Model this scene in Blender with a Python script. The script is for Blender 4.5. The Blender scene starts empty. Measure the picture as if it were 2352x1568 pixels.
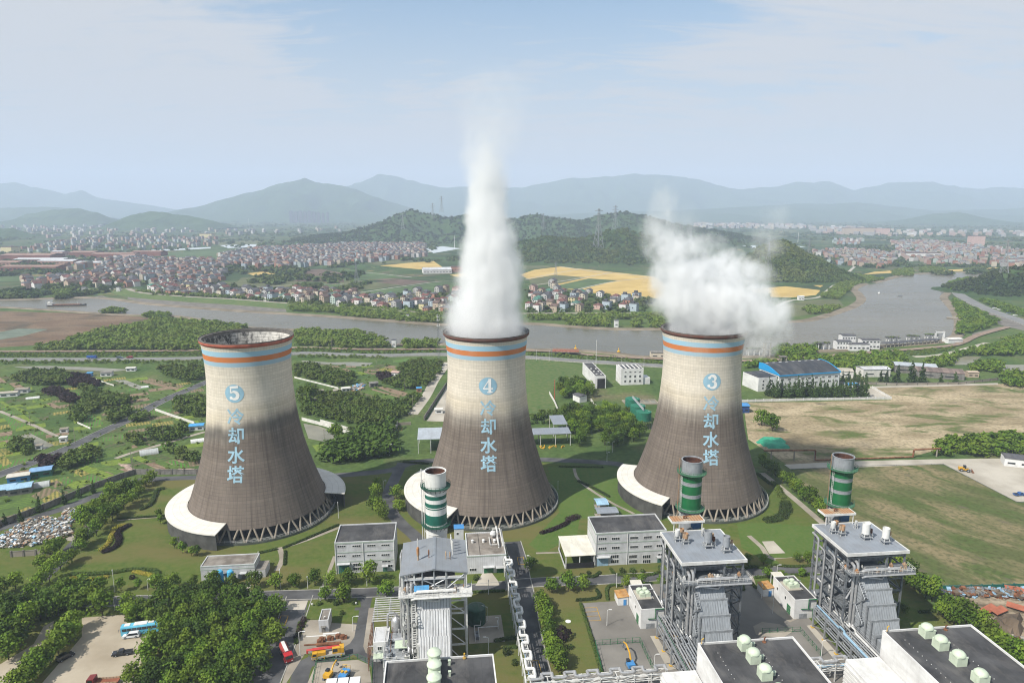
import bpy, bmesh, math, random
import numpy as np
from mathutils import Vector, Matrix, noise as mnoise
R=math.radians; PI=math.pi
SC=bpy.context.scene; COL=SC.collection
# ---------------------------------------------------------------- camera, sky, sun, exposure
CAM_H=130.; PITCH=R(10.97); FPX=1568.
cd=bpy.data.cameras.new('camera'); cam=bpy.data.objects.new('camera',cd); COL.objects.link(cam)
cd.sensor_width=36; cd.lens=24.0; cd.clip_start=1; cd.clip_end=60000
cam.location=(0,0,CAM_H); cam.rotation_euler=(R(90)-PITCH,0,0); SC.camera=cam
SUN_EL=R(47); SUN_AZ=R(233)     # azimuth clockwise from +Y
sdir=Vector((math.sin(SUN_AZ)*math.cos(SUN_EL),math.cos(SUN_AZ)*math.cos(SUN_EL),math.sin(SUN_EL)))
sl=bpy.data.lights.new('sun','SUN'); sl.energy=5.0; sl.angle=R(.53); sl.color=(1,.95,.87)
so=bpy.data.objects.new('sun',sl); COL.objects.link(so); so.rotation_euler=sdir.to_track_quat('Z','Y').to_euler()
SC.view_settings.view_transform='Standard'; SC.view_settings.look='None'; SC.view_settings.exposure=0.54; SC.view_settings.gamma=1
SC.cycles.use_denoising=True; SC.cycles.max_bounces=8; SC.cycles.diffuse_bounces=3; SC.cycles.volume_bounces=8
SC.cycles.transparent_max_bounces=16; SC.cycles.filter_width=1.1
SC.cycles.volume_step_rate=1.0; SC.cycles.volume_max_steps=128

MATS={}
class NT:
    """tiny node-tree helper"""
    def __init__(s,t): s.t=t; s.n=t.nodes; s.l=t.links
    def add(s,kind,**kw):
        n=s.n.new(kind)
        for k,v in kw.items(): setattr(n,k,v)
        return n
    def put(s,sock,v):
        if isinstance(v,bpy.types.NodeSocket): s.l.new(v,sock)
        elif v is not None:
            if isinstance(v,(tuple,list)) and len(v)==3 and sock.type=='RGBA': v=(*v,1)
            sock.default_value=v
    def math(s,op,a,b=None,c=None,clamp=False):
        n=s.add('ShaderNodeMath',operation=op,use_clamp=clamp)
        for i,v in enumerate((a,b,c)):
            if v is not None: s.put(n.inputs[i],v)
        return n.outputs[0]
    def vmath(s,op,a,b=None,sc=None):
        n=s.add('ShaderNodeVectorMath',operation=op); s.put(n.inputs[0],a)
        if b is not None: s.put(n.inputs[1],b)
        if sc is not None: s.put(n.inputs['Scale'],sc)
        return n.outputs[0]
    def mix(s,f,a,b,mode='MIX'):
        n=s.add('ShaderNodeMix',data_type='RGBA',blend_type=mode); s.put(n.inputs[0],f); s.put(n.inputs[6],a); s.put(n.inputs[7],b)
        return n.outputs[2]
    def noise(s,vec,scale,detail=4,rough=.55,dist=0,out=0):
        n=s.add('ShaderNodeTexNoise'); n.inputs['Scale'].default_value=scale; n.inputs['Detail'].default_value=detail
        n.inputs['Roughness'].default_value=rough; n.inputs['Distortion'].default_value=dist
        if vec is not None: s.l.new(vec,n.inputs['Vector'])
        return n.outputs[out]
    def rng(s,v,a,b,c=0.,d=1.,smooth=False):
        n=s.add('ShaderNodeMapRange',interpolation_type='SMOOTHSTEP' if smooth else 'LINEAR'); s.put(n.inputs[0],v)
        for i,x in enumerate((a,b,c,d)): s.put(n.inputs[i+1],x)
        return n.outputs[0]
    def sep(s,v):
        n=s.add('ShaderNodeSeparateXYZ'); s.l.new(v,n.inputs[0]); return n.outputs
    def comb(s,x,y,z):
        n=s.add('ShaderNodeCombineXYZ')
        for i,v in enumerate((x,y,z)): s.put(n.inputs[i],v)
        return n.outputs[0]
    def coord(s,which='Object'): return s.add('ShaderNodeTexCoord').outputs[which]

# sky: Nishita with thin high cloud mixed in by direction
W=bpy.data.worlds.new('World'); SC.world=W; W.use_nodes=True
w=NT(W.node_tree); w.n.clear()
wo=w.add('ShaderNodeOutputWorld'); bg=w.add('ShaderNodeBackground'); bg.inputs[1].default_value=.1
sky=w.add('ShaderNodeTexSky',sky_type='NISHITA'); sky.sun_disc=False; sky.sun_elevation=SUN_EL; sky.sun_rotation=SUN_AZ
sky.altitude=100; sky.air_density=1.0; sky.dust_density=2.0; sky.ozone_density=1.5
dv=w.coord('Generated'); dx,dy,dz=w.sep(dv)
zz=w.math('ADD',w.math('MAXIMUM',dz,0.),.16)
pv=w.comb(w.math('DIVIDE',dx,zz),w.math('DIVIDE',dy,zz),0.)
st=w.vmath('MULTIPLY',pv,(1.0,1.7,1.))
n1=w.noise(st,.62,7,.62,.6); n2=w.noise(w.vmath('ADD',w.vmath('MULTIPLY',pv,(.9,3.2,1.)),(3.1,7.7,1.)),1.9,8,.65,1.0)
mask=w.math('ADD',w.math('MULTIPLY',n1,.75),w.math('MULTIPLY',n2,.5))
# the clear gap high over the middle of the valley
gap=w.math('MULTIPLY',w.rng(w.math('ABSOLUTE',w.math('SUBTRACT',dx,-.02)),.05,.5,1.,0.,True),w.rng(dz,.07,.28,0.,1.,True))
mask=w.math('SUBTRACT',mask,w.math('MULTIPLY',gap,.30))
cm=w.rng(mask,.34,.62,.12,.95,True)
low=w.rng(dz,.02,.36,.96,.1,True)
cm=w.math('MAXIMUM',cm,low)
ccol=w.mix(w.rng(dz,.0,.35,0.,1.),(4.1,4.08,4.12),(4.7,4.78,4.92))
skyc=w.mix(1.,sky.outputs[0],(.62,.96,1.06),'MULTIPLY')
w.put(bg.inputs[0],w.mix(cm,skyc,ccol)); w.l.new(bg.outputs[0],wo.inputs[0])

# ---------------------------------------------------------------- zoomed reading of the survey picture -> ground point
OFF={0:(0,0,1),1:(0,385.9,.33594),2:(780.9,385.9,.33594),3:(1561.9,385.9,.33594),4:(0,716.6,.33594),5:(0,1041.9,.33594),6:(780.9,1041.9,.33594),
 7:(1561.9,1041.9,.33594),8:(661.5,790.1,.16818),9:(1194.4,790.1,.16818),10:(1681.3,808.5,.2854),11:(1433.3,1231.1,.16818),12:(826.9,1212.8,.16818),13:(588.,1286.3,.1799)}
_s,_c=math.sin(PITCH),math.cos(PITCH)
def G(k,X,Y,z=0.):
    ox,oy,s=OFF[k]; x=(ox+X*s-1176)/FPX; y=-(oy+Y*s-784)/FPX
    d=(x,_c+y*_s,-_s+y*_c); t=(z-CAM_H)/d[2]; return (d[0]*t,d[1]*t)
def GL(k,pts,z=0.): return [G(k,*p,z) for p in pts]
PA=R(6)
def pw(a,b): return (a*math.cos(PA)-b*math.sin(PA),a*math.sin(PA)+b*math.cos(PA))
def pf(p): return (p[0]*math.cos(PA)+p[1]*math.sin(PA),-p[0]*math.sin(PA)+p[1]*math.cos(PA))

# ---------------------------------------------------------------- mesh collector
class MB:
    def __init__(s): s.v=[]; s.f=[]; s.m=[]
    def face(s,pts,m=0):
        i=len(s.v); s.v+=[tuple(p) for p in pts]; s.f.append(tuple(range(i,i+len(pts)))); s.m.append(m)
    def box(s,x,y,z,sx,sy,sz,m=0,rot=0.,mt=None):
        """box centred at x,y standing on z; mt = material of its top"""
        c,n=math.cos(rot),math.sin(rot); i=len(s.v)
        for zz in (z,z+sz):
            for dx,dy in ((-.5,-.5),(.5,-.5),(.5,.5),(-.5,.5)):
                a,b=dx*sx,dy*sy; s.v.append((x+a*c-b*n,y+a*n+b*c,zz))
        for q in ((3,2,1,0),(4,5,6,7),(0,1,5,4),(1,2,6,5),(2,3,7,6),(3,0,4,7)): s.f.append(tuple(i+k for k in q)); s.m.append(m)
        if mt is not None: s.m[-5]=mt
        return s
    def prism(s,poly,z0,z1,m=0,mt=None):
        n=len(poly); i=len(s.v); s.v+=[(p[0],p[1],z0) for p in poly]+[(p[0],p[1],z1) for p in poly]
        s.f.append(tuple(range(i+n-1,i-1,-1))); s.m.append(m); s.f.append(tuple(range(i+n,i+2*n))); s.m.append(m if mt is None else mt)
        for k in range(n): s.f.append((i+k,i+(k+1)%n,i+n+(k+1)%n,i+n+k)); s.m.append(m)
        return s
    def profile_x(s,prof,x0,x1,m=0,y=0.,rot=0):
        """outline of (y,z) points extruded along x"""
        n=len(prof); i=len(s.v); s.v+=[(x0,p[0]+y,p[1]) for p in prof]+[(x1,p[0]+y,p[1]) for p in prof]
        s.f.append(tuple(range(i+n-1,i-1,-1))); s.f.append(tuple(range(i+n,i+2*n))); s.m+=[m,m]
        for k in range(n): s.f.append((i+k,i+(k+1)%n,i+n+(k+1)%n,i+n+k)); s.m.append(m)
        return s
    def profile_y(s,prof,y0,y1,m=0):
        """outline of (x,z) points extruded along y"""
        n=len(prof); i=len(s.v); s.v+=[(p[0],y0,p[1]) for p in prof]+[(p[0],y1,p[1]) for p in prof]
        s.f.append(tuple(range(i,i+n))); s.f.append(tuple(range(i+2*n-1,i+n-1,-1))); s.m+=[m,m]
        for k in range(n): s.f.append((i+(k+1)%n,i+k,i+n+k,i+n+(k+1)%n)); s.m.append(m)
        return s
    def lathe(s,prof,n=24,x=0.,y=0.,m=0,a0=0.,a1=2*PI,cap=True):
        """(r,z) points turned about the vertical through x,y"""
        full=abs(a1-a0-2*PI)<1e-6; k=n if full else n+1; i=len(s.v)
        for r,z in prof:
            for j in range(k):
                a=a0+(a1-a0)*j/n; s.v.append((x+r*math.cos(a),y+r*math.sin(a),z))
        for q in range(len(prof)-1):
            for j in range(n):
                j2=(j+1)%k; s.f.append((i+q*k+j,i+q*k+j2,i+(q+1)*k+j2,i+(q+1)*k+j)); s.m.append(m)
        if cap and full:
            if prof[0][0]>1e-4: s.f.append(tuple(i+k-1-j for j in range(k))); s.m.append(m)
            if prof[-1][0]>1e-4: s.f.append(tuple(i+(len(prof)-1)*k+j for j in range(k))); s.m.append(m)
        return s
    def cyl(s,x,y,z,r,h,n=12,m=0,r2=None): return s.lathe([(r,z),(r if r2 is None else r2,z+h)],n,x,y,m)
    def tube(s,pts,r,n=6,m=0,r2=None):
        """round bar through the points"""
        P=[Vector(p) for p in pts]; i=len(s.v); L=len(P)
        for k,p in enumerate(P):
            d=(P[min(k+1,L-1)]-P[max(k-1,0)]).normalized()
            u=d.cross(Vector((0,0,1))); u=u.normalized() if u.length>1e-4 else Vector((1,0,0)); w_=u.cross(d).normalized()
            rr=r if r2 is None else r+(r2-r)*k/(L-1)
            if 0<k<L-1:
                cs=max(.5,(P[k]-P[k-1]).normalized().dot(d)); 
            else: cs=1
            for j in range(n):
                a=2*PI*j/n; s.v.append(tuple(p+(u*math.cos(a)+w_*math.sin(a))*rr/cs**.5))
        for k in range(L-1):
            for j in range(n): s.f.append((i+k*n+j,i+k*n+(j+1)%n,i+(k+1)*n+(j+1)%n,i+(k+1)*n+j)); s.m.append(m)
        s.f.append(tuple(i+n-1-j for j in range(n))); s.f.append(tuple(i+(L-1)*n+j for j in range(n))); s.m+=[m,m]
        return s
    def bar(s,a,b,w_=.3,m=0): return s.tube([a,b],w_*.7,4,m)
    def rail(s,pts,h=1.1,step=2.,r=.04,m=0):
        """railing along a path: posts and two rails"""
        for k in range(len(pts)-1):
            a,b=Vector(pts[k]),Vector(pts[k+1]); L=(b-a).length; n=max(1,round(L/step))
            for q in range(n+1):
                p=a.lerp(b,q/n); s.tube([p,p+Vector((0,0,h))],r,4,m)
            for z in (h,h*.55): s.tube([a+Vector((0,0,z)),b+Vector((0,0,z))],r,4,m)
        return s
    def build(s,name,mats,parent=None,smooth=False,loc=None,rz=0.):
        me=bpy.data.meshes.new(name); me.from_pydata(s.v,[],s.f)
        for q in (mats if isinstance(mats,(list,tuple)) else [mats]): me.materials.append(q)
        if any(s.m): me.polygons.foreach_set('material_index',s.m)
        if smooth: me.polygons.foreach_set('use_smooth',[True]*len(s.f))
        bm=bmesh.new(); bm.from_mesh(me); bmesh.ops.remove_doubles(bm,verts=bm.verts,dist=1e-5) if smooth else None
        bmesh.ops.recalc_face_normals(bm,faces=bm.faces); bm.to_mesh(me); bm.free()
        if smooth and hasattr(me,'set_sharp_from_angle'): me.set_sharp_from_angle(angle=R(40))
        o=bpy.data.objects.new(name,me); COL.objects.link(o)
        if parent: o.parent=parent
        if loc: o.location=loc
        if rz: o.rotation_euler=(0,0,rz)
        return o
def tag(o,label=None,cat=None,group=None,kind=None):
    for k,v in (('label',label),('category',cat),('group',group),('kind',kind)):
        if v: o[k]=v
    return o
def thing(name,label,cat,loc=(0,0,0),rz=0.,group=None):
    o=bpy.data.objects.new(name,None); COL.objects.link(o); o.empty_display_size=.5
    o.location=(loc[0],loc[1],loc[2] if len(loc)>2 else 0.); o.rotation_euler=(0,0,rz); return tag(o,label,cat,group)
def copy_tree(o,parent=None):
    c=o.copy(); COL.objects.link(c); c.parent=parent
    if parent:
        for k in ('label','category','group'):
            if k in c and k!='label': del c[k]
    for ch in o.children: copy_tree(ch,c)
    return c
def place(o,loc,rz=0.,label=None,group=None,sc=None):
    c=copy_tree(o); c.location=(loc[0],loc[1],loc[2] if len(loc)>2 else 0.); c.rotation_euler=(0,0,rz)
    if sc: c.scale=(sc,)*3 if not isinstance(sc,(tuple,list)) else sc
    if label: c['label']=label
    if group: c['group']=group
    return c
class Kit:
    """a prototype whose first placing moves the thing itself and later ones copy it"""
    def __init__(s,o): s.o=o; s.used=False
    def at(s,loc,rz=0.,label=None,group=None,sc=None):
        if s.used: return place(s.o,loc,rz,label,group,sc)
        s.used=True; o=s.o; o.location=(loc[0],loc[1],loc[2] if len(loc)>2 else 0.); o.rotation_euler=(0,0,rz)
        if sc: o.scale=(sc,)*3 if not isinstance(sc,(tuple,list)) else sc
        if label: o['label']=label
        if group: o['group']=group
        return o
def inpoly(p,poly):
    x,y=p; r=False; j=len(poly)-1
    for i in range(len(poly)):
        xi,yi=poly[i][:2]; xj,yj=poly[j][:2]
        if (yi>y)!=(yj>y) and x<(xj-xi)*(y-yi)/(yj-yi)+xi: r=not r
        j=i
    return r
def scatter(poly,sp,rng,jit=.45,maxn=99999,avoid=()):
    xs=[p[0] for p in poly]; ys=[p[1] for p in poly]; out=[]; y=min(ys); row=0
    while y<=max(ys):
        x=min(xs)+(row%2)*sp*.5
        while x<=max(xs):
            p=(x+rng.uniform(-jit,jit)*sp,y+rng.uniform(-jit,jit)*sp)
            if inpoly(p,poly) and not any(inpoly(p,a) for a in avoid): out.append(p)
            x+=sp
        y+=sp*.87; row+=1
    rng.shuffle(out); return out[:maxn]
def resample(pts,step):
    out=[Vector(pts[0])]
    for k in range(len(pts)-1):
        a,b=Vector(pts[k]),Vector(pts[k+1]); n=max(1,round((b-a).length/step))
        out+=[a.lerp(b,q/n) for q in range(1,n+1)]
    return out
def smooth_path(pts,n=6):
    P=[Vector((*p[:2],p[2] if len(p)>2 else 0)) for p in pts]; out=[]
    for i in range(len(P)-1):
        p0,p1,p2,p3=P[max(i-1,0)],P[i],P[i+1],P[min(i+2,len(P)-1)]
        for k in range(n):
            t=k/n; out.append(.5*((2*p1)+(p2-p0)*t+(2*p0-5*p1+4*p2-p3)*t*t+(3*p1-p0-3*p2+p3)*t**3))
    return out+[P[-1]]
def ribbon(mb,pts,prof,m=0):
    """cross-section (offset to the right, z) swept along a ground path"""
    P=[Vector(p[:2]) for p in pts]; i=len(mb.v); k=len(prof)
    for q,p in enumerate(P):
        d=(P[min(q+1,len(P)-1)]-P[max(q-1,0)]).normalized(); n=Vector((d.y,-d.x)); z0=pts[q][2] if len(pts[q])>2 else 0
        for o_,z in prof: mb.v.append((p.x+n.x*o_,p.y+n.y*o_,z+z0))
    ms=m if isinstance(m,(list,tuple)) else [m]*(k-1)
    for q in range(len(P)-1):
        for j in range(k-1): mb.f.append((i+q*k+j,i+(q+1)*k+j,i+(q+1)*k+j+1,i+q*k+j+1)); mb.m.append(ms[j])
    return mb
def struct(o): o['kind']='structure'; return o
LAY=[.02]
def sheet(name,poly,mat,z=None):
    """a flat ground sheet; each later one lies a little above the earlier ones"""
    if z is None: LAY[0]+=.002; z=LAY[0]
    mb=MB(); mb.face([(p[0],p[1],z) for p in poly]); o=mb.build(name,mat)
    if o.data.polygons[0].normal.z<0: o.data.flip_normals()
    return struct(o)
def road(name,pts,w_,mat,z=None,n=6,edge=None):
    if z is None: LAY[0]+=.002; z=LAY[0]
    P=smooth_path(pts,n); mb=MB()
    if edge:   # low concrete kerb each side
        ribbon(mb,P,[(-w_/2-.3,0),(-w_/2-.3,z+.12),(-w_/2,z+.12),(-w_/2,z)],1); ribbon(mb,P,[(w_/2,z),(w_/2,z+.12),(w_/2+.3,z+.12),(w_/2+.3,0)],1)
    ribbon(mb,P,[(-w_/2,z),(w_/2,z)],0)
    return struct(mb.build(name,[mat,edge] if edge else mat))

# ---------------------------------------------------------------- materials

def M(name,col,rough=.85,metal=0.,var=.16,scale=.6,col2=None,stripe=None,bump=0.,spec=.25,lo=.35,hi=.65,detail=5,grime=0.):
    """procedural paint / metal / concrete: noise between two tones, optional fine ribs: (axis,period,dark,width)"""
    col=tuple(x*.82 for x in col); col2=tuple(x*.82 for x in col2) if col2 else None
    m=bpy.data.materials.new(name); m.use_nodes=True; t=NT(m.node_tree); b=t.n['Principled BSDF']
    oc=t.coord('Object'); f=t.rng(t.noise(oc,scale,detail),lo,hi)
    c1=tuple(x*(1-var) for x in col); c2=col2 or tuple(min(.95,x*(1+var)) for x in col)
    c=t.mix(f,c1,c2)
    if grime:
        xyz=t.sep(oc); gv=t.comb(t.math('MULTIPLY',xyz[0],1.2),t.math('MULTIPLY',xyz[1],1.2),t.math('MULTIPLY',xyz[2],.12))
        c=t.mix(t.math('MULTIPLY',t.rng(t.noise(gv,1.,6,.6),.48,.75),grime),c,(.09,.07,.05))
    if 'roof' in name or 'paint' in name or 'render' in name or 'ribbed' in name:   # weather stains
        sn=t.noise(t.vmath('MULTIPLY',oc,(1,.35,1)),.22,7,.68,.5); c=t.mix(t.rng(sn,.42,.72,0,.38),c,(.12,.105,.09)) if sum(col)>.9 else t.mix(t.rng(sn,.48,.7,0,.45),c,(.16,.15,.14))
    if stripe:
        ax,per,dark,wd=stripe; x=t.sep(oc)['XYZ'.index(ax)]
        g=t.math('LESS_THAN',t.math('FRACT',t.math('DIVIDE',x,per)),wd); c=t.mix(t.math('MULTIPLY',g,dark),c,(0.02,0.02,0.02))
    t.put(b.inputs['Base Color'],c); b.inputs['Roughness'].default_value=rough; b.inputs['Metallic'].default_value=metal
    b.inputs['Specular IOR Level'].default_value=spec
    if bump:
        bn=t.add('ShaderNodeBump'); bn.inputs['Strength'].default_value=bump; bn.inputs['Distance'].default_value=.3
        t.l.new(t.noise(oc,scale*6,5),bn.inputs['Height']); t.l.new(bn.outputs[0],b.inputs['Normal'])
    MATS[name]=m; return m
def foliage(name,c1,c2,c3,scale=.12,ob=.45):
    m=bpy.data.materials.new(name); m.use_nodes=True; t=NT(m.node_tree); b=t.n['Principled BSDF']
    g=t.add('ShaderNodeNewGeometry'); oi=t.add('ShaderNodeObjectInfo')
    c=t.mix(g.outputs['Random Per Island'],c1,c2)
    c=t.mix(t.rng(t.noise(g.outputs['Position'],scale,3),.4,.65),c,c3)
    c=t.mix(1.,c,(.96,.90,.9),'MULTIPLY'); c=t.mix(1.,c,t.comb(*[t.rng(oi.outputs['Random'],0,1,1-ob,1+ob*k) for k in (1.15,.9,.6)]),'MULTIPLY')
    t.put(b.inputs['Base Color'],c); b.inputs['Roughness'].default_value=.75; b.inputs['Specular IOR Level'].default_value=.2
    tr=t.add('ShaderNodeBsdfTranslucent'); t.put(tr.inputs[0],c); mx=t.add('ShaderNodeMixShader'); mx.inputs[0].default_value=.22
    t.l.new(b.outputs[0],mx.inputs[1]); t.l.new(tr.outputs[0],mx.inputs[2]); t.l.new(mx.outputs[0],t.n['Material Output'].inputs[0])
    MATS[name]=m; return m
F_CAMPHOR=foliage('leaf camphor',(.05,.115,.010),(.105,.205,.020),(.13,.205,.022))
F_DARK=foliage('leaf dark',(.03,.07,.010),(.07,.13,.018),(.055,.115,.016))
F_CONI=foliage('leaf conifer',(.022,.055,.014),(.055,.1,.022),(.045,.095,.02))
F_SCRUB=foliage('leaf scrub',(.055,.115,.018),(.12,.19,.032),(.1,.145,.03),.06)
F_HEDGE=foliage('leaf hedge',(.03,.065,.014),(.06,.11,.024),(.055,.085,.02),.3)
F_PLUM=foliage('leaf plum',(.016,.010,.014),(.035,.02,.024),(.03,.022,.02),.3)
F_GOLD=foliage('leaf golden',(.16,.19,.02),(.26,.27,.04),(.22,.2,.04),.3)
F_HILL=foliage('leaf hill',(.03,.07,.016),(.07,.125,.026),(.09,.125,.03),.012)
BARK=M('bark',(.07,.055,.04),var=.3,scale=3)
ASPH=M('asphalt',(.075,.075,.078),var=.22,scale=.12,col2=(.12,.12,.122),bump=.1)
ASPHD=M('asphalt dark',(.045,.046,.05),var=.2,scale=.1)
ROADL=M('road light',(.2,.2,.195),var=.15,scale=.08)
CONC=M('concrete',(.31,.27,.215),var=.25,scale=.09,col2=(.38,.34,.28),bump=.1)
CONCD=M('concrete dark',(.17,.155,.135),var=.3,scale=.12)
CONCL=M('concrete pale',(.42,.38,.31),var=.2,scale=.06,col2=(.5,.46,.39))
KERB=M('kerb stone',(.34,.33,.3),var=.2,scale=.8)
PAVE=M('brick paving',(.27,.2,.15),var=.2,scale=.2,stripe=('X',.9,.25,.1))
YEL=M('yellow paint',(.6,.36,.04),var=.1); WHT=M('white paint',(.74,.74,.72),var=.06,grime=.12); WHTD=M('white panel',(.62,.63,.64),var=.08,stripe=('X',.8,.25,.12),grime=.15)
REDP=M('red paint',(.5,.03,.025),var=.1,rough=.45,spec=.5); BLUP=M('blue paint',(.06,.25,.55),var=.1,rough=.5); ORNG=M('orange paint',(.62,.22,.02),var=.12,rough=.5)
GREENP=M('green paint',(.012,.13,.045),var=.15,rough=.5); TEAL=M('teal paint',(.02,.14,.11),var=.15,rough=.5,grime=.2)
STEEL=M('galvanised steel',(.36,.38,.4),rough=.5,metal=.35,var=.2,scale=1.2,grime=.25); STEELD=M('dark steel',(.2,.215,.23),rough=.55,metal=.3,var=.3,scale=1.2)
STEELW=M('white steel',(.62,.62,.6),rough=.5,var=.12,scale=1,grime=.3); ALU=M('pipe cladding',(.55,.55,.55),rough=.35,metal=.55,var=.12,scale=1,grime=.2)
RUST=M('rust',(.16,.06,.028),var=.4,scale=.7,col2=(.27,.12,.06))
FLUE=M('sooty rust',(.07,.03,.02),var=.4,scale=.7,col2=(.13,.055,.035)); RUSTP=M('rusty panel',(.55,.45,.33),var=.2,scale=.4,col2=(.42,.2,.08),stripe=('X',.9,.4,.3))
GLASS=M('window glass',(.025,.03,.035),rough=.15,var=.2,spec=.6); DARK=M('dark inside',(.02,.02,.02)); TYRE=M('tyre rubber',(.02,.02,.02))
ROOFB=M('black felt roof',(.05,.05,.053),var=.3,scale=.15,col2=(.085,.085,.088),stripe=('X',2.,.3,.04)); ROOFG=M('grey sheet roof',(.3,.33,.37),rough=.5,metal=.2,var=.08,scale=.2,stripe=('X',1.5,.22,.05))
ROOFC=M('weathered concrete roof',(.22,.19,.16),var=.35,scale=.25,col2=(.3,.27,.235)); ROOFBL=M('blue sheet roof',(.07,.32,.62),rough=.5,var=.12,stripe=('X',1.,.2,.1)); ROOFPB=M('pale blue sheet roof',(.33,.52,.68),rough=.5,var=.12,stripe=('X',1.,.2,.1))
WALLW=M('white render',(.58,.59,.6),var=.05,scale=.3,grime=.15); WALLWW=M('bright white render',(.74,.74,.73),var=.05,scale=.3,grime=.12); BANDG=M('grey green band',(.36,.42,.36),var=.1)
CASE=M('grey boiler casing',(.34,.365,.39),rough=.5,metal=.2,var=.1,scale=.3,stripe=('X',.75,.45,.12),grime=.2); CASEW=M('white boiler casing',(.66,.67,.68),rough=.5,var=.08,scale=.3,stripe=('X',.8,.5,.2),grime=.3)
VENTG=M('pale green vent',(.56,.64,.5),rough=.5,var=.08,scale=.5,grime=.12); WALLB=M('grey block wall',(.2,.19,.175),var=.25,scale=.5,stripe=('X',3.,.4,.05))
WALLWT=M('whitewashed wall',(.66,.64,.6),var=.12,scale=.4,grime=.2)
SOIL=M('bare soil',(.13,.095,.065),var=.3,scale=.05,col2=(.2,.15,.105),bump=.2); MUD=M('river mud',(.2,.165,.115),var=.25,scale=.05,col2=(.27,.225,.165))
# ================================================================ TERRAIN
def ground_mat():
    m=bpy.data.materials.new('valley floor'); m.use_nodes=True; t=NT(m.node_tree); b=t.n['Principled BSDF']; P=t.coord('Object')
    x,y,z=t.sep(P)
    wv=t.vmath('ADD',P,t.vmath('SCALE',t.noise(P,.004,3,out=1),sc=60.))
    def cells(sx,sy,seed):
        v=t.add('ShaderNodeTexVoronoi',feature='F1',distance='CHEBYCHEV'); v.inputs['Scale'].default_value=1; v.inputs['Randomness'].default_value=.9
        t.l.new(t.vmath('ADD',t.vmath('MULTIPLY',wv,(sx,sy,1)),(seed,seed,0)),v.inputs['Vector']); return t.sep(v.outputs['Color'])
    a=cells(.006,.011,3.)
    r=t.add('ShaderNodeValToRGB'); t.l.new(a[0],r.inputs[0]); e=r.color_ramp; e.interpolation='CONSTANT'
    for i,(p,c) in enumerate(((0,(.035,.06,.022)),(.3,(.05,.085,.028)),(.52,(.075,.105,.04)),(.7,(.1,.095,.055)),(.82,(.055,.1,.03)),(.93,(.2,.16,.07)))):
        q=e.elements[i] if i<2 else e.elements.new(p); q.position=p; q.color=(*c,1)
    far=t.mix(t.rng(t.noise(P,.0045,4),.47,.6),r.outputs[0],(.03,.052,.022))
    near=t.mix(t.rng(t.noise(P,.03,6),.36,.64),(.05,.088,.025),(.085,.12,.036)); near=t.mix(t.rng(t.noise(P,.012,6,.6),.55,.7),near,(.15,.12,.075))
    c=t.mix(t.rng(y,900,1150),near,far)
    c=t.mix(1.,c,t.mix(t.rng(t.noise(P,.35,3),.3,.7),(.72,.72,.72),(1.22,1.22,1.22)),'MULTIPLY')
    t.put(b.inputs['Base Color'],c); b.inputs['Roughness'].default_value=.95; b.inputs['Specular IOR Level'].default_value=.1; return m
GROUND=ground_mat()
mb=MB(); ny=[-300,100,300,600,1000,2000,4000,8000,15000]; nx=[-16000,-6000,-2000,-600,0,600,2000,6000,16000]
for i in range(8):
    for j in range(8): mb.face([(nx[j],ny[i],0),(nx[j+1],ny[i],0),(nx[j+1],ny[i+1],0),(nx[j],ny[i+1],0)])
struct(mb.build('ground',GROUND))

def grass_mat(name,c1,c2,c3,s1=.05,s2=1.2,dry=None):
    m=bpy.data.materials.new(name); m.use_nodes=True; t=NT(m.node_tree); b=t.n['Principled BSDF']; P=t.coord('Object')
    c=t.mix(t.rng(t.noise(P,s1,5,.6),.38,.62),c1,c2); c=t.mix(t.rng(t.noise(P,s2,3),.35,.7),c,c3)
    if dry: c=t.mix(t.rng(t.noise(t.vmath('MULTIPLY',P,(1,2.2,1)),s1*.55,6,.65),.47,.6),c,dry)
    t.put(b.inputs['Base Color'],c); b.inputs['Roughness'].default_value=.95; b.inputs['Specular IOR Level'].default_value=.1
    bn=t.add('ShaderNodeBump'); bn.inputs['Strength'].default_value=.35; bn.inputs['Distance'].default_value=.25
    t.l.new(t.noise(P,2.2,4),bn.inputs['Height']); t.l.new(bn.outputs[0],b.inputs['Normal']); return m
LAWN=grass_mat('mown lawn',(.05,.085,.015),(.075,.105,.022),(.092,.11,.028),.03,.5,dry=(.11,.103,.036))
LAWNG=grass_mat('green lawn',(.048,.1,.018),(.072,.12,.026),(.085,.115,.03),.04,.6)
MEADOW=grass_mat('rough meadow',(.045,.095,.024),(.072,.118,.034),(.115,.13,.055),.02,.3)
DRYF=grass_mat('dry bare field',(.33,.265,.165),(.42,.345,.225),(.27,.215,.135),.022,.22,dry=None)
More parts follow.
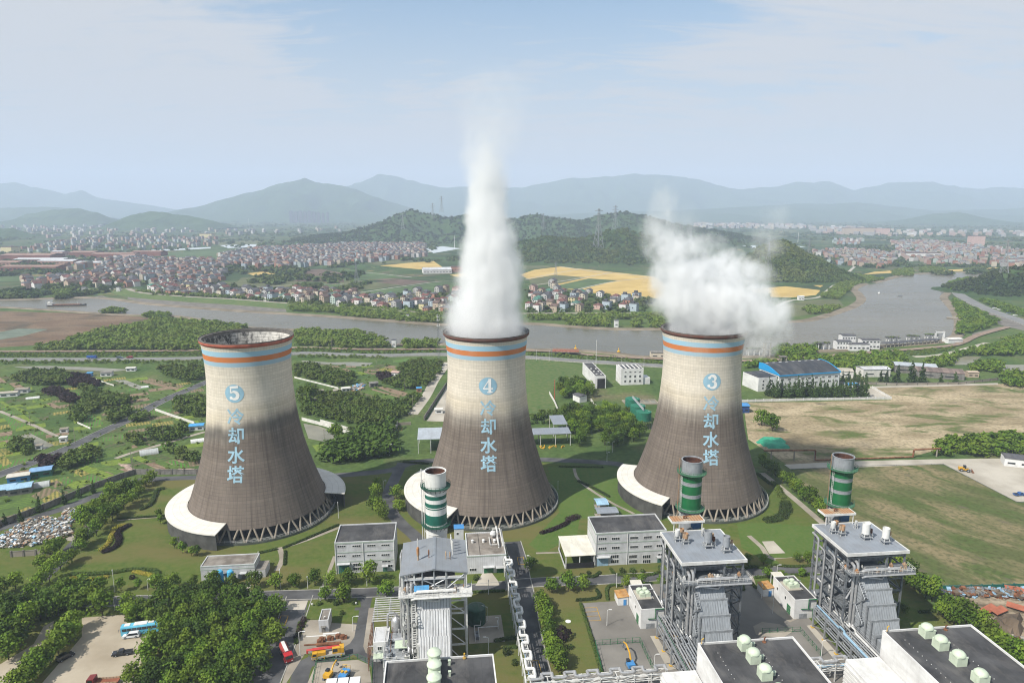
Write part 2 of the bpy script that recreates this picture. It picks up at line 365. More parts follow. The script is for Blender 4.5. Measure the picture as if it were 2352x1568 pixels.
def dry_mat(name,base,tan,green,s=.02,rot=0.):
    m=bpy.data.materials.new(name); m.use_nodes=True; t=NT(m.node_tree); b=t.n['Principled BSDF']; P=t.coord('Object')
    x_,y_,z_=t.sep(P); Q=t.vmath('MULTIPLY',t.comb(t.math('ADD',t.math('MULTIPLY',x_,math.cos(rot)),t.math('MULTIPLY',y_,math.sin(rot))),t.math('SUBTRACT',t.math('MULTIPLY',y_,math.cos(rot)),t.math('MULTIPLY',x_,math.sin(rot))),z_),(1,2.,1) if not rot else (.7,1.9,1))
    c=t.mix(t.rng(t.noise(Q,s,7,.62,.4),.42,.6),base,tan); c=t.mix(t.rng(t.noise(t.vmath('ADD',Q,(31,7,0)),s*1.3,7,.65,.6),.51,.61),c,green)
    c=t.mix(t.rng(t.noise(P,.5,4),.45,.75),c,tuple(x*.62 for x in base)); c=t.mix(t.rng(t.noise(t.vmath('ADD',Q,(3,91,0)),s*2.5,5,.6),.62,.7),c,(.13,.11,.08))
    c=t.mix(1.,c,(.8,.8,.8),'MULTIPLY'); t.put(b.inputs['Base Color'],c); b.inputs['Roughness'].default_value=.97; b.inputs['Specular IOR Level'].default_value=.1; return m
BARE=dry_mat('bare levelled ground',(.28,.225,.135),(.48,.395,.26),(.09,.13,.033))
FALLOW=dry_mat('fallow lawn',(.105,.12,.045),(.25,.205,.115),(.085,.12,.035),.03,-1.0)
CLEAR=dry_mat('cleared brown ground',(.17,.115,.075),(.235,.17,.115),(.1,.085,.06),.012)
WHEAT=M('ripe wheat',(.5,.345,.1),var=.15,scale=.02,col2=(.58,.42,.15)); TRACK=M('field track',(.42,.4,.35),var=.1,scale=.02)
FG1=M('field green',(.075,.12,.04),var=.25,scale=.03); FG2=M('field olive',(.11,.12,.05),var=.25,scale=.03); FBR=M('field brown',(.13,.09,.065),var=.25,scale=.04)
def rows(name,c1,c2,per,rot):
    m=bpy.data.materials.new(name); m.use_nodes=True; t=NT(m.node_tree); b=t.n['Principled BSDF']; P=t.coord('Object'); x,y,z=t.sep(P)
    u=t.math('ADD',t.math('MULTIPLY',x,math.cos(rot)),t.math('MULTIPLY',y,math.sin(rot)))
    u=t.math('ADD',u,t.math('MULTIPLY',t.noise(P,.4,2),.5))
    f=t.math('PINGPONG',u,per/2); f=t.rng(f,per*.14,per*.34)
    f=t.math('MULTIPLY',f,t.rng(t.noise(P,.12,5),.3,.5)); c=t.mix(f,c1,c2); c=t.mix(t.rng(t.noise(P,.7,3),.5,.8),c,tuple(q*1.35 for q in c2))
    t.put(b.inputs['Base Color'],c); b.inputs['Roughness'].default_value=.95; b.inputs['Specular IOR Level'].default_value=.1; return m
ROWS=[rows('bright green rows',(.1,.1,.05),(.06,.165,.025),1.6,.5),rows('dark green rows',(.11,.085,.055),(.035,.085,.02),1.8,1.2),rows('soil rows',(.19,.14,.095),(.1,.095,.05),2.0,.5),
 rows('lime rows',(.1,.13,.03),(.14,.2,.03),1.5,1.2),rows('yellowing rows',(.1,.11,.035),(.24,.2,.06),1.7,.6),rows('brown ridges',(.15,.1,.07),(.21,.165,.11),2.4,1.1),rows('mixed green rows',(.06,.1,.03),(.09,.14,.03),2.2,2.)]
def quadlerp(q,u,v):
    a=Vector(q[0]).lerp(Vector(q[1]),u); b=Vector(q[3]).lerp(Vector(q[2]),u); return a.lerp(b,v)
def plots(k,quad,n,m_,seed,mats=None,gap=.06):
    """a block of kitchen-garden beds between four ground corners"""
    rg=random.Random(seed); q=GL(k,quad); mats=mats or ROWS
    for i in range(n):
        for j in range(m_):
            if rg.random()<.1: continue
            u0,u1,v0,v1=(i+gap)/n,(i+1-gap)/n,(j+gap)/m_,(j+1-gap)/m_
            sheet('vegetable_plot',[quadlerp(q,u0,v0),quadlerp(q,u1,v0),quadlerp(q,u1,v1),quadlerp(q,u0,v1)],rg.choice(mats),.034+.0005*((i*7+j*3+seed)%12))

# ---- river
wm=bpy.data.materials.new('river water'); wm.use_nodes=True; t=NT(wm.node_tree); b=t.n['Principled BSDF']
P=t.coord('Object'); t.put(b.inputs['Base Color'],t.mix(t.rng(t.noise(P,.006,4),.35,.65),(.1,.09,.06),(.13,.115,.08))); t.put(b.inputs['Roughness'],t.rng(t.noise(t.vmath('MULTIPLY',P,(.35,1.4,1.)),.02,6,.6),.3,.7,.23,.29)); b.inputs['IOR'].default_value=1.33; b.inputs['Specular IOR Level'].default_value=.34
bn=t.add('ShaderNodeBump'); bn.inputs['Strength'].default_value=.25; bn.inputs['Distance'].default_value=.3; t.l.new(t.noise(P,.35,4,.6),bn.inputs['Height']); t.l.new(bn.outputs[0],b.inputs['Normal'])
WATER=wm
far_bank=GL(1,[(-400,900),(0,905),(300,896),(500,888),(640,890),(770,898),(1000,930),(1300,955),(1600,978),(1960,1000),(2324,1022)])+\
 GL(2,[(200,1038),(500,1060),(750,1075),(1290,1068),(1550,1085),(1850,1103),(2220,1103)])+\
 GL(3,[(520,1075),(620,1072),(720,1056),(870,1045),(1000,1012),(1100,980),(1190,945),(1242,900),(1215,855),(1188,830),(1240,802),(1330,783),(1400,768),(1470,746),(1600,726),(1800,718),(2200,708)])
near_bank=GL(3,[(2200,740),(2030,742),(1900,780),(1830,850),(1797,885),(1830,930),(1870,980),(1900,1050),(1892,1130),(1850,1165),(1700,1195),(1400,1215),(1200,1235),(900,1252),(620,1275),(440,1290)])+\
 GL(2,[(2130,1292),(1900,1268),(1600,1245),(1290,1240),(900,1232),(680,1200),(300,1205),(0,1165)])+GL(1,[(2200,1120),(2000,1105),(1650,1085),(1400,1040),(1150,1008),(870,1003),(600,987),(300,967),(0,950),(-400,935)])
struct(sheet('river',far_bank+near_bank,WATER,.3))
mb=MB(); ribbon(mb,smooth_path(far_bank,4),[(7,.25),(2,.5),(-3,1.1),(-6,1.2),(-7,0)],0); struct(mb.build('river_bank',MUD))
mb=MB(); ribbon(mb,smooth_path(near_bank,4),[(5,.25),(1,.5),(-3,.9),(-6,1.),(-7,0)],0); struct(mb.build('river_bank',MUD))
struct(sheet('river',GL(1,[(500,890),(515,872),(640,880),(700,872),(780,900),(640,905)]),WATER,.31))
# green embankment with the village street on top
lev=GL(1,[(880,838),(980,868),(1300,895),(1600,912),(1960,940),(2324,965)])+GL(2,[(300,985),(760,1012),(1290,1012),(1800,1010),(2200,1010)])
mb=MB(); ribbon(mb,smooth_path(lev,5),[(26,0),(5,3.6),(-3,3.6),(-9,0)],[0,1,0]); struct(mb.build('embankment',[MEADOW,CONC]))
struct(sheet('ground',GL(1,[(890,850),(1000,890),(1300,918),(1600,935),(1950,958),(1960,985),(1600,968),(1300,946),(1000,922),(870,895)]),CONCD))
struct(sheet('ground',GL(1,[(770,898),(880,845),(860,838),(830,860)]),MEADOW))

# ---- fields beyond the river
for k,poly in ((2,[(1230,730),(1330,695),(1500,674),(1760,700),(2150,742),(2230,800),(2230,900),(2000,868),(1870,872),(1600,836),(1290,760)]),(2,[(270,668),(450,650),(640,636),(720,690),(540,692)]),
 (2,[(330,575),(420,566),(560,556),(600,575),(480,586),(340,590)]),(3,[(480,828),(720,808),(960,835),(930,868),(760,885),(560,880)]),(1,[(1690,720),(1790,708),(1910,720),(1740,738)]),(3,[(905,800),(960,778),(990,795),(960,815)]),
 (3,[(1250,728),(1330,708),(1480,700),(1440,718)]),(3,[(1750,700),(2150,680),(2352,685),(2352,695),(1800,706)]),(2,[(750,730),(900,712),(930,735),(800,745)])): sheet('wheat_field',GL(k,poly),WHEAT)
for k,poly,m in ((2,[(1290,760),(1470,730),(1690,748),(1500,790),(1310,806)],FG2),(2,[(1430,815),(1700,755),(1900,768),(1640,830)],FG1),(2,[(120,850),(700,780),(870,785),(880,830),(300,880)],FG1),
 (1,[(1650,750),(1800,735),(2100,790),(1750,830),(1600,800)],FG2),(1,[(2100,790),(2352,800),(2352,850),(1900,840)],FG1),(2,[(150,715),(480,745),(300,770),(0,740)],FBR),(2,[(0,760),(150,770),(420,800),(220,830),(0,840)],FG2),
 (2,[(0,690),(150,700),(470,750),(0,770)],FG1),(1,[(2080,740),(2352,760),(2352,780),(2000,775)],FBR),(1,[(1900,700),(2200,690),(2352,720),(2352,750),(2000,725)],FBR),(1,[(1460,505),(1780,492),(1840,515),(1500,530)],FG2),
 (1,[(1040,590),(1500,560),(1700,590),(1480,630),(1180,625)],FG1),(2,[(180,640),(480,622),(560,640),(260,662)],FG2),(2,[(1200,650),(1330,648),(1450,675),(1270,695)],FG2),(3,[(680,940),(860,905),(1080,895),(1120,940),(980,990),(740,1020)],FG2),
 (1,[(560,850),(660,830),(760,850),(650,872)],FG1),(1,[(0,740),(150,740),(450,745),(420,765),(0,775)],FG1),(2,[(240,780),(420,760),(640,775),(430,802)],FBR)): sheet('field',GL(k,poly),m)
for k,pts,wd in ((2,[(110,855),(450,805),(700,775),(870,780)],4),(2,[(1270,760),(1500,715),(1650,690)],4),(2,[(1290,806),(1600,760),(1860,715)],4),(2,[(1600,835),(1860,778),(2150,745)],4),(2,[(1500,672),(1640,692),(1780,712),(2150,742)],5),
 (2,[(150,712),(300,725),(490,747)],4),(1,[(1700,820),(2000,800),(2352,790)],3),(1,[(880,840),(870,830),(560,825)],5),(3,[(660,945),(760,905),(940,885),(1000,845),(1120,740),(1230,640)],6),(2,[(600,575),(700,560),(820,550)],30)):
    road('field_track',GL(k,pts),wd,TRACK)
mb=MB()
for i in range(5):
    p=GL(2,[(590+i*8,545+i*6),(820,545+i*5)]); 
GH=M('polytunnel film',(.5,.55,.58),var=.1,scale=.05,stripe=('Y',9.,.3,.2))
for k,poly in ((2,[(580,548),(700,535),(830,550),(640,582)]),(1,[(1500,528),(1780,520),(1840,535),(1560,548)]),(3,[(400,525),(700,520),(860,540),(560,560)]),(3,[(940,555),(1460,560),(1200,570)]),(1,[(1020,560),(1440,540),(1440,550),(1020,572)])): sheet('field',GL(k,poly),GH)

LAY[0]=.044
# ---- roads on the near bank
road('promenade',GL(1,[(-300,1262),(0,1258),(700,1256),(1400,1250),(2050,1232)])+GL(2,[(120,1243),(700,1243),(1290,1252),(1520,1262),(1800,1288),(2220,1310)])+GL(3,[(440,1322),(700,1312),(900,1300),(1100,1280),(1500,1250),(1830,1220),(1930,1195),(2040,1145),(2240,1090)]),7,PAVE,.9)
road('road',GL(1,[(-300,1318),(0,1313),(700,1312),(1400,1303),(2050,1270)])+GL(2,[(0,1278),(300,1285),(700,1277),(1290,1298),(1600,1320),(2220,1358)]),9,ROADL,.9,edge=KERB)
road('road',GL(3,[(1600,1290),(1760,1280),(1900,1250),(2100,1195)]),6,CONCL)
hwy=GL(3,[(2500,1120),(2300,1040),(2100,970),(1960,900),(1900,858),(1925,822),(2000,800)])
road('highway',hwy,15,ROADL,1.2,edge=KERB)
sheet('ground',GL(3,[(1970,945),(2100,985),(2352,1070),(2352,1110),(2230,1085),(2100,1040)]),CONCD)
sheet('path',GL(3,[(1990,1160),(2240,1085),(2180,1085),(2000,1130)]),CONCD)
road('road',GL(4,[(-300,1240),(0,1110),(250,1018),(500,915),(700,818),(900,725),(1100,612),(1405,482),(1560,420)]),7.5,ASPH,n=4,edge=KERB)
road('path',GL(4,[(-20,670),(200,760),(390,850)]),2.5,CONC); road('path',GL(4,[(790,1000),(900,962),(1100,905),(1400,818)]),3,CONC)
road('path',GL(8,[(2190,250),(2020,470),(1880,720),(1700,960)]),7,CONCL); sheet('ground',GL(8,[(2170,560),(2110,690),(1890,1050),(2160,1060)]),CONCL)

# ---- near bank: cleared ground, ponds, gardens
sheet('ground',GL(1,[(-300,975),(0,980),(500,990),(960,1015),(1050,1032),(900,1080),(720,1150),(350,1205),(0,1225),(-300,1235)]),CLEAR)
sheet('ground',GL(1,[(-100,1140),(130,1096),(330,1102),(150,1150),(-100,1190)]),M('green net cover',(.13,.17,.125),var=.2,scale=.1,col2=(.17,.2,.155)))
DIRTYW=M('pond water',(.2,.19,.125),rough=.28,var=.2,scale=.08,col2=(.26,.24,.17),spec=.35)
for k,poly in ((1,[(90,1358),(330,1352),(620,1362),(900,1378),(760,1392),(500,1378),(200,1372)]),(8,[(180,225),(560,250),(900,245),(1160,255),(1090,305),(820,300),(560,275),(230,270)]),(8,[(210,1085),(420,1120),(640,1200),(620,1290),(480,1330),(280,1290)]),
 (8,[(730,1300),(860,1340),(790,1355)]),(4,[(125,850),(200,825),(370,910),(300,940),(230,905)]),(4,[(775,465),(860,465),(990,515),(950,530)]),(3,[(1860,1310),(1960,1285),(2060,1290),(1980,1345),(1880,1345)]),(3,[(2180,1345),(2352,1345),(2352,1390),(2200,1390)])):
    sheet('pond',GL(k,poly),DIRTYW,.11)
PLR=random.Random(55)
for poly,ang,cw,ch in ((GL(4,[(-200,440),(560,450),(1380,470),(900,700),(0,1100),(-200,1180)]),.62,17,10),(GL(4,[(0,1130),(900,740),(1400,500),(1400,1080),(930,1090),(0,1440),(-200,1500)]),.55,15,9),(GL(8,[(90,290),(1480,300),(1420,420),(900,450)]),.2,14,9)):
    c_,s_=math.cos(ang),math.sin(ang)
    for p in scatter(poly,cw,PLR,.02):
        if PLR.random()<.25: continue
        w2,h2=cw*PLR.uniform(.3,.46),ch*PLR.uniform(.3,.5); sheet('vegetable_plot',[(p[0]+u*w2*c_-v*h2*s_,p[1]+u*w2*s_+v*h2*c_) for u,v in ((-1,-1),(1,-1),(1,1),(-1,1))],PLR.choice(ROWS+[ROWS[0],ROWS[3],ROWS[3],ROWS[2],ROWS[5],ROWS[1],ROWS[0]]),.022)
plots(4,[(-60,600),(60,610),(300,745),(130,760)],3,3,1); plots(4,[(0,690),(60,690),(190,770),(90,810)],1,1,5,[ROWS[0]],.02); plots(4,[(210,590),(290,585),(420,650),(320,670)],2,2,2)
plots(4,[(-60,940),(40,930),(160,1010),(20,1060)],2,2,3); plots(4,[(-60,850),(60,840),(140,900),(0,930)],2,2,4); plots(4,[(930,470),(1060,440),(1310,490),(1220,540)],3,1,6,[ROWS[5],ROWS[2],ROWS[4]])
plots(4,[(640,640),(760,620),(870,660),(760,700)],2,2,7); plots(4,[(880,990),(1080,960),(1320,1060),(1080,1080)],3,2,8); plots(4,[(330,1170),(440,1120),(600,1190),(420,1240)],2,2,9); plots(4,[(200,1260),(330,1190),(440,1240),(330,1320)],1,2,10,[ROWS[4],ROWS[2]])
plots(4,[(60,1310),(200,1250),(340,1330),(190,1400)],2,2,11,[ROWS[2],ROWS[4],ROWS[6]]); plots(4,[(480,1090),(640,1020),(870,1090),(640,1170)],3,2,12,[ROWS[0],ROWS[6],ROWS[4],ROWS[3]]); plots(4,[(-60,440),(60,440),(180,520),(40,540)],2,2,13)
plots(8,[(1200,590),(1290,575),(1700,680),(1560,720)],1,1,20,[ROWS[5]],.02); plots(8,[(980,650),(1130,600),(1560,720),(1540,810)],4,1,21,[ROWS[0],ROWS[5],ROWS[2],ROWS[6]]); plots(8,[(1000,340),(1250,270),(1490,300),(1420,380)],2,2,22); plots(8,[(700,330),(1000,330),(1200,400),(900,440)],3,2,23)
plots(4,[(540,740),(640,700),(720,760),(620,800)],1,2,24,[ROWS[0],ROWS[6]]); plots(4,[(880,880),(990,850),(1100,890),(960,940)],2,1,25); plots(4,[(1160,590),(1240,560),(1330,610),(1220,650)],2,1,26,[ROWS[5],ROWS[0]]); plots(8,[(320,1380),(760,1330),(800,1400),(380,1470)],1,1,27,[ROWS[3]],.02)
plots(8,[(1420,210),(1700,190),(1600,240),(1420,260)],1,1,28,[ROWS[0]])
# meadow between the middle and right tower, bare ground and fallow lawn on the right
sheet('meadow',GL(9,[(80,215),(350,215),(900,300),(1400,340),(1360,560),(880,480),(480,560),(420,700),(560,1000),(560,1060),(150,1040),(60,700)]),MEADOW)
sheet('ground',GL(10,[(90,410),(1280,385),(1130,285),(2140,255),(2600,260),(2600,690),(1600,800),(1420,850),(1000,860),(680,900),(480,930),(130,700)]),BARE)
sheet('ground',GL(10,[(1130,290),(1280,378),(1100,375),(960,365),(1060,300)]),CONCL)
sheet('ground',GL(10,[(1110,275),(2140,248),(2140,262),(1110,290)]),CONCL)
sheet('lawn',GL(10,[(480,945),(1040,915),(1700,902),(2290,1205),(2500,1230),(2500,1900),(1500,1900),(1000,1500),(700,1250)])+[],FALLOW)
sheet('road',GL(10,[(470,940),(420,905),(680,890),(1040,875),(1600,862),(2150,855),(2600,850),(2600,1190),(2290,1205),(1700,902),(1040,925)]),CONCL)
sheet('ground',GL(7,[(1760,925),(2352,915),(2500,915),(2500,1500),(2352,1420),(2100,1260),(1900,1120)]),dry_mat('scrap yard earth',(.24,.19,.13),(.4,.33,.24),(.12,.1,.07),.06))
mb=MB()
# ---- plant ground: lawn, yards, roads
sheet('lawn',GL(5,[(-300,700),(0,520),(820,225),(950,170),(1345,150),(2352,140)])+GL(6,[(100,140),(1380,60),(1900,100)])+GL(7,[(560,130),(980,480),(1500,800),(1800,1110),(2000,1170),(2352,1440)])+[(120,100),(-260,100)],LAWN)
sheet('lawn',GL(6,[(1420,90),(1890,95),(2000,300),(2350,460),(1640,440),(1620,560),(1380,680),(1290,620),(1500,400)]),LAWNG)
sheet('lawn',GL(7,[(390,480),(560,470),(950,500),(1000,760),(640,770),(420,640)]),LAWNG)
sheet('ground',[pw(*q) for q in ((32,120),(32,192),(44,205),(60,205),(62,214),(116,214),(118,120))],M('yard concrete',(.2,.185,.165),var=.25,scale=.05,col2=(.25,.235,.21),bump=.1))
road('road',GL(5,[(560,1015),(1000,1000),(1560,978),(2352,955)])+GL(6,[(420,940),(860,925),(1100,905),(1250,885),(1500,872),(1780,862),(2230,835)])+GL(7,[(440,810),(700,797),(960,790)]),5.5,ASPH,n=4,edge=KERB)
road('road',GL(6,[(1180,600),(1215,720),(1240,850),(1268,980),(1290,1150),(1330,1350),(1390,1600)]),6.2,ASPH,n=4,edge=KERB)
road('road',GL(13,[(560,455),(470,700),(390,900),(290,1150),(180,1400),(60,1680)]),8.5,ASPH,n=4,edge=KERB)
sheet('path',GL(13,[(430,520),(665,512),(620,630),(370,632)]),CONCL)
road('road',GL(13,[(1400,460),(1370,560),(1345,700),(1310,900),(1270,1060),(1190,1150),(1000,1240),(640,1320),(540,1600)]),5,ASPH,n=5)
road('road',GL(13,[(1270,1100),(1400,1200),(1560,1300),(1600,1420),(1600,1700)]),5,ASPH,n=5)
sheet('ground',GL(13,[(660,765),(800,760),(980,800),(1285,820),(1255,980),(1200,1060),(1120,1110),(620,1200),(430,1500),(300,1700),(400,1300),(560,1000)]),CONC)
sheet('ground',GL(13,[(770,1310),(1300,1270),(1440,1330),(1500,1700),(600,1700)]),CONC)
sheet('path',GL(13,[(1440,610),(1520,600),(1480,1180),(1660,1190),(1650,1300),(1400,1180),(1370,1100)]),CONC)
road('road',GL(4,[(-200,1560),(0,1480),(300,1385),(520,1310),(820,1190),(950,1150),(1345,1130),(1500,1130)]),5.5,ASPH,n=4)
road('road',GL(6,[(-60,150),(150,135),(360,110),(500,60),(800,40),(1380,40),(1800,60),(1930,75)]),6,ASPH,n=4)
road('road',GL(6,[(430,60),(370,180),(330,280),(350,390),(430,490),(520,570),(620,700)]),5.5,ASPH,n=5)
road('road',GL(5,[(560,1015),(200,960),(300,850),(430,720),(500,620),(640,520)]),4.5,ASPH,n=4)
sheet('car_park',GL(5,[(560,1120),(850,1100),(870,1160),(1120,1180),(1020,1330),(880,1600),(260,1600),(560,1250)]),M('car park concrete',(.37,.31,.225),var=.15,scale=.06,col2=(.45,.39,.3),bump=.1))
sheet('car_park',GL(5,[(370,1140),(300,1180),(230,1300),(-100,1500),(-100,1620),(60,1600),(350,1300)]),MATS['car park concrete'])
sheet('path',GL(5,[(690,300),(600,480)][:1]+[(600,540),(520,600),(430,590),(560,520)]),CONC)
for k,pts,wd in ((5,[(800,455),(960,440),(1170,425)],1.6),(5,[(1910,640),(1930,720),(1890,800)],2),(5,[(2290,700),(2240,830),(2210,910)],1.4),(5,[(2330,500),(2100,590),(1910,650)],1.6),(6,[(1600,100),(1640,190),(1830,320),(2010,410)],1.5),(6,[(1340,680),(1500,675)],1.2),(7,[(470,560),(560,640),(640,720),(930,700)],2),(7,[(430,800),(500,870),(560,930),(660,1060),(780,1140)],4),(7,[(560,130),(760,290),(980,480)],3)):
    road('path',GL(k,pts),wd,CONC,n=3)
sheet('path',GL(6,[(2120,1245),(2165,1245),(2300,1470),(2245,1480)]),CONCL); sheet('path',GL(7,[(865,1175),(900,1168),(1110,1400),(1050,1400)]),CONCL)
sheet('path',GL(6,[(975,815),(1040,815),(1080,870),(1090,900),(925,902)]),CONCL); sheet('path',GL(5,[(1690,880),(1720,880),(1710,935),(1650,935)]),CONCL)
sheet('lawn',GL(6,[(1440,960),(1720,930),(1770,1000),(1640,1010),(1790,1500),(1450,1520),(1360,1050)]),LAWN); sheet('lawn',GL(6,[(1830,910),(1900,900),(1890,960),(1840,990)]),LAWN); sheet('lawn',GL(6,[(1880,790),(2170,770),(2190,810),(2100,830),(1900,830)]),LAWN)
sheet('lawn',GL(7,[(500,840),(700,820),(930,830),(920,870),(690,890),(520,900)]),LAWN); sheet('lawn',GL(7,[(650,720),(920,700),(930,770),(700,770)]),LAWN); sheet('ground',GL(7,[(500,1180),(560,1150),(680,1165),(780,1210),(700,1260),(520,1240)]),CONC)
sheet('ground',GL(7,[(560,600),(640,597),(720,680),(610,685)]),CONCL); sheet('lawn',GL(13,[(665,515),(1330,510),(1340,600),(640,640)]),LAWN); sheet('lawn',GL(13,[(640,660),(830,655),(820,750),(610,760)]),LAWN); sheet('lawn',GL(13,[(980,650),(1320,640),(1290,800),(980,790)]),LAWN)
# painted bays and crossings
LINEY=M('yellow road line',(.5,.3,.04),var=.15,scale=2)
def bay(k,quad,wd=.18):
    LAY[0]+=.002; q=GL(k,quad); mb=MB()
    for a,b_ in zip(q,q[1:]+q[:1]):
        d=(Vector(b_)-Vector(a)).normalized(); n=Vector((-d.y,d.x))*wd/2; LAY[0]+=.001; mb.face([(a[0]-n.x,a[1]-n.y,LAY[0]),(b_[0]-n.x,b_[1]-n.y,LAY[0]),(b_[0]+n.x,b_[1]+n.y,LAY[0]),(a[0]+n.x,a[1]+n.y,LAY[0])]); 
    struct(mb.build('road_marking',LINEY))
for k,q in ((6,[(1212,708),(1255,706),(1262,755),(1220,757)]),(6,[(1310,1415),(1355,1412),(1385,1530),(1330,1530)]),(6,[(1665,1055),(1755,1050),(1785,1140),(1692,1143)]),(6,[(1675,1083),(1764,1078),(1774,1108),(1684,1112)]),(13,[(320,712),(412,712),(370,826),(275,830)]),(13,[(250,890),(345,888),(300,1010),(203,1012)]),(8,[(1507,1145),(1560,1145),(1555,1185),(1500,1185)])): bay(k,q)

# ---- hills and mountains, each a real ridge at its own distance
HILLM=grass_mat('wooded slope',(.018,.042,.014),(.04,.075,.022),(.055,.085,.03),.006,.06)
def hill(name,pts,D,wd,seed,z0=0.,nu=90,nv=26,rough=.42,skew=0.):
    us=[p[0] for p in pts]; zs=[]; xs=[]
    for u,v in pts:
        x=(u-1176)/FPX; y=-(v-784)/FPX; d=(x,_c+y*_s,-_s+y*_c); t_=D/d[1]; xs.append(d[0]*t_); zs.append(max(0,CAM_H+d[2]*t_-z0))
    V=[]; 
    for i in range(nu+1):
        x=xs[0]+(xs[-1]-xs[0])*i/nu; pk=float(np.interp(x,xs,zs))*(1+.07*mnoise.fractal(Vector((x/wd*3.1,seed*3.3,0)),.8,2.2,5))
        for j in range(nv+1):
            q=2*j/nv-1; y=D+q*wd; f=max(0,1-abs(q)); f=f*f*(3-2*f) if f<.5 else f**.8*.87+.13*f
            n_=mnoise.fractal(Vector((x/wd*1.6+seed,y/wd*1.6,seed*.7)),.9,2.1,5)
            rd=1-rough*abs(n_)*2.2*min(1,abs(q)*3)*(1 if f<1 else 0)+.04*mnoise.fractal(Vector((x/wd*7,y/wd*7,seed)),1,2,3)
            V.append((x+skew*q*wd,y,z0+max(-.5,pk*f*rd-.3)))
    Fc=[(i*(nv+1)+j,(i+1)*(nv+1)+j,(i+1)*(nv+1)+j+1,i*(nv+1)+j+1) for i in range(nu) for j in range(nv)]
    me=bpy.data.meshes.new(name); me.from_pydata(V,[],Fc); me.materials.append(HILLM); me.polygons.foreach_set('use_smooth',[True]*len(Fc))
    o=bpy.data.objects.new(name,me); COL.objects.link(o); struct(o); return o,V,nu,nv
hill('mountain',[(-500,470),(-250,430),(0,421),(60,425),(110,437),(150,448),(185,436),(215,450),(260,460),(330,470),(400,482),(470,488)],11500,1900,1,nu=140)
hill('mountain',[(700,470),(760,430),(820,418),(870,408),(910,408),(970,420),(1010,432),(1100,430),(1200,427),(1270,414),(1350,408),(1430,397),(1500,400),(1560,406),(1620,420),(1700,437),(1760,430),(1830,418),(1900,421),(1960,433),(2060,419),(2150,420),(2250,432),(2352,431),(2600,425),(2900,455)],11500,1900,2,nu=260)
hill('mountain',[(360,494),(420,480),(470,470),(560,443),(640,425),(700,413),(740,417),(800,430),(850,447),(900,465),(960,482),(1020,494)],8300,1500,3,nu=140)
hill('mountain',[(1250,494),(1400,487),(1500,486),(1600,480),(1700,476),(1850,468),(1980,465),(2080,476),(2150,484),(2300,480),(2450,470),(2700,480)],8600,1400,4,nu=160)
hill('hill',[(2020,520),(2080,505),(2130,492),(2200,487),(2260,500),(2352,517),(2420,525)],6300,700,5)
hill('hill',[(-200,490),(0,478),(100,474),(160,480),(230,497)],7600,900,6); hill('hill',[(20,512),(60,492),(120,482),(180,478),(220,486),(250,500),(270,510)],5600,600,7)
hill('hill',[(250,520),(290,498),(320,488),(345,485),(380,489),(430,495),(490,506),(530,522)],4600,420,8); hill('hill',[(-60,535),(0,526),(30,524),(60,533),(90,545)],3300,180,9)
midhill=hill('hill',[(660,560),(720,541),(800,534),(870,510),(915,492),(950,481),(985,491),(1030,501),(1060,493),(1100,501),(1180,502),(1210,495),(1235,490),(1262,501),(1330,506),(1370,495),(1400,489),(1440,486),(1500,498),(1550,515),(1660,531),(1740,548)],2900,420,10,nu=160)
fronthill=hill('hill',[(1140,585),(1180,562),(1250,545),(1330,550),(1400,530),(1440,527),(1500,543),(1560,575),(1620,600)],1830,240,11)
hillk=hill('hill',[(1690,640),(1715,600),(1740,572),(1777,553),(1800,551),(1825,563),(1850,580),(1880,594),(1935,628),(1955,640)],1330,150,12,rough=.2)
hillr=hill('hill',[(2165,690),(2200,668),(2240,648),(2280,628),(2352,611),(2500,590),(2800,600)],1075,95,13,nu=110,rough=.2)
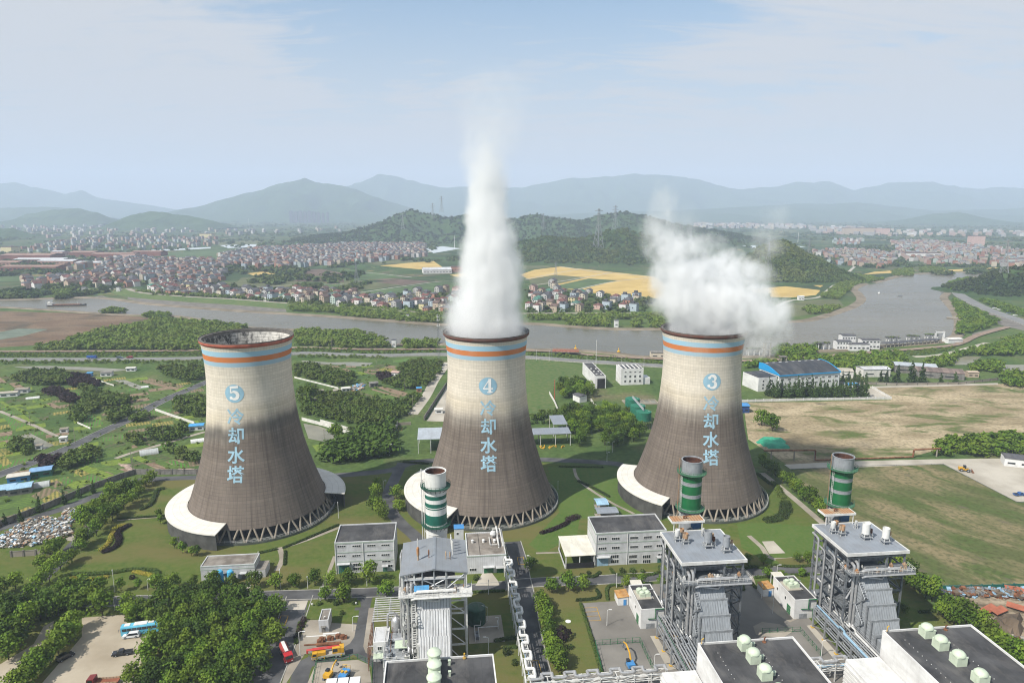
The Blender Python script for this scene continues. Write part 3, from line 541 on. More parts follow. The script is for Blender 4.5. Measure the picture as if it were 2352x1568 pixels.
# ================================================================ COOLING TOWERS
def tower_mat(seed,tilt,base=44.,soot=.3):
    m=bpy.data.materials.new('cooling tower concrete'); m.use_nodes=True; t=NT(m.node_tree); b=t.n['Principled BSDF']; P=t.coord('Object'); x,y,z=t.sep(P)
    ang=t.math('ARCTAN2',y,x); sv=(seed*7.1,seed*3.3,seed)
    Q=t.vmath('ADD',P,sv)
    streak=t.noise(t.comb(t.math('MULTIPLY',ang,24.),seed*1.7,t.math('MULTIPLY',z,.035)),1.,6,.65)
    blot=t.noise(Q,.11,6,.6)
    up=t.mix(t.rng(blot,.3,.7),(.5,.455,.38),(.555,.51,.435)); dn=t.mix(t.rng(t.noise(Q,.07,5),.35,.65),(.115,.094,.077),(.15,.124,.103))
    dn=t.mix(t.math('MULTIPLY',t.rng(streak,.45,.75),.5),dn,(.17,.145,.125)); dn=t.mix(t.math('MULTIPLY',t.rng(streak,.5,.3),.45),dn,(.05,.043,.039))
    # soot line
    lim=t.math('ADD',base,t.math('MULTIPLY',t.math('SUBTRACT',t.noise(t.comb(t.math('MULTIPLY',t.math('COSINE',ang),1.6),t.math('MULTIPLY',t.math('SINE',ang),1.6),seed),1.,4,.5),.5),11.))
    lim=t.math('ADD',lim,t.math('MULTIPLY',t.math('DIVIDE',x,20.),tilt))
    d=t.math('SUBTRACT',z,lim); f=t.rng(t.math('ADD',d,t.math('MULTIPLY',t.math('SUBTRACT',streak,.5),7.)),-8.,6.5,0,1,True)
    f2=t.math('MULTIPLY',t.rng(t.math('ABSOLUTE',t.math('ADD',d,2.)),5.,0.,0.,1.,True),soot)
    up=t.mix(t.math('MULTIPLY',t.rng(t.math('ABSOLUTE',t.math('SUBTRACT',d,4.)),6.,0.,0.,1.,True),.5),up,(.43,.37,.27)); c=t.mix(f,dn,up); c=t.mix(f2,c,(.04,.037,.035))
    c=t.mix(t.math('MULTIPLY',t.rng(z,50,76),t.math('MULTIPLY',t.rng(streak,.52,.72),.3)),c,(.3,.28,.25))
    # lift joints and shutter marks
    ring=t.math('LESS_THAN',t.math('FRACT',t.math('DIVIDE',z,1.3)),.13); rib=t.math('LESS_THAN',t.math('FRACT',t.math('MULTIPLY',ang,15.12)),.11)
    br=t.mix(t.math('MULTIPLY',t.math('MAXIMUM',ring,t.math('MULTIPLY',rib,.9)),t.rng(t.noise(Q,.2,4),.3,.6,.15,.5)),c,t.mix(f,(.06,.05,.045),(.27,.24,.2)))
    lift=t.add('ShaderNodeTexNoise',noise_dimensions='1D'); t.put(lift.inputs['W'],t.math('FLOOR',t.math('DIVIDE',z,1.3))); lift.inputs['Scale'].default_value=7.3; lift.inputs['Detail'].default_value=0
    c=t.mix(1.,br,t.mix(lift.outputs[0],(.9,.9,.9),(1.09,1.09,1.09)),'MULTIPLY')
    wn=t.add('ShaderNodeTexWhiteNoise',noise_dimensions='2D'); t.l.new(t.comb(t.math('FLOOR',t.math('DIVIDE',z,1.3)),t.math('FLOOR',t.math('MULTIPLY',ang,15.12)),0.),wn.inputs['Vector']); c=t.mix(1.,c,t.mix(wn.outputs['Value'],(.95,.95,.95),(1.05,1.05,1.05)),'MULTIPLY')
    # painted bands
    def band(z0,z1): return t.math('MULTIPLY',t.math('GREATER_THAN',z,z0),t.math('LESS_THAN',z,z1))
    wear=t.rng(blot,.3,.5,.78,1.)
    c=t.mix(t.math('MULTIPLY',band(72.5,74.6),wear),c,(.27,.44,.55)); c=t.mix(t.math('MULTIPLY',band(68.5,70.3),wear),c,(.27,.39,.47)); c=t.mix(t.math('MULTIPLY',band(70.3,72.5),wear),c,(.47,.165,.055))
    t.put(b.inputs['Base Color'],c); b.inputs['Roughness'].default_value=.92; b.inputs['Specular IOR Level'].default_value=.15; return m
inm=bpy.data.materials.new('tower inner lining'); inm.use_nodes=True; t=NT(inm.node_tree); b=t.n['Principled BSDF']; P=t.coord('Object'); x,y,z=t.sep(P); ang=t.math('ARCTAN2',y,x)
c=t.mix(t.rng(t.math('ADD',t.noise(t.comb(t.math('MULTIPLY',ang,6.),0.,t.math('MULTIPLY',z,.18)),1.3,7,.7),t.math('MULTIPLY',x,.006)),.36,.56),(.05,.047,.043),(.55,.53,.49))  # random patches, with the right side painted lighter for the sun striking it
ring=t.math('LESS_THAN',t.math('FRACT',t.math('DIVIDE',z,1.3)),.18); c=t.mix(t.math('MULTIPLY',ring,.5),c,(.04,.04,.04)); t.put(b.inputs['Base Color'],c); b.inputs['Roughness'].default_value=.95
INNER=inm
PROF=[(5.0,31.2),(7,30.4),(9,29.55),(12,28.4),(16,26.9),(20,25.5),(24.3,24.1),(28,23.0),(32,21.95),(36,21.1),(40.8,20.25),(45,19.7),(49,19.3),(53,18.98),(57,18.72),(62,18.6),(66.4,18.72),(70,19.0),(74,19.45),(76.9,19.85)]
PROF=[(z,r*(.93-.02*max(0,min(1,(z-30)/40)))) for z,r in PROF]
def Rz(z): return float(np.interp(z,[p[0] for p in PROF],[p[1] for p in PROF]))
EMB=M('emblem blue',(.27,.45,.56),var=.1,scale=.3); LETB=M('lettering blue',(.31,.48,.58),var=.1,scale=.25); LETW=M('emblem white',(.78,.78,.76),var=.05)
RIMR=M('rim red paint',(.5,.125,.08),var=.25,scale=.4,col2=(.58,.17,.11)); RIMD=M('rim rusty',(.24,.085,.06),var=.3,scale=.5,col2=(.15,.09,.075))
def wrap(me,zc,x0=0.,off=.09):
    """bend flat lettering (x,y) round the shell, facing -Y; then give it thickness inward"""
    bm=bmesh.new(); bm.from_mesh(me)
    for _ in range(2): bmesh.ops.subdivide_edges(bm,edges=[e for e in bm.edges if e.calc_length()>1.1],cuts=1)
    bmesh.ops.triangulate(bm,faces=bm.faces)
    for v in bm.verts:
        z=zc+v.co.y*.97; r=Rz(z)+off; a=(v.co.x+x0)/r; v.co=(r*math.sin(a),-r*math.cos(a),z)
    bm.to_mesh(me); bm.free()
def flat_text(ch,size):
    c=bpy.data.curves.new('lettering','FONT'); c.body=ch; c.size=size; c.offset=size*.022; c.resolution_u=3; c.align_x='CENTER'; c.align_y='CENTER'
    o=bpy.data.objects.new('lettering',c); me=bpy.data.meshes.new_from_object(o); bpy.data.objects.remove(o); bpy.data.curves.remove(c)
    xs=[v.co.x for v in me.vertices]; ys=[v.co.y for v in me.vertices]; cx,cy=(min(xs)+max(xs))/2,(min(ys)+max(ys))/2
    for v in me.vertices: v.co.x-=cx; v.co.y-=cy; v.co.z=0
    return me
def stroke(mb,pts,w_):
    for k in range(len(pts)-1):
        a,b=Vector(pts[k]),Vector(pts[k+1]); w0=w_[k] if isinstance(w_,list) else w_; w1=w_[k+1] if isinstance(w_,list) else w_
        d=(b-a).normalized(); n=Vector((-d.y,d.x)); e=d*min(w0,w1)*.25
        p=[a-n*w0/2-e,b-n*w1/2+e,b+n*w1/2+e,a+n*w0/2-e]; mb.face([(q.x,q.y,0) for q in p])
def arc(cx,cy,rx,ry,a0,a1,n=14): return [(cx+rx*math.cos(R(a0+(a1-a0)*i/n)),cy+ry*math.sin(R(a0+(a1-a0)*i/n))) for i in range(n+1)]
def digit(ch):
    mb=MB()
    if ch=='5':
        stroke(mb,[(-1.35,2.55),(1.5,2.75)],.95); stroke(mb,[(-1.2,2.6),(-1.35,.3)],.55)
        p=arc(-.1,-.75,1.45,1.5,140,-150,18); stroke(mb,p,[.35+1.0*math.sin(PI*i/18) for i in range(19)]); mb.lathe([(.0,0),(.62,0)],14,-1.25,-1.75,cap=False)
    elif ch=='4':
        stroke(mb,[(.75,2.8),(.75,-2.7)],1.15); stroke(mb,[(-.2,-2.65),(1.75,-2.65)],.5); stroke(mb,[(.5,2.7),(-1.75,-.9)],.4); stroke(mb,[(-1.85,-1.15),(1.9,-1.15)],.6)
    else:
        p=arc(0,1.35,1.3,1.3,165,-90,16); stroke(mb,p,[.4+.85*math.sin(PI*min(1,i/14)) for i in range(17)])
        p=arc(0,-1.2,1.5,1.45,90,-165,16); stroke(mb,p,[.35+.95*math.sin(PI*min(1,i/14)) for i in range(17)]); mb.lathe([(0,0),(.6,0)],14,-1.2,1.75,cap=False); mb.lathe([(0,0),(.62,0)],14,-1.35,-1.75,cap=False)
    return mb
def cooling_tower(num,loc,label,face,seed,tilt,base,rim,annexes,ladder=None):
    T=thing('cooling_tower',label,'cooling tower',loc)
    mb=MB(); mb.lathe([(r,z) for z,r in PROF],144,cap=False); o=mb.build('shell',tower_mat(seed,tilt,base,.7 if num=='5' else .22),T,True)
    mb=MB(); mb.lathe([(PROF[0][1],PROF[0][0]),(PROF[0][1]-.9,PROF[0][0])]+[(r-.55,z+.02) for z,r in PROF],144,cap=False); mb.build('inner_lining',INNER,T,True)
    mb=MB(); r=PROF[-1][1]; mb.lathe([(r-.0,76.2),(r+.6,76.9),(r+.66,77.0),(r+.66,77.75),(r+.56,77.8)],144,cap=False); mb.build('rim_ring',rim,T,True)
    mb=MB(); mb.lathe([(r+.66,77.78),(r+.66,78.2),(r+.5,78.2),(r+.5,77.95),(r-.55,77.95),(r-.58,76.6)],144,cap=False); mb.build('rim_walkway',M('rim walkway',(.13,.12,.11),var=.3),T)
    for k in range(36):           # V columns
        a=2*PI*k/36
        for sg in (-1,1):
            a1=a+sg*2*PI/36*.42; mb=MB(); mb.tube([(30.9*math.cos(a+sg*.006),30.9*math.sin(a+sg*.006),.2),(28.5*math.cos(a1),28.5*math.sin(a1),5.3)],.4,8)
            mb.build('column',MATS['column concrete'],T,True)
    mb=MB(); mb.lathe([(32.3,0),(32.3,1.0),(31.9,1.0),(31.9,.35),(0.01,.35)],96,cap=False); mb.build('basin',[MATS['basin concrete']],T)
    mb=MB(); mb.lathe([(32.1,1.0),(32.1,2.0)],96,cap=False)
    fill=MB(); fill.lathe([(25.8,.4),(25.8,6.0),(0.01,6.0)],72,cap=False); fill.build('fill_packing',M('dark packing',(.018,.02,.02),var=.3),T)
    ringr=MB()
    for z in (1.5,2.05): ringr.lathe([(32.12,z),(32.18,z+.06),(32.12,z+.08)],96,cap=False)
    for k in range(96): a=2*PI*k/96; ringr.tube([(32.15*math.cos(a),32.15*math.sin(a),1),(32.15*math.cos(a),32.15*math.sin(a),2.1)],.04,4)
    ringr.build('railing',STEELW,T)
    for a0,a1,ro in annexes:      # wind-shield annexe: sheet roof over a dark louvred wall
        a0,a1=R(a0),R(a1); n=max(8,int((a1-a0)/.05))
        mb=MB(); mb.lathe([(28.3,7.7),(ro+.5,6.9),(ro+.5,6.5),(28.5,7.3),(28.3,7.7)],n,a0=a0,a1=a1,cap=False)
        for a in (a0,a1): mb.face([(r_*math.cos(a),r_*math.sin(a),z) for r_,z in ((28.3,7.7),(ro+.5,6.9),(ro+.5,6.5),(28.5,7.3))])
        mb.build('annexe_roof',MATS['annexe roof'],T)
        mb=MB(); mb.lathe([(ro,0.05),(ro,6.6)],n,a0=a0,a1=a1,cap=False); mb.build('louvre_wall',MATS['louvre'],T)
    e=thing('number_emblem',None,None,(0,0,0)); 
    me=MB(); me.lathe([(0.01,0),(3.8,0)],40,cap=False); E_=me.build('number_emblem',EMB,T); wrap(E_.data,57.8); bpy.data.objects.remove(e); E_.rotation_euler=(0,0,face)
    D=digit(num); D.v=[(x*1.02,y*1.02,0) for x,y,z in D.v]; d=D.build('digit',LETW,E_); wrap(d.data,57.8,0,.16)
    for ch,z in zip('冷却水塔',(48.5,40.8,33.1,25.7)):
        me=flat_text(ch,7.0); me.materials.append(LETB); wrap(me,z); o=bpy.data.objects.new('character',me); COL.objects.link(o); o.parent=T; o.rotation_euler=(0,0,face)
    if ladder is not None:
        mb=MB(); a=R(ladder); pts=[((r+.3)*math.cos(a),(r+.3)*math.sin(a),z) for z,r in PROF]; mb.tube(pts,.12,4); mb.build('lightning_strip',STEELD,T)
    return T
M('column concrete',(.29,.25,.2),var=.2,scale=.4,grime=.3); M('basin concrete',(.1,.11,.095),var=.3,scale=.2); ar=bpy.data.materials.new('annexe roof'); ar.use_nodes=True; t=NT(ar.node_tree); b=t.n['Principled BSDF']; P=t.coord('Object'); x,y,z=t.sep(P); an=t.math('ARCTAN2',y,x); rr=t.math('SQRT',t.math('ADD',t.math('MULTIPLY',x,x),t.math('MULTIPLY',y,y)))
sm=t.math('MAXIMUM',t.math('LESS_THAN',t.math('FRACT',t.math('MULTIPLY',an,7.)),.035),t.math('LESS_THAN',t.math('FRACT',t.math('DIVIDE',rr,2.6)),.06))
c=t.mix(t.rng(t.noise(P,.3,6,.65),.35,.7),(.6,.58,.53),(.5,.475,.42)); c=t.mix(t.math('MULTIPLY',sm,.4),c,(.2,.19,.17)); t.put(b.inputs['Base Color'],c); b.inputs['Roughness'].default_value=.8; MATS['annexe roof']=ar
M('louvre',(.075,.075,.07),var=.3,scale=.3,bump=.2)
T5=(-110.8,280.5); T4=(-11.2,292.3); T3=(85.3,299.5)
cooling_tower('5',T5,'concrete cooling tower numbered 5 with a clean red rim and no steam rising',R(0),1,3.2,44.,RIMR,[(150,264.5,36.4),(4,66,36.4)])
cooling_tower('4',T4,'concrete cooling tower numbered 4 with a tall straight steam column above it',R(4),2,-.8,45.,RIMD,[(150,246,37.0)])
cooling_tower('3',T3,'concrete cooling tower numbered 3 with billowing steam drifting off its rim',R(0),3,.8,46.5,RIMD,[(148,233,35.6)])
# ================================================================ PLANT BUILDINGS
def onb(k,X,Y,b):
    """where a sight line meets the upright plane b of the plant grid: (a, height)"""
    ox,oy,s=OFF[k]; x=(ox+X*s-1176)/FPX; y=-(oy+Y*s-784)/FPX; d=(x,_c+y*_s,-_s+y*_c)
    t=b/(-d[0]*math.sin(PA)+d[1]*math.cos(PA)); return (t*(d[0]*math.cos(PA)+d[1]*math.sin(PA)),CAM_H+t*d[2])
def window(par,x,y,z,wd,ht,nm=3,frame=None,face='f'):
    """recess, frame, mullions and pane; face f = front (-y), l = left (-x)"""
    mb=MB(); fr=.09
    def bx(m,x0,z0,w_,h_,t_,o_):
        if face=='f': m.box(x0,y-o_,z0,w_,t_,h_)
        else: m.box(x-o_,y+x0-x,z0,t_,w_,h_)
    bx(mb,x,z-ht/2-fr,wd+2*fr,fr,.16,.03); bx(mb,x,z+ht/2,wd+2*fr,fr,.16,.03)
    for q in range(nm+1): bx(mb,x-wd/2+wd*q/nm,z-ht/2,.08,ht,.14,.03)
    o=mb.build('window',frame or WHT,par); p=MB(); bx(p,x,z-ht/2,wd,ht,.06,.02); p.build('pane',GLASS,o); return o
def door(par,x,y,z,wd,ht,mat,canopy=True):
    mb=MB(); mb.box(x,y-.05,z,wd,.14,ht); mb.box(x,y-.13,z,.06,.06,ht); d=mb.build('door',mat,par)
    if canopy: c=MB(); c.box(x,y-.75,ht+z+.25,wd+.8,1.5,.18); c.build('canopy',WALLW,par)
def hall(name,label,cat,a0,a1,b0,b1,h,wall,roof,par=.5,bands=(),group=None):
    w_,d=a1-a0,b1-b0; T=thing(name,label,cat,pw((a0+a1)/2,(b0+b1)/2),PA,group)
    mb=MB(); mb.box(0,0,0,w_,d,h-par-.05); 
    for x,y,sx,sy in ((0,-d/2+.15,w_,.3),(0,d/2-.15,w_,.3),(-w_/2+.15,0,.3,d-.6),(w_/2-.15,0,.3,d-.6)): mb.box(x,y,h-par-.05,sx,sy,par+.05)
    mb.build('wall',wall,T); mb=MB(); mb.box(0,0,h-par-.04,w_-.64,d-.64,.1); mb.build('roof',roof,T)
    if bands:
        for z,hh in bands: mb=MB(); mb.box(0,-d/2-.03,z,w_+.04,.1,hh); mb.box(w_/2+.03,0,z,.1,d,hh); mb.box(-w_/2-.03,0,z,.1,d,hh); mb.build('band',BANDG,T)
    return T,w_,d
# three-storey workshop between the middle and right tower, and its twin on the left
T,w_,d=hall('workshop','white three storey workshop with black roof and a cream lean-to shed on its left','workshop',55,81.8,228.3,242.3,13.2,WALLW,ROOFB,bands=((12.5,.5),(8.9,.35),(4.9,.35)))
for X,Yr in ((1795,(580,645)),(1885,(578,640)),(2010,(573,635)),(2105,(569,631)),(2190,(565,627))):
    for Y in Yr: a,z=onb(6,X,Y,228.3); window(T,a-68.4,-d/2,z,3.0,.95,4)
for X in (1878,2003,2096):
    for Y in (701,734): a,z=onb(6,X,Y,228.3); window(T,a-68.4,-d/2,z,3.0,1.3,4)
a,z=onb(6,2190,700,228.3); window(T,a-68.4,-d/2,3.4,1.8,.8,2); door(T,-10.6,-d/2,0,4.2,3.6,ROOFPB); door(T,11.2,-d/2,0,1.8,2.4,TEAL); 
mb=MB()
for x in (-13.2,-1.4,13.2): mb.tube([(x,-d/2-.15,0),(x,-d/2-.15,12.6)],.12,6); 
mb.build('downpipe',WHT,T)
S=thing('lean_to_shed','cream roofed open shed leaning on the white workshop','shed',pw(49.2,234.9),PA)
mb=MB(); mb.profile_x([(-7.6,5.0),(7.6,5.3),(7.6,5.5),(-7.6,5.2)],-5.7,5.7); mb.build('roof',M('cream sheet roof',(.7,.67,.58),var=.07,scale=.3,stripe=('X',1.2,.12,.06)),S)
for x in (-5.3,-.2,5.2):
    for y in (-7.2,7.2): mb=MB(); mb.box(x,y,0,.3,.3,5.05); mb.build('post',WHT,S)
mb=MB(); mb.box(0,-7.4,0.05,10.4,.15,2.2); mb.build('front_screen',DARK,S); mb=MB(); mb.box(-5.6,0,.05,.2,14.6,.9); mb.build('low_wall',WALLW,S)
T,w_,d=hall('workshop','white three storey workshop with black roof in front of the left and middle towers','workshop',-39.8,-18.5,232.7,247.2,12.3,WALLW,ROOFB,bands=((11.6,.5),(8.1,.35),(4.5,.35)))
cx=-29.15
for X in (10,112,214,310):
    for Y in (632-X*.03,698-X*.03): a,z=onb(6,X,Y,232.7); window(T,a-cx,-d/2,z,2.9,.7,4)
for X in (118,220):
    for Y in (757,785): a,z=onb(6,X,Y,232.7); window(T,a-cx,-d/2,z,2.9,1.2,4)
door(T,-7.7,-d/2,0,3.8,3.9,TEAL); door(T,7.,-d/2,0,1.5,2.3,TEAL); window(T,8.9,-d/2,2.2,1.6,.9,2); window(T,7.5,-d/2,4.0,3.,.6,3)
mb=MB(); 
for x in (-10.4,-.6,10.4): mb.tube([(x,-d/2-.15,0),(x,-d/2-.15,11.7)],.12,6)
mb.build('downpipe',WHT,T)
# low pump house with two blue tanks
T,w_,d=hall('pump_house','low white pump house with stained flat roof in front of the left tower','pump house',-86.8,-68.2,233,240.8,5.6,WALLW,ROOFC,.35,bands=((4.0,.2),(5.25,.2)))
for x in (-6.2,-1.3): window(T,x,-d/2,1.9,1.9,1.0,3)
door(T,5.4,-d/2,0,1.6,2.3,WALLB); mb=MB(); mb.box(11.1,-.6,0,3.6,6.4,3.0); mb.box(11.1,-.6,3.0,3.7,6.5,.16,1); mb.build('annexe',[WALLW,ROOFC],T)
mb=MB(); mb.rail([(8.9,-3.5,5.6),(8.9,3.5,5.6)]); mb.rail([(-9.2,-3.8,2.),(-9.2,-3.8,5.9)]); mb.build('railing',STEELW,T)
def tank(name,label,cat,loc,r,h,mat,dome=.5,legs=0,group=None,stairs=False):
    T=thing(name,label,cat,loc,PA,group); z0=legs
    mb=MB(); mb.lathe([(r,z0+.05),(r,z0+h),(r*.97,z0+h+dome*.3),(r*.7,z0+h+dome*.8),(.01,z0+h+dome)],28); mb.build('tank_shell',mat,T,True)
    for q in (.34,.68): mb=MB(); mb.lathe([(r+.01,z0+h*q),(r+.06,z0+h*q),(r+.06,z0+h*q+.12),(r+.01,z0+h*q+.12)],28,cap=False); mb.build('hoop',mat,T)
    if legs:
        for k in range(4 if r<2.5 else 6): a=2*PI*(k+.5)/(4 if r<2.5 else 6); mb=MB(); mb.tube([(r*.9*math.cos(a),r*.9*math.sin(a),0),(r*.85*math.cos(a),r*.85*math.sin(a),z0+.2)],.22,6); mb.build('leg',CONC,T)
    mb=MB(); mb.tube([(r+.1,0,.1),(r+.5,0,.5),(r+.5,0,h+z0-.3),(r*.6,0,h+z0+dome+.1)],.1,6); mb.build('pipe',STEELW,T)
    return T
TANKB=M('sky blue tank',(.08,.38,.62),rough=.45,var=.12)
tank('water_tank','sky blue water tank by the pump house wall, the left of the pair',None or 'tank',pw(-79.6,231),1.15,4.4,TANKB,.6); tank('water_tank','sky blue water tank by the pump house wall, the right of the pair','tank',pw(-75.9,230.6),1.15,4.4,TANKB,.6)
# switch house with roof plant
T,w_,d=hall('switch_house','single storey ribbed white building with brown roof right of the striped stack','building',7.6,21.8,227.5,245.5,7.3,WHTD,ROOFC,.5,bands=((6.7,.4),))
door(T,.7,-d/2,0,3.4,2.6,GREENP); door(T,4.8,-d/2,0,2.4,2.2,GREENP); window(T,-5.,-d/2,1.8,2.4,1.0,4)
mb=MB(); mb.lathe([(.01,1.6),(.9,1.8),(1.3,2.7),(.9,3.6),(.01,3.8)],16,3.4,4.8); mb.v=[(x,y,z+5.8) for x,y,z in mb.v]; mb.build('pressure_vessel',STEELW,T,True)
for k,(x,y) in enumerate(((-4.6,1.5),(-.5,1.5),(3.6,1.))): mb=MB(); mb.cyl(x,y,6.85,.45,.9,12); mb.lathe([(.6,7.75),(.6,7.9),(.01,8.3)],12,x,y); mb.build('roof_vent',WHT,T)
mb=MB(); mb.tube([(4.9,8.6,7.4),(4.9,8.6,9.3),(4.9,3.,9.3),(4.9,3.,7.6),(4.9,-3.2,7.6),(4.9,-3.2,6.9)],.28,8); mb.tube([(3.4,8,7.5),(3.4,8,8.8),(6.2,8,8.8),(6.2,-6,8.8)],.2,8); mb.tube([(1.8,4,7.5),(1.8,-2,7.5),(4.2,-2,7.5)],.18,6); mb.build('roof_pipe',STEELW,T)
mb=MB(); mb.rail([(6.9,-8.6,7.3),(6.9,8.6,7.3)],1.1,1.5); mb.build('railing',STEELW,T); mb=MB(); mb.box(-2.3,0,6.85,.12,17,.1); mb.build('roof_joint',DARK,T)
S=thing('stair_tower','slim white stair tower with blue roof beside the green banded stack','tower',pw(5.2,247.6),PA); mb=MB(); mb.box(0,0,0,3.6,3.4,8.8); mb.build('wall',WALLW,S); mb=MB(); mb.box(0,0,8.8,3.9,3.7,.25); mb.build('roof',BLUP,S); window(S,-.5,-1.7,6.9,.9,.9,1); window(S,-.5,-1.7,3.5,.9,.9,1)
# little block house, HRSG side houses
T,w_,d=hall('block_house','small grey windowless block house above the rusty pipe yard','building',-39.9,-36.9,197.6,204,4.2,WALLW,ROOFC,.3); mb=MB(); mb.box(-.1,-d/2-.5,2.2,1.4,.9,.12); mb.box(-.1,-d/2-.06,.05,1.2,.1,2.); mb.build('door',WALLB,T); mb=MB(); mb.tube([(0,-2,3.95),(0,-2,4.6),(.5,-2,4.8)],.15,6); mb.build('vent_pipe',WHT,T)
def cooler(T,x,y,z,s=1.6):
    mb=MB(); mb.box(x,y,z,s,s,s*.75); mb.lathe([(s*.42,z+s*.75),(s*.45,z+s*.95),(s*.3,z+s*1.05),(.01,z+s*1.1)],16,x,y); mb.build('cooling_unit',VENTG,T)
def side_house(a,label):
    T,w_,d=hall('control_house',label,'building',a,a+7.4,188.9,203.4,6.8,WALLWW,ROOFB,.25)
    for x,y in ((-1.6,2.2),(-1.2,.2),(.3,2.4),(.6,.3)): cooler(T,x,y,6.7,1.7)
    mb=MB(); mb.box(-.5,1.2,6.65,5.4,5.6,.14); mb.build('plinth',CONCL,T); 
    for y,z in ((4.,4.2),(-1.5,4.2),(-4.5,1.6)): window(T,-w_/2,y,z,.9,1.1,1,face='l')
    mb=MB(); mb.box(-w_/2-.05,-3.9,0.02,.12,2.2,3.0); mb.build('door',M('green door',(.05,.16,.07),var=.1),T); mb=MB(); mb.box(-.6,-d/2-.05,.05,2.6,.12,1.8); mb.build('door',STEEL,T)
    mb=MB(); mb.tube([(-1.5,-d/2-.3,3.6),(3.2,-d/2-.5,3.6)],.14,6); mb.tube([(.8,-d/2-.4,3.6),(.8,-d/2-.4,6.9),(6,-d/2-.4,6.9)],.16,6); mb.tube([(2.4,-d/2-.4,0),(2.4,-d/2-.4,3.6)],.12,6); mb.build('green_pipe',GREENP,T)
    mb=MB(); mb.tube([(.5,6,7.2),(.5,3,7.2),(3.6,3,7.2)],.16,6); mb.tube([(1.4,-2,7.1),(1.4,4,7.1)],.2,6); mb.build('roof_pipe',ALU,T)
    S=thing('lean_to','small lean-to with rust orange roof beside the %s white control house'%('middle' if a<80 else 'right'),'lean-to',pw(a-2.,204.5),PA); mb=MB(); mb.profile_y([(-1.8,0),(1.8,0),(1.8,3.2),(-1.8,2.8)],-2.2,2.2); mb.build('wall',WALLWW,S); mb=MB(); mb.profile_y([(-2,2.83),(2,3.25),(2,3.4),(-2,2.98)],-2.4,2.4); mb.build('roof',M('rust orange roof',(.45,.2,.05),var=.3,scale=.6,col2=(.55,.32,.12),stripe=('Y',.9,.3,.12)),S); mb=MB(); mb.box(.6,-2.25,.02,1.,.1,2.1); mb.build('door',BLUP,S)
    C=thing('pavilion_shelter','cream roofed little shelter behind the %s white control house'%('middle' if a<80 else 'right'),'shelter',pw(a+4.,207.5),PA); mb=MB(); mb.profile_x([(-2,4.3),(2,4.7),(2,4.85),(-2,4.45)],-1.9,1.9); mb.build('roof',MATS['cream sheet roof'],C)
    for x in (-1.7,1.7):
        for y in (-1.7,1.7): mb=MB(); mb.box(x,y,0,.2,.2,4.35); mb.build('post',WHT,C)
side_house(60.6,'white flat roofed control house with pale green coolers left of the middle boiler tower'); side_house(111.3,'white flat roofed control house with pale green coolers left of the right boiler tower')
S=thing('hut','small grey hut with pale roof in the shade right of the middle boiler tower','hut',pw(89.8,196.5),PA); mb=MB(); mb.box(0,0,0,3.6,6.4,2.7); mb.build('wall',WALLW,S); mb=MB(); mb.profile_y([(-2.1,2.7),(2.1,2.7),(2.1,2.85),(0,3.2),(-2.1,2.85)],-3.6,3.6); mb.build('roof',ROOFG,S); mb=MB(); mb.box(-.2,-3.25,.02,.9,.1,2.); mb.build('door',WALLB,S); window(S,1.1,-3.2,1.6,.6,.6,1)
T,w_,d=hall('pump_building','low grey pump building with flat brown roof behind the middle boiler tower','building',90,97.5,213,226,4.,WALLW,ROOFC,.3); mb=MB(); mb.rail([(2.5,-7.4,.1),(3.4,-7.4,4.),(3.4,6,4.)],1.,1.2); mb.build('railing',STEELW,T)
for nm,a,b,w_,d in (('upper',69.0,277.8,5.4,7.),('lower',69.2,268.9,9.4,6.2)):
    S=thing('bike_shelter','blue grey roofed open shelter on the lawn, the %s of the two'%nm,'shelter',pw(a,b),PA); mb=MB(); mb.profile_x([(-d/2,2.8),(0,3.3),(d/2,2.8),(d/2,2.95),(0,3.45),(-d/2,2.95)],-w_/2,w_/2); mb.build('roof',ROOFPB if nm=='upper' else ROOFG,S)
    for x in (-w_/2+.3,w_/2-.3):
        for y in (-d/2+.3,d/2-.3): mb=MB(); mb.box(x,y,0,.18,.18,2.9); mb.build('post',STEELD,S)
    mb=MB(); mb.box(0,0,.02,w_,d,.12); mb.build('floor_slab',CONC,S)
# ---- turbine halls along the bottom edge
def mushroom(T,x,y,z):
    mb=MB(); mb.box(x,y,z,2.7,2.7,2.3); v=mb.build('vent_house',VENTG,T); m2=MB(); m2.lathe([(1.3,z+2.3),(1.55,z+2.35),(1.5,z+2.75),(1.0,z+3.25),(.01,z+3.45)],24,x,y); m2.build('dome',VENTG,v,True); m3=MB(); m3.cyl(x+2.6,y+.6,z,.4,.9,10); m3.lathe([(.5,z+.9),(.5,z+1.),(.01,z+1.25)],10,x+2.6,y+.6); m3.build('roof_vent',VENTG,T)
for a0,a1,nm,va in ((63.2,88.6,'middle',74.3),(113.2,138.2,'right',123.5)):
    T,w_,d=hall('turbine_hall','white turbine hall with black roof and separate pale green domed vents, the %s one'%nm,'turbine hall',a0,a1,112,149.9,22,WALLWW,ROOFB,.55)
    for b in (147.2,142.2,136.2,129.3): mushroom(T,va-(a0+a1)/2,b-130.95,21.5)
    mb=MB(); mb.tube([(4.5,18,21.5),(4.5,18,22.7),(4.9,18,22.9)],.18,6); mb.cyl(4.5,18,21.5,.5,.25,8); mb.build('vent_pipe',RUST,T)
    for k in range(2): mb=MB(); [mb.box(-9+9*k+2*k,15-1.6*q,21.56,.14,.14,.12) for q in range(14)]; mb.build('roof_stud',WHT,T)
    mb=MB(); mb.tube([(-w_/2+.8,d/2-.6,22),(-w_/2+.8,d/2-.6,23.2),(-w_/2+1.3,d/2-.6,23.6)],.12,6); mb.build('davit',YEL,T)
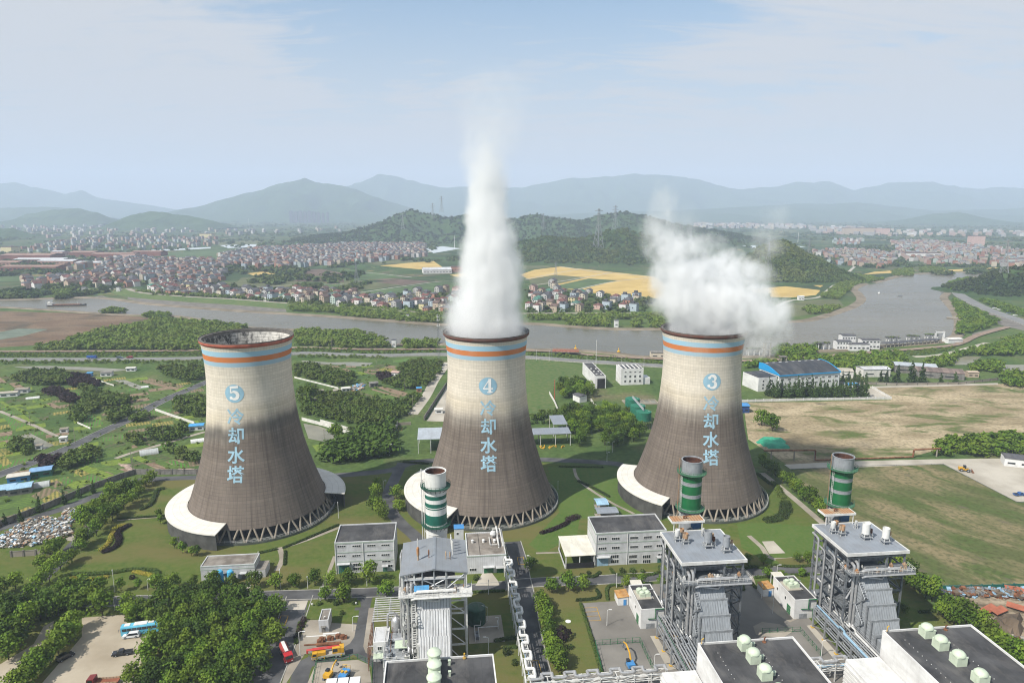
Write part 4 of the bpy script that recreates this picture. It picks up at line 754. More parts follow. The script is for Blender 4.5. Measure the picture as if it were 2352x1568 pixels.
T,w_,d=hall('turbine_hall','turbine hall with black roof and joined pale green domes, leftmost of three','turbine hall',-15.1,11.2,112,151,22,WALLWW,ROOFB,.55)
for b in (149.4,145.1,140.6,136.): 
    mb=MB(); mb.lathe([(1.45,21.5),(1.45,24.3)],24,-3.25+1.95,b-131.5); mb.lathe([(1.75,24.3),(1.75,24.6),(1.2,25.2),(.01,25.4)],24,-3.25+1.95,b-131.5); mb.build('domed_vent',VENTG,T,True)
mb=MB(); mb.box(-1.3,11,21.5,2.9,12,2.0); mb.build('duct',VENTG,T)
for b in (148.5,144.5): mb=MB(); mb.box(2.3,b-131.5,21.5,.5,.5,1.2); mb.box(2.3,b-131.5,22.7,.7,.7,.12); mb.build('roof_vent',VENTG,T)
mb=MB(); mb.tube([(6.,19,21.9),(6.,19,23.)],.2,6); mb.cyl(6,19,21.6,.45,.3,8); mb.build('davit',YEL,T); mb=MB(); mb.rail([(-13.5,-6,10),(-13.5,19,10)],1.1,1.6); mb.rail([(-14.6,-6,10),(-14.6,19,10)],1.1,1.6); mb.box(-14.05,6,9.85,1.2,26,.14); mb.build('side_walkway',STEELW,T)
for nm,a0,a1 in (('middle',54.,62.8),('right',103.5,112.8)):
    T,w_,d=hall('intake_house','bright white ribbed air intake house left of the %s turbine hall'%nm,'intake house',a0,a1,120,149.5,14.5,WHTD if False else M('white ribbed sheet '+nm,(.78,.78,.77),var=.04,stripe=('Y',1.4,.12,.08)),WHT,.05)
    mb=MB()
    for q in range(9): mb.box(-w_/2-.25,6,4+q*1.1,.4,17,.7)
    mb.build('louvre_bank',WHT,T); mb=MB(); mb.box(w_/2-1.2,-2,14.5,1.6,3,1.2); mb.build('roof_unit',WHT,T)
for k in range(3):
    x,y=pw(-31.8+3.15*k,166.5); S=thing('container','white container roof in a row of three left of the turbine hall, %s'%('leftmost','middle','rightmost')[k],'container',(x,y),PA); mb=MB(); mb.box(0,0,.15,2.8,9,3.3); mb.build('body',M('container white %d'%k,(.74,.75,.75),var=.05,stripe=('Y',.6,.12,.2)),S); mb=MB(); [mb.box(sx*1.1,sy*4.2,0,.4,.4,.15) for sx in (-1,1) for sy in (-1,1)]; mb.build('skid',STEELD,S)
tank('oil_tank','dark green storage tank in the shade right of the left boiler tower','tank',pw(9.3,198.),3.0,5.4,M('bottle green paint',(.012,.06,.035),var=.15,rough=.45),.35)
S=thing('tank_yard','concrete tank yard with pipework beside the green tank','pipe yard',pw(10,192),PA); mb=MB(); mb.box(2.,2,0.02,11,14,.12); mb.build('slab',CONC,S); mb=MB(); 
for pts in ([(-1.5,-4,.9),(-1.5,3,.9),(.5,3,.9),(.5,3,2.4)],[(-.3,-4,1.1),(-.3,1.5,1.1),(3,1.5,1.1),(6.,1.5,1.1),(6.,4.5,1.1)],[(6.,1.5,.2),(6.,1.5,4.2),(5.,1.5,4.2)],[(-1.5,-4,.1),(-1.5,-4,1.6)],[(-.3,-4,.1),(-.3,-4,1.6)]): mb.tube(pts,.14,6)
mb.build('pipe',STEELW,S); mb=MB(); mb.box(-.8,-2.5,.14,1.2,1.6,.9); mb.box(-.8,-.5,.14,.9,1,.8); mb.build('pump',STEELD,S)

# ================================================================ EXHAUST STACKS AND BOILER TOWERS
def stack(label,a,b,h,base,green,bands,plats,white):
    T=thing('exhaust_stack',label,'chimney',pw(a,b),PA); r=3.35
    mb=MB(); mb.lathe([(r,0),(r,h),(r+.12,h),(r+.12,h+.15),(r-.2,h+.15),(r-.25,h-9)],40,cap=False); mb.build('shell',white,T,True); mb=MB(); mb.lathe([(r-.3,h-.2),(r-.3,h-10),(.01,h-10)],32,cap=False); mb.build('flue',FLUE,T,True)
    for z0,z1 in bands: mb=MB(); mb.lathe([(r+.01,h-z1),(r+.03,h-z1),(r+.03,h-z0),(r+.01,h-z0)],40,cap=False); mb.build('band',green,T,True)
    for z in (h-7,h-11.2,h-20,h-25): mb=MB(); mb.lathe([(r,z),(r+.12,z),(r+.12,z+.2),(r,z+.2)],40,cap=False); mb.build('stiffener',white,T)
    for z in plats:
        z=h-z; mb=MB(); mb.lathe([(r+.05,z),(r+1.35,z),(r+1.35,z+.14),(r+.05,z+.14)],32,cap=False)
        for k in range(16): q=2*PI*k/16; mb.tube([((r+1.2)*math.cos(q),(r+1.2)*math.sin(q),z),(r*math.cos(q),r*math.sin(q),z-1.3)],.08,4)
        p=mb.build('platform',base,T); mb=MB()
        for zz in (.55,1.1): mb.lathe([(r+1.3,z+zz),(r+1.36,z+zz+.05),(r+1.3,z+zz+.1)],32,cap=False)
        for k in range(24): q=2*PI*k/24; mb.tube([((r+1.32)*math.cos(q),(r+1.32)*math.sin(q),z),((r+1.32)*math.cos(q),(r+1.32)*math.sin(q),z+1.15)],.045,4)
        mb.build('railing',base,p)
    mb=MB(); q=R(196); c,s=math.cos(q),math.sin(q)
    for o_ in (-.28,.28): mb.tube([((r+.45)*c-o_*s,(r+.45)*s+o_*c,10),((r+.45)*c-o_*s,(r+.45)*s+o_*c,h-3.5)],.06,4)
    for k in range(int((h-14)/.6)): z=10+k*.6; mb.tube([((r+.45)*c+.28*s,(r+.45)*s-.28*c,z),((r+.45)*c-.28*s,(r+.45)*s+.28*c,z)],.035,4)
    mb.build('ladder',STEELW,T); mb=MB(); q=R(184); c,s=math.cos(q),math.sin(q); mb.tube([((r+1.)*c,(r+1.)*s,0),((r+1.)*c,(r+1.)*s,h-1),((r+1.)*c,(r+1.)*s,h+1)],.16,6); mb.build('vent_pipe',RUSTP if base is not GREEND else STEELW,T); return T
GREEND=M('dark green steel',(.02,.075,.05),var=.2); GREENR=M('green rail steel',(.06,.16,.09),var=.2); STKW=M('stack white',(.72,.72,.7),rough=.5,var=.06,grime=.25); STKG=M('stack silver',(.33,.35,.375),rough=.4,metal=.2,var=.1,scale=.8,grime=.3)
GRB=M('stack green',(.01,.125,.04),rough=.5,var=.1,grime=.15); TEB=M('stack teal',(.015,.12,.085),rough=.5,var=.1,grime=.15)
stack('white stack with dark teal bands and dark railed platforms, left of the three',-2.8,202.4,50,GREEND,TEB,((7.2,8.4),(9.7,11.6),(13.6,16.8)),(4.9,17.4),STKW)
stack('silver stack with bright green bands behind the middle boiler tower',80.4,203.4,50,GREENR,GRB,((4.7,7.1),(8.1,11.0),(12.2,16.2)),(4.2,16.6),STKG)
stack('silver stack with bright green bands behind the rightmost boiler tower',131.3,201.5,50,GREENR,GRB,((4.7,7.1),(8.1,11.0),(12.2,16.2)),(4.2,16.6),STKG)
def silencer(T,x,y,z,r,h,mat,leg=1.6):
    mb=MB(); mb.lathe([(r*.8,z+leg),(r,z+leg+.2),(r,z+leg+h),(r-.1,z+leg+h),(r-.12,z+leg+h-.8),(.01,z+leg+h-.8)],20,x,y,cap=False); mb.lathe([(0.01,z+leg),(r*.8,z+leg)],20,x,y,cap=False); o=mb.build('silencer',mat,T,True)
    for k in range(4): q=PI/4+k*PI/2; mb=MB(); mb.tube([(x+r*1.3*math.cos(q),y+r*1.3*math.sin(q),z),(x+r*.9*math.cos(q),y+r*.9*math.sin(q),z+leg+.4)],.1,4); mb.build('leg',STEELW,o)
    mb=MB(); mb.box(x,y,z+leg*.55,r*2.5,r*2.5,.1); mb.build('stand_frame',STEEL,o)
def boiler_tower(label,a,b,casing,steel,gable,seed):
    T=thing('boiler_tower',label,'boiler house',pw(a,b),PA); rg=random.Random(seed); RZ=29.2
    if gable:
        mb=MB(); mb.profile_y([(-9.5,RZ),(0,RZ+1.5),(9.5,RZ),(9.5,RZ+.35),(0,RZ+1.85),(-9.5,RZ+.35)],-9.6,9.6); mb.build('roof',M('plain grey roof sheet',(.235,.255,.28),rough=.5,var=.08,scale=.2,stripe=('X',2.4,.18,.03)),T); mb=MB(); mb.box(0,0,RZ+1.86,.9,19.2,.12); mb.build('ridge_cap',ROOFG,T)
        for x,y,h,r,m in ((-4.6,-2.8,4.2,.42,RUSTP),(-4.9,3.6,3.6,.16,STEELW),(-1.5,-2.6,2.6,.2,RUST),(3.4,-3.2,2.4,.2,RUSTP),(4.6,-3.2,2.4,.2,RUSTP),(5.4,-.5,4.5,.24,STEELW),(5.3,1.4,3,.22,STEELW),(5.2,3.,3,.22,STEELW),(5.1,4.8,3,.22,STEELW),(5.,6.6,3,.2,STEELW)):
            z=RZ+1.8-abs(x)*.158; mb=MB(); mb.tube([(x,y,z-.3),(x,y,z+h*.35)],r*.55,8); mb.lathe([(r*.7,z+h*.35),(r,z+h*.42),(r,z+h*.9),(r*.5,z+h),(.01,z+h)],12,x,y); mb.build('vent_pipe',m,T)
        mb=MB()   # open gable truss
        for x in (-8.6,-3.3,0,3.3,8.6): mb.bar((x,-9.2,24.3),(x,-9.2,RZ+1.4-abs(x)*.158),.3)
        mb.bar((-8.6,-9.2,27.8),(8.6,-9.2,27.8),.3); mb.bar((-8.6,-9.2,29),(-3.3,-9.2,24.6),.24); mb.bar((8.6,-9.2,29),(3.3,-9.2,24.6),.24); mb.bar((-3.3,-9.2,27.7),(3.3,-9.2,24.4),.22); mb.bar((3.3,-9.2,27.7),(-3.3,-9.2,24.4),.22); mb.build('gable_truss',STEEL,T)
        mb=MB(); mb.profile_x([(-11.6,25.6),(-9.7,26.2),(-9.7,26.35),(-11.6,25.75)],-5.6,-1.5); mb.build('blue_canopy',ROOFBL,T)
    else:
        mb=MB(); mb.box(0,0,RZ+.2,19.3,19.1,.45); mb.build('roof',ROOFG,T)
        mb=MB()
        for x,y,sx,sy in ((0,-9.7,19.8,.3),(0,9.7,19.8,.3),(-9.75,0,.3,19.1),(9.75,0,.3,19.1)): mb.box(x,y,RZ-.15,sx,sy,.95)
        mb.build('fascia',WHT,T)
        for x,y,r,h,m in ((1.3,-1.1,1.15,3.6,STKW if a>100 else STKG),(5.6,-4.4,1.05,3.4,STKW if a>100 else STKG),(-6.6,3.6,.75,2.2,STKW),(-4.6,1.9,.85,1.7,RUSTP),(-4.4,5.6,.7,1.4,RUSTP),(3.6,1.6,.6,1.4,RUSTP),(3.2,-.6,.55,1.3,RUST),(7.9,-3.,.4,1.3,RUSTP),(2.5,5.8,.4,1.,STEELW)): silencer(T,x,y,RZ+.65,r,h,m)
        C=MB(); C.box(-1.2,10.8,RZ+4.,10.4,4.2,.35); C.build('stack_canopy',RUSTP,T); C=MB(); C.box(-1.2,8.65,RZ+3.8,10.6,.16,.7); C.box(-6.45,10.8,RZ+3.8,.16,4.3,.7); C.box(4.05,10.8,RZ+3.8,.16,4.3,.7); C.build('canopy_edge',WHT,T)
        for x in (-5.8,3.4): C=MB(); C.tube([(x,8.9,RZ+.6),(x,8.9,RZ+4)],.14,6); C.build('canopy_post',WHT,T)
        C=MB(); C.tube([(-2.,10.8,RZ+4.3),(-2.,10.8,RZ+5.4)],.25,8); C.tube([(-1.2,10.8,RZ+4.3),(-1.2,10.8,RZ+5.2)],.2,8); C.box(-1.5,10.8,RZ+5.0,1.3,.5,.3); C.build('valve',RUST,T); C=MB(); C.box(3.2,13.5,RZ-.2,2.6,2.2,2.6); C.build('blue_cabin',M('blue cabin',(.05,.13,.27),var=.1),T)
    for x in (-9,-5.6,3.4,9):
        for y in (-9,-3,3,9): mb=MB(); mb.box(x,y,0,.5,.5,RZ+.15); mb.build('column',steel,T)
    for z in (6.5,11.5,16.5,20.5,24.2,27.9):
        mb=MB()
        for y in (-9,9): mb.box(0,y,z,18,.3,.45)
        for x in (-9,9): mb.box(x,0,z,.3,18,.45)
        mb.box(-5.6,0,z,.28,18,.4); mb.build('floor_beam',steel,T)
    for x in (-9,9):
        mb=MB(); xi=-5.6 if x<0 else 3.4
        for i,(z0,z1) in enumerate(((0,6.5),(6.5,11.5),(11.5,16.5),(16.5,20.5),(20.5,24.2))):
            s=1 if i%2 else -1
            mb.bar((x,-3*s,z0),(x,3*s,z1),.22); mb.bar((x,-9,z0 if s>0 else z1),(x,-3,z1 if s>0 else z0),.2); mb.bar((x,-9,z0),(xi,-9,z1),.22)
        mb.build('brace',steel,T)
    for z in (6.5,11.5,16.5,20.5):
        mb=MB(); mb.box(-7.5,0,z+.45,3.9,18.6,.12); p=mb.build('platform',STEELD,T); mb=MB(); mb.rail([(-9.4,9.2,z+.57),(-9.4,-9.2,z+.57),(-5.7,-9.2,z+.57)],1.1,1.5,.05); mb.build('railing',STEELW if gable else steel,p)
    mb=MB(); mb.box(.3,-9.6,24.2,20.6,5.6,.3); p=mb.build('platform',STEELW if gable else steel,T); mb=MB(); mb.rail([(-9.9,-6.9,24.5),(-9.9,-12.3,24.5),(10.5,-12.3,24.5),(10.5,-6.9,24.5)],1.1,1.4,.05); mb.build('railing',STEELW,p)
    cx0,cx1=(-5.2,3.2) if not gable else (-4.4,4.4)
    mb=MB(); mb.box((cx0+cx1)/2,-.2,1,cx1-cx0+.6,18.4,22.6); mb.build('boiler_casing',casing if gable else M('blue grey casing %d'%seed,(.13,.165,.2),rough=.5,var=.15,stripe=('X',1.5,.3,.1)),T)
    mb=MB(); mb.box((cx0+cx1)/2,1,25,cx1-cx0+3,14,1.8); mb.box((cx0+cx1)/2,2,23.6,cx1-cx0,10,1.4); mb.build('steam_drum_house',STEELD,T)
    steps=((-9.5,23.4,-12.6,19.2),(-12.6,19.9,-14.9,15.6),(-14.9,16.3,-16.9,12.0),(-16.9,12.7,-18.9,8.6)) if not gable else ((-9.4,22.8,-11.6,17.4),(-11.6,19.6,-15.,11.2),(-15.,13.8,-18,6.5))
    for i,(y0,z0,y1,z1) in enumerate(steps):
        xa,xb=cx0-.6+i*.35,cx1-.2+i*.05
        mb=MB(); mb.profile_x([(y0,1.2),(y0,z0),(y1,z1),(y1,1.2)],xa,xb); dsec=mb.build('inlet_duct',casing,T)
        if True:
            rb=MB(); dy=(y1-y0); nrm=Vector((0,-(z1-z0),dy)); 
            k=0; x=xa+.5
            while x<xb: rb.tube([(x,y0-.05,z0+.05),(x,y1-.05,z1+.08)],.07,4); x+=.72
            zz=3.
            while zz<z1: rb.box(xa-.05,(y0+y1)/2,zz,.14,abs(dy)*.98,.14); zz+=1.1
            rb.build('stiffener_ribs',casing,dsec)
        fl=MB(); fl.box((xa+xb)/2,y1-.1,z1-.05,xb-xa+.7,.5,.75); fl.box(xa-.15,y1-.1,1.2,.4,.5,z1-1.2); fl.box(xb+.15,y1-.1,1.2,.4,.5,z1-1.2); fl.build('flange',STEEL if not gable else STEELW,dsec)
    y1,z1=steps[-1][2],steps[-1][3]; mb=MB(); mb.profile_x([(y1,2),(y1,z1-.5),(-34,6.5),(-34,2)],cx0+.8,cx1-.4); mb.build('exhaust_duct',casing,T)
    # pipework: risers on the left front, headers across the front, bends under the roof
    mb=MB()
    pm=ALU
    for k,(x,y,r,z0,z1) in enumerate(((-6.4,-10.2,.42,7,27),(-7.5,-10.2,.42,7.5,26.4),(-9.9,-4,.3,2,26),(-9.9,1.5,.26,4,25),(-10.1,5,.34,9,27.5))):
        o=MB(); o.tube([(x,y,z0),(x,y,z1-.8),(x,y+.35,z1-.2),(x,y+1.2,z1),(x+.3,y+4,z1)],r,8); o.tube([(x,y,z0+.2),(x,y-.5,z0-.4),(x,y-1.6,z0-.7)],r,8); o.build('riser_pipe',pm,T,True)
    for pts,r in (([(-5.6,-11.2,24.8),(-4.8,-11.4,25.4),(6.,-11.4,25.4)],.42),([(-6.4,-12.4,23.6),(-5.4,-12.6,24.0),(10.3,-12.6,24.0),(10.6,-11,24)],.28),([(-3,-10.6,22.4),(-2,-11.2,22.6),(1,-11,22.0),(2,-10.6,23)],.3),([(-5.5,-9.9,19),(-5.5,-10.4,21.2),(-6.5,-10.4,23.4)],.36)):
        o=MB(); o.tube(pts,r,8); o.build('header_pipe',STEELW if gable else ALU,T,True)
    for k in range(30):
        o=MB(); x=rg.uniform(-9.6,-5.8); y=rg.uniform(-8,8); z=rg.choice((2,7.5,12.5,17.5,21.5)); L=rg.uniform(2,5); v=rg.random()<.5
        o.tube([(x,y,z),(x,y,z+L),(x+rg.uniform(-.8,.8),y-rg.uniform(.5,2),z+L)] if v else [(x,y,z+1.2),(x,y-L,z+1.2),(x,y-L,z+2.6)],rg.uniform(.12,.3),6); o.build('pipe',rg.choice((ALU,STEELW,STEELW,STEEL)),T)
    for k in range(14):
        o=MB(); z=rg.uniform(3,23); y=rg.uniform(-9.8,-9.2); x=rg.uniform(-9.3,-5.2); o.tube([(x,y,z),(x,y-.5,z+.2),(x+rg.uniform(-1.5,1.5),y-.6,z+rg.uniform(1.5,4))],rg.uniform(.1,.22),6); o.build('small_bore_pipe',rg.choice((ALU,STEELW,STEEL)),T)
    for k in range(24):
        o=MB(); x=rg.uniform(-9,9.5); z=rg.choice((24.5,24.5,20.95)); y=-11.5+rg.uniform(0,3) if z>22 else rg.uniform(-8,0); x=x if z>22 else rg.uniform(-9,-6); s=rg.uniform(.5,1.1); o.box(x,y,z,s,s*.8,s); o.cyl(x,y,z+s,s*.3,.4,8); o.build('valve_station',rg.choice((STEELW,STEELD,RUSTP,ALU)),T)
    # stairs zig-zag on the front left
    o=MB(); x=-4.4; z=2.
    for k in range(5): y0,y1_=(-10.6,-14.6) if k%2 else (-14.6,-10.6); [o.bar((x+dx-1.2*0,y0,z),(x+dx,y1_,z+4),.12) for dx in (-1.9,-.9)]; [o.box(x-1.4,y0+(y1_-y0)*q/9,z+4*q/9,1.,.28,.05) for q in range(10)]; z+=4
    o.build('stair',STEELW if gable else STEEL,T)
    return T
boiler_tower('white cased boiler tower with gabled grey roof and blue canopy, leftmost of the three',-3.4,186.6,CASEW,STEELW,True,5)
boiler_tower('grey boiler tower with flat silver roof tanks, middle of the three',77.4,184.6,CASE,STEELD,False,6)
boiler_tower('grey boiler tower with white roof tanks, rightmost of the three',128.,184.6,MATS['grey boiler casing'],STEELD,False,7)
# ---- pipe racks
def pipe_rack(label,a,b,L,wd,h,seed,npipe=5,deck=True):
    """runs along -b from its start"""
    T=thing('pipe_rack',label,'pipe rack',pw(a,b),PA); rg=random.Random(seed); n=max(2,int(L/6))
    for k in range(n+1):
        y=-L*k/n
        for x in (-wd/2,wd/2):
            mb=MB(); mb.box(x,y,.35,.42,.42,h-.35); lg=mb.build('leg',STEEL,T); mb=MB(); mb.box(x,y,0,1.,1.,.35); mb.build('footing',YEL,lg)
        mb=MB(); mb.box(0,y,h,wd+.5,.35,.4); mb.box(0,y,h*.55,wd,.3,.35); mb.build('cross_beam',STEEL,T)
        if k<n: mb=MB(); mb.bar((-wd/2,y,.6),(-wd/2,y-L/n,h*.55),.16); mb.build('brace',STEEL,T)
    for x in (-wd/2,wd/2): mb=MB(); mb.box(x,-L/2,h-.1,.3,L,.35); mb.box(x,-L/2,h*.55-.1,.26,L,.3); mb.build('rail_beam',STEEL,T)
    for lv,c in ((h+.45,npipe),(h*.55+.4,npipe)):
        for k in range(c):
            r=rg.uniform(.12,.3); x=-wd/2+.4+(wd-.8)*k/max(1,c-1); mb=MB(); j=rg.uniform(-.5,.5)
            mb.tube([(x,0.5,lv+r),(x,-L*.35,lv+r),(x,-L*.35-.4,lv+r+.8),(x,-L*.35-2.4,lv+r+.8),(x,-L*.35-2.8,lv+r),(x,-L,lv+r)] if k%2 else [(x,.5,lv+r),(x,-L,lv+r)],r,7); mb.build('pipe',rg.choice((ALU,STEELW,STEEL,GREENP if k==0 else ALU,ROOFPB if k==1 else STEEL)),T,True)
    if deck: mb=MB(); mb.rail([(-wd/2-.2,0,h+.4),(-wd/2-.2,-L,h+.4)],1.1,1.6,.05); mb.rail([(wd/2+.2,0,h+.4),(wd/2+.2,-L,h+.4)],1.1,1.6,.05); mb.build('railing',STEEL,T)
    return T
pipe_rack('grey pipe rack with yellow footings beside the right boiler tower',118.,184,33,6.,6.6,3,7); pipe_rack('grey pipe rack running forward from the middle boiler tower beside the fenced yard',67.3,184,33,6.,6.6,4,7)
def loop_rack(label,a,b,L,along,h,loops,seed,amp=1.5):
    T=thing('pipe_rack',label,'pipe rack',pw(a,b),PA if along=='y' else PA); rg=random.Random(seed)
    tr=(lambda u,v,z:(v,-u,z)) if along=='y' else (lambda u,v,z:(u,v,z))
    n=int(L/4.4)
    for k in range(n+1):
        u=L*k/n
        for v in (-1.1,1.1): mb=MB(); p=tr(u,v,0); mb.box(p[0],p[1],0,.26,.26,h); mb.build('leg',STEELW,T)
        mb=MB(); mb.bar(tr(u,-1.3,h-.1),tr(u,1.3,h-.1),.2); mb.bar(tr(u,-1.1,h-1.8),tr(u,1.1,h-1.8),.16); mb.build('cross_beam',STEELW,T)
        if k<n:
            for v in (-1.1,1.1): mb=MB(); mb.bar(tr(u,v,h-1.8 if k%2 else h-.1),tr(u+L/n,v,h-.1 if k%2 else h-1.8),.1); mb.build('brace',STEELW,T)
    for v in (-1.1,1.1): mb=MB(); mb.bar(tr(0,v,h-.1),tr(L,v,h-.1),.2); mb.bar(tr(0,v,h-1.8),tr(L,v,h-1.8),.16); mb.build('rail_beam',STEELW,T)
    pts=[]; s=L/loops
    for k in range(loops): u=k*s; pts+=[tr(u,-.5,h+.5),tr(u+s*.45,-.5,h+.5),tr(u+s*.5,-.5+.1,h+.5),tr(u+s*.5,amp-.1,h+.5),tr(u+s*.55,amp,h+.5),tr(u+s*.9,amp,h+.5),tr(u+s*.95,amp-.1,h+.5),tr(u+s*.95,-.4,h+.5)]
    mb=MB(); mb.tube(pts+[tr(L,-.5,h+.5)],.4,8); mb.build('looped_pipe',WHT if along=='y' else ALU,T,True)
    for v in (-.9,.1,.8):
        mb=MB(); mb.tube([tr(0,v,h-1.4),tr(L,v,h-1.4)],.16,6); mb.build('pipe',rg.choice((STEELW,STEELD,ROOFPB)),T)
    return T
loop_rack('white pipe rack with a zigzag pipe right of the left boiler tower',22.,229.,67,'y',5.6,9,1)
loop_rack('pipe rack with silver expansion loops crossing the foot of the fenced yard',22.,162.,38,'x',5.4,6,2); loop_rack('pipe rack with silver loops between the two right turbine halls',90.,160.5,22,'x',5.4,3,3)
# ---- pipework yard left of the white boiler tower
S=thing('roof_frame','open grey steel roof frame left of the white boiler tower','steel frame',pw(-17.8,195.6),PA)
for x in (-4.4,0,4.4):
    for y in (-6,6): mb=MB(); mb.box(x,y,0,.3,.3,7.8); mb.build('post',STEEL,S)
for k in range(11): mb=MB(); mb.box(0,-6.2+k*1.24,8.,9.6,.2,.25); mb.build('purlin',STEELW,S)
for x in (-4.6,0,4.6): mb=MB(); mb.box(x,0,7.75,.25,12.8,.25); mb.build('rail_beam',STEEL,S)
S=thing('steam_vessel','upright silver steam vessel left of the white boiler tower','pressure vessel',pw(-15.2,188.5),PA); mb=MB(); mb.lathe([(.01,3),(1.3,3.5),(1.6,4.4),(1.6,8.4),(1.2,9.4),(.4,9.9),(.4,10.6),(.01,10.7)],20); mb.build('shell',ALU,S,True)
for k in range(4): q=PI/4+k*PI/2; mb=MB(); mb.tube([(1.3*math.cos(q),1.3*math.sin(q),0),(1.3*math.cos(q),1.3*math.sin(q),3.9)],.16,6); mb.build('leg',STEELW,S)
mb=MB(); mb.tube([(0,0,10.4),(-.6,0,11.),(-2,0,11),(-2.6,0,10.4),(-2.6,0,5)],.35,8); mb.build('pipe',ALU,S,True)
S=thing('process_skid','white railed process skid with silver bends below the white boiler tower','process skid',pw(-14.4,180),PA)
for z in (2.5,5.5):
    mb=MB(); mb.box(0,0,z,7.4,13,.2); p=mb.build('platform',STEEL,S); mb=MB(); mb.rail([(-3.7,6.5,z+.2),(-3.7,-6.5,z+.2),(3.7,-6.5,z+.2)],1.1,1.3,.05); mb.build('railing',STEELW,p)
for x in (-3.6,0,3.6):
    for y in (-6.3,0,6.3): mb=MB(); mb.box(x,y,0,.3,.3,7); mb.build('post',STEELW,S)
for k,(x,y) in enumerate(((1.6,4),(2.9,4))): mb=MB(); mb.tube([(x,y,24),(x,y,7.2),(x,y-.5,6.4),(x,y-1.6,6.2),(x-3.5,y-1.8,6.2)],.55,10); mb.build('down_pipe',ALU,S,True)
mb=MB(); mb.box(1.2,-1.2,7.,3.8,3.6,.2); mb.build('green_cover',VENTG,S)
rg=random.Random(4)
for k in range(9): mb=MB(); x,y=rg.uniform(-3,3),rg.uniform(-6,6); s=rg.uniform(.5,1.2); mb.box(x,y,5.7,s,s,s); mb.cyl(x,y,5.7+s,s*.35,s*.6,8); mb.build('machine',rg.choice((STEELW,STEELD,ALU,WHT)),S)
T,w_,d=hall('sample_house','narrow white two storey sample house beside rusty scaffolding','building',-21.6,-17.2,181.5,189,6.4,WALLWW,WALLW,.2); window(T,-.3,-d/2,4.4,1.2,1.,2); mb=MB(); mb.box(0,-d/2-1.2,2.6,4.3,2.4,.18); mb.build('canopy',VENTG,T)
S=thing('scaffolding','rust brown scaffolding round the narrow sample house','scaffold',pw(-19.5,186.5),PA); mb=MB()
for x in (-3.2,3.2):
    for y in range(-9,10,2): mb.tube([(x,y,0),(x,y,7.6)],.06,4)
    for z in (1.8,3.6,5.4,7.2): mb.tube([(x,-9,z),(x,9,z)],.05,4)
    for k in range(5): mb.tube([(x,-9+3.6*k,0),(x,-9+3.6*k+3.6,7.2)],.05,4)
mb.build('scaffolding',RUST,S)
# ================================================================ VEGETATION
def quads_mesh(name,V,mat):
    """V: (n,4,3) array of leaf cards"""
    n=len(V); me=bpy.data.meshes.new(name); me.vertices.add(n*4); me.vertices.foreach_set('co',np.asarray(V,dtype=np.float32).reshape(-1))
    me.loops.add(n*4); me.loops.foreach_set('vertex_index',np.arange(n*4,dtype=np.int32)); me.polygons.add(n); me.polygons.foreach_set('loop_start',np.arange(0,n*4,4,dtype=np.int32))
    me.polygons.foreach_set('loop_total',np.full(n,4,dtype=np.int32)) if bpy.app.version<(4,1) else None
    me.materials.append(mat); me.update(); me.validate(); return me
def leafcards(lobes,n,s,rs,shell=.55,up=.25):
    L=np.array(lobes,dtype=float); vol=(L[:,3]*L[:,4]*L[:,5])**.7; k=rs.choice(len(L),n,p=vol/vol.sum())
    d=rs.normal(size=(n,3)); d/=np.linalg.norm(d,axis=1)[:,None]; r=(shell+(1-shell)*rs.random(n))[:,None]*(1+.1*rs.normal(size=(n,1)))
    p=L[k,:3]+d*r*L[k,3:6]
    nr=d/L[k,3:6]; nr/=np.linalg.norm(nr,axis=1)[:,None]; nr=nr+rs.normal(size=(n,3))*.45; nr[:,2]+=up; nr/=np.linalg.norm(nr,axis=1)[:,None]
    t=np.cross(nr,rs.normal(size=(n,3))); t/=np.linalg.norm(t,axis=1)[:,None]; b=np.cross(nr,t)
    sz=(s*(.65+.7*rs.random(n)))[:,None]; t*=sz; b*=sz*.75
    return np.stack([p-t*.5-b*.3,p+t*.1-b*.6,p+t*.5+b*.25,p-t*.15+b*.6],axis=1)
def lobes_round(rs,rad,z0,h,n=8):
    out=[(0,0,z0+h*.5,rad*.72,rad*.72,h*.46)]
    for k in range(n):
        a=2*PI*k/n+rs.random()*.8; q=rs.random(); rr=rad*(.45+.25*rs.random())
        out.append((math.cos(a)*rad*.55,math.sin(a)*rad*.55,z0+h*(.25+.5*q),rr,rr,rr*.8))
    for k in range(3): a=rs.random()*6.3; out.append((math.cos(a)*rad*.25,math.sin(a)*rad*.25,z0+h*.82,rad*.42,rad*.42,h*.2))
    return out
def lobes_cone(rs,rad,z0,h,n=7):
    return [(rs.normal()*.15*rad,rs.normal()*.15*rad,z0+h*(k+.5)/n,rad*(1.02-.86*(k/(n-1))**.9),rad*(1.02-.86*(k/(n-1))**.9),h/n*.9) for k in range(n)]
def tree_kit(name,label,cat,lobes,n,s,mat,th,tr,seed,shell=.6,limbs=4):
    rs=np.random.RandomState(seed); T=thing(name,label,cat)
    mb=MB(); mb.tube([(0,0,-.1),(.05,0,th*.6),(0,.06,th*1.5)],tr,7,r2=tr*.55)
    for k in range(limbs): a=2*PI*k/limbs+seed; mb.tube([(0,0,th*.8),(math.cos(a)*tr*5,math.sin(a)*tr*5,th*1.35),(math.cos(a)*tr*8,math.sin(a)*tr*8,th*1.9)],tr*.5,5,r2=tr*.2)
    mb.build('trunk',BARK,T); me=quads_mesh('crown',leafcards(lobes(rs),n,s,rs,shell),mat); c=bpy.data.objects.new('crown',me); COL.objects.link(c); c.parent=T; return Kit(T)
BL=[tree_kit('broadleaf_tree','round green tree','tree',lambda rs,q=q:lobes_round(rs,2.9+.2*(q%3),1.5,5.0+.35*q,7+q%3),620,.62,F_CAMPHOR,1.6,.2,q+10) for q in range(5)]
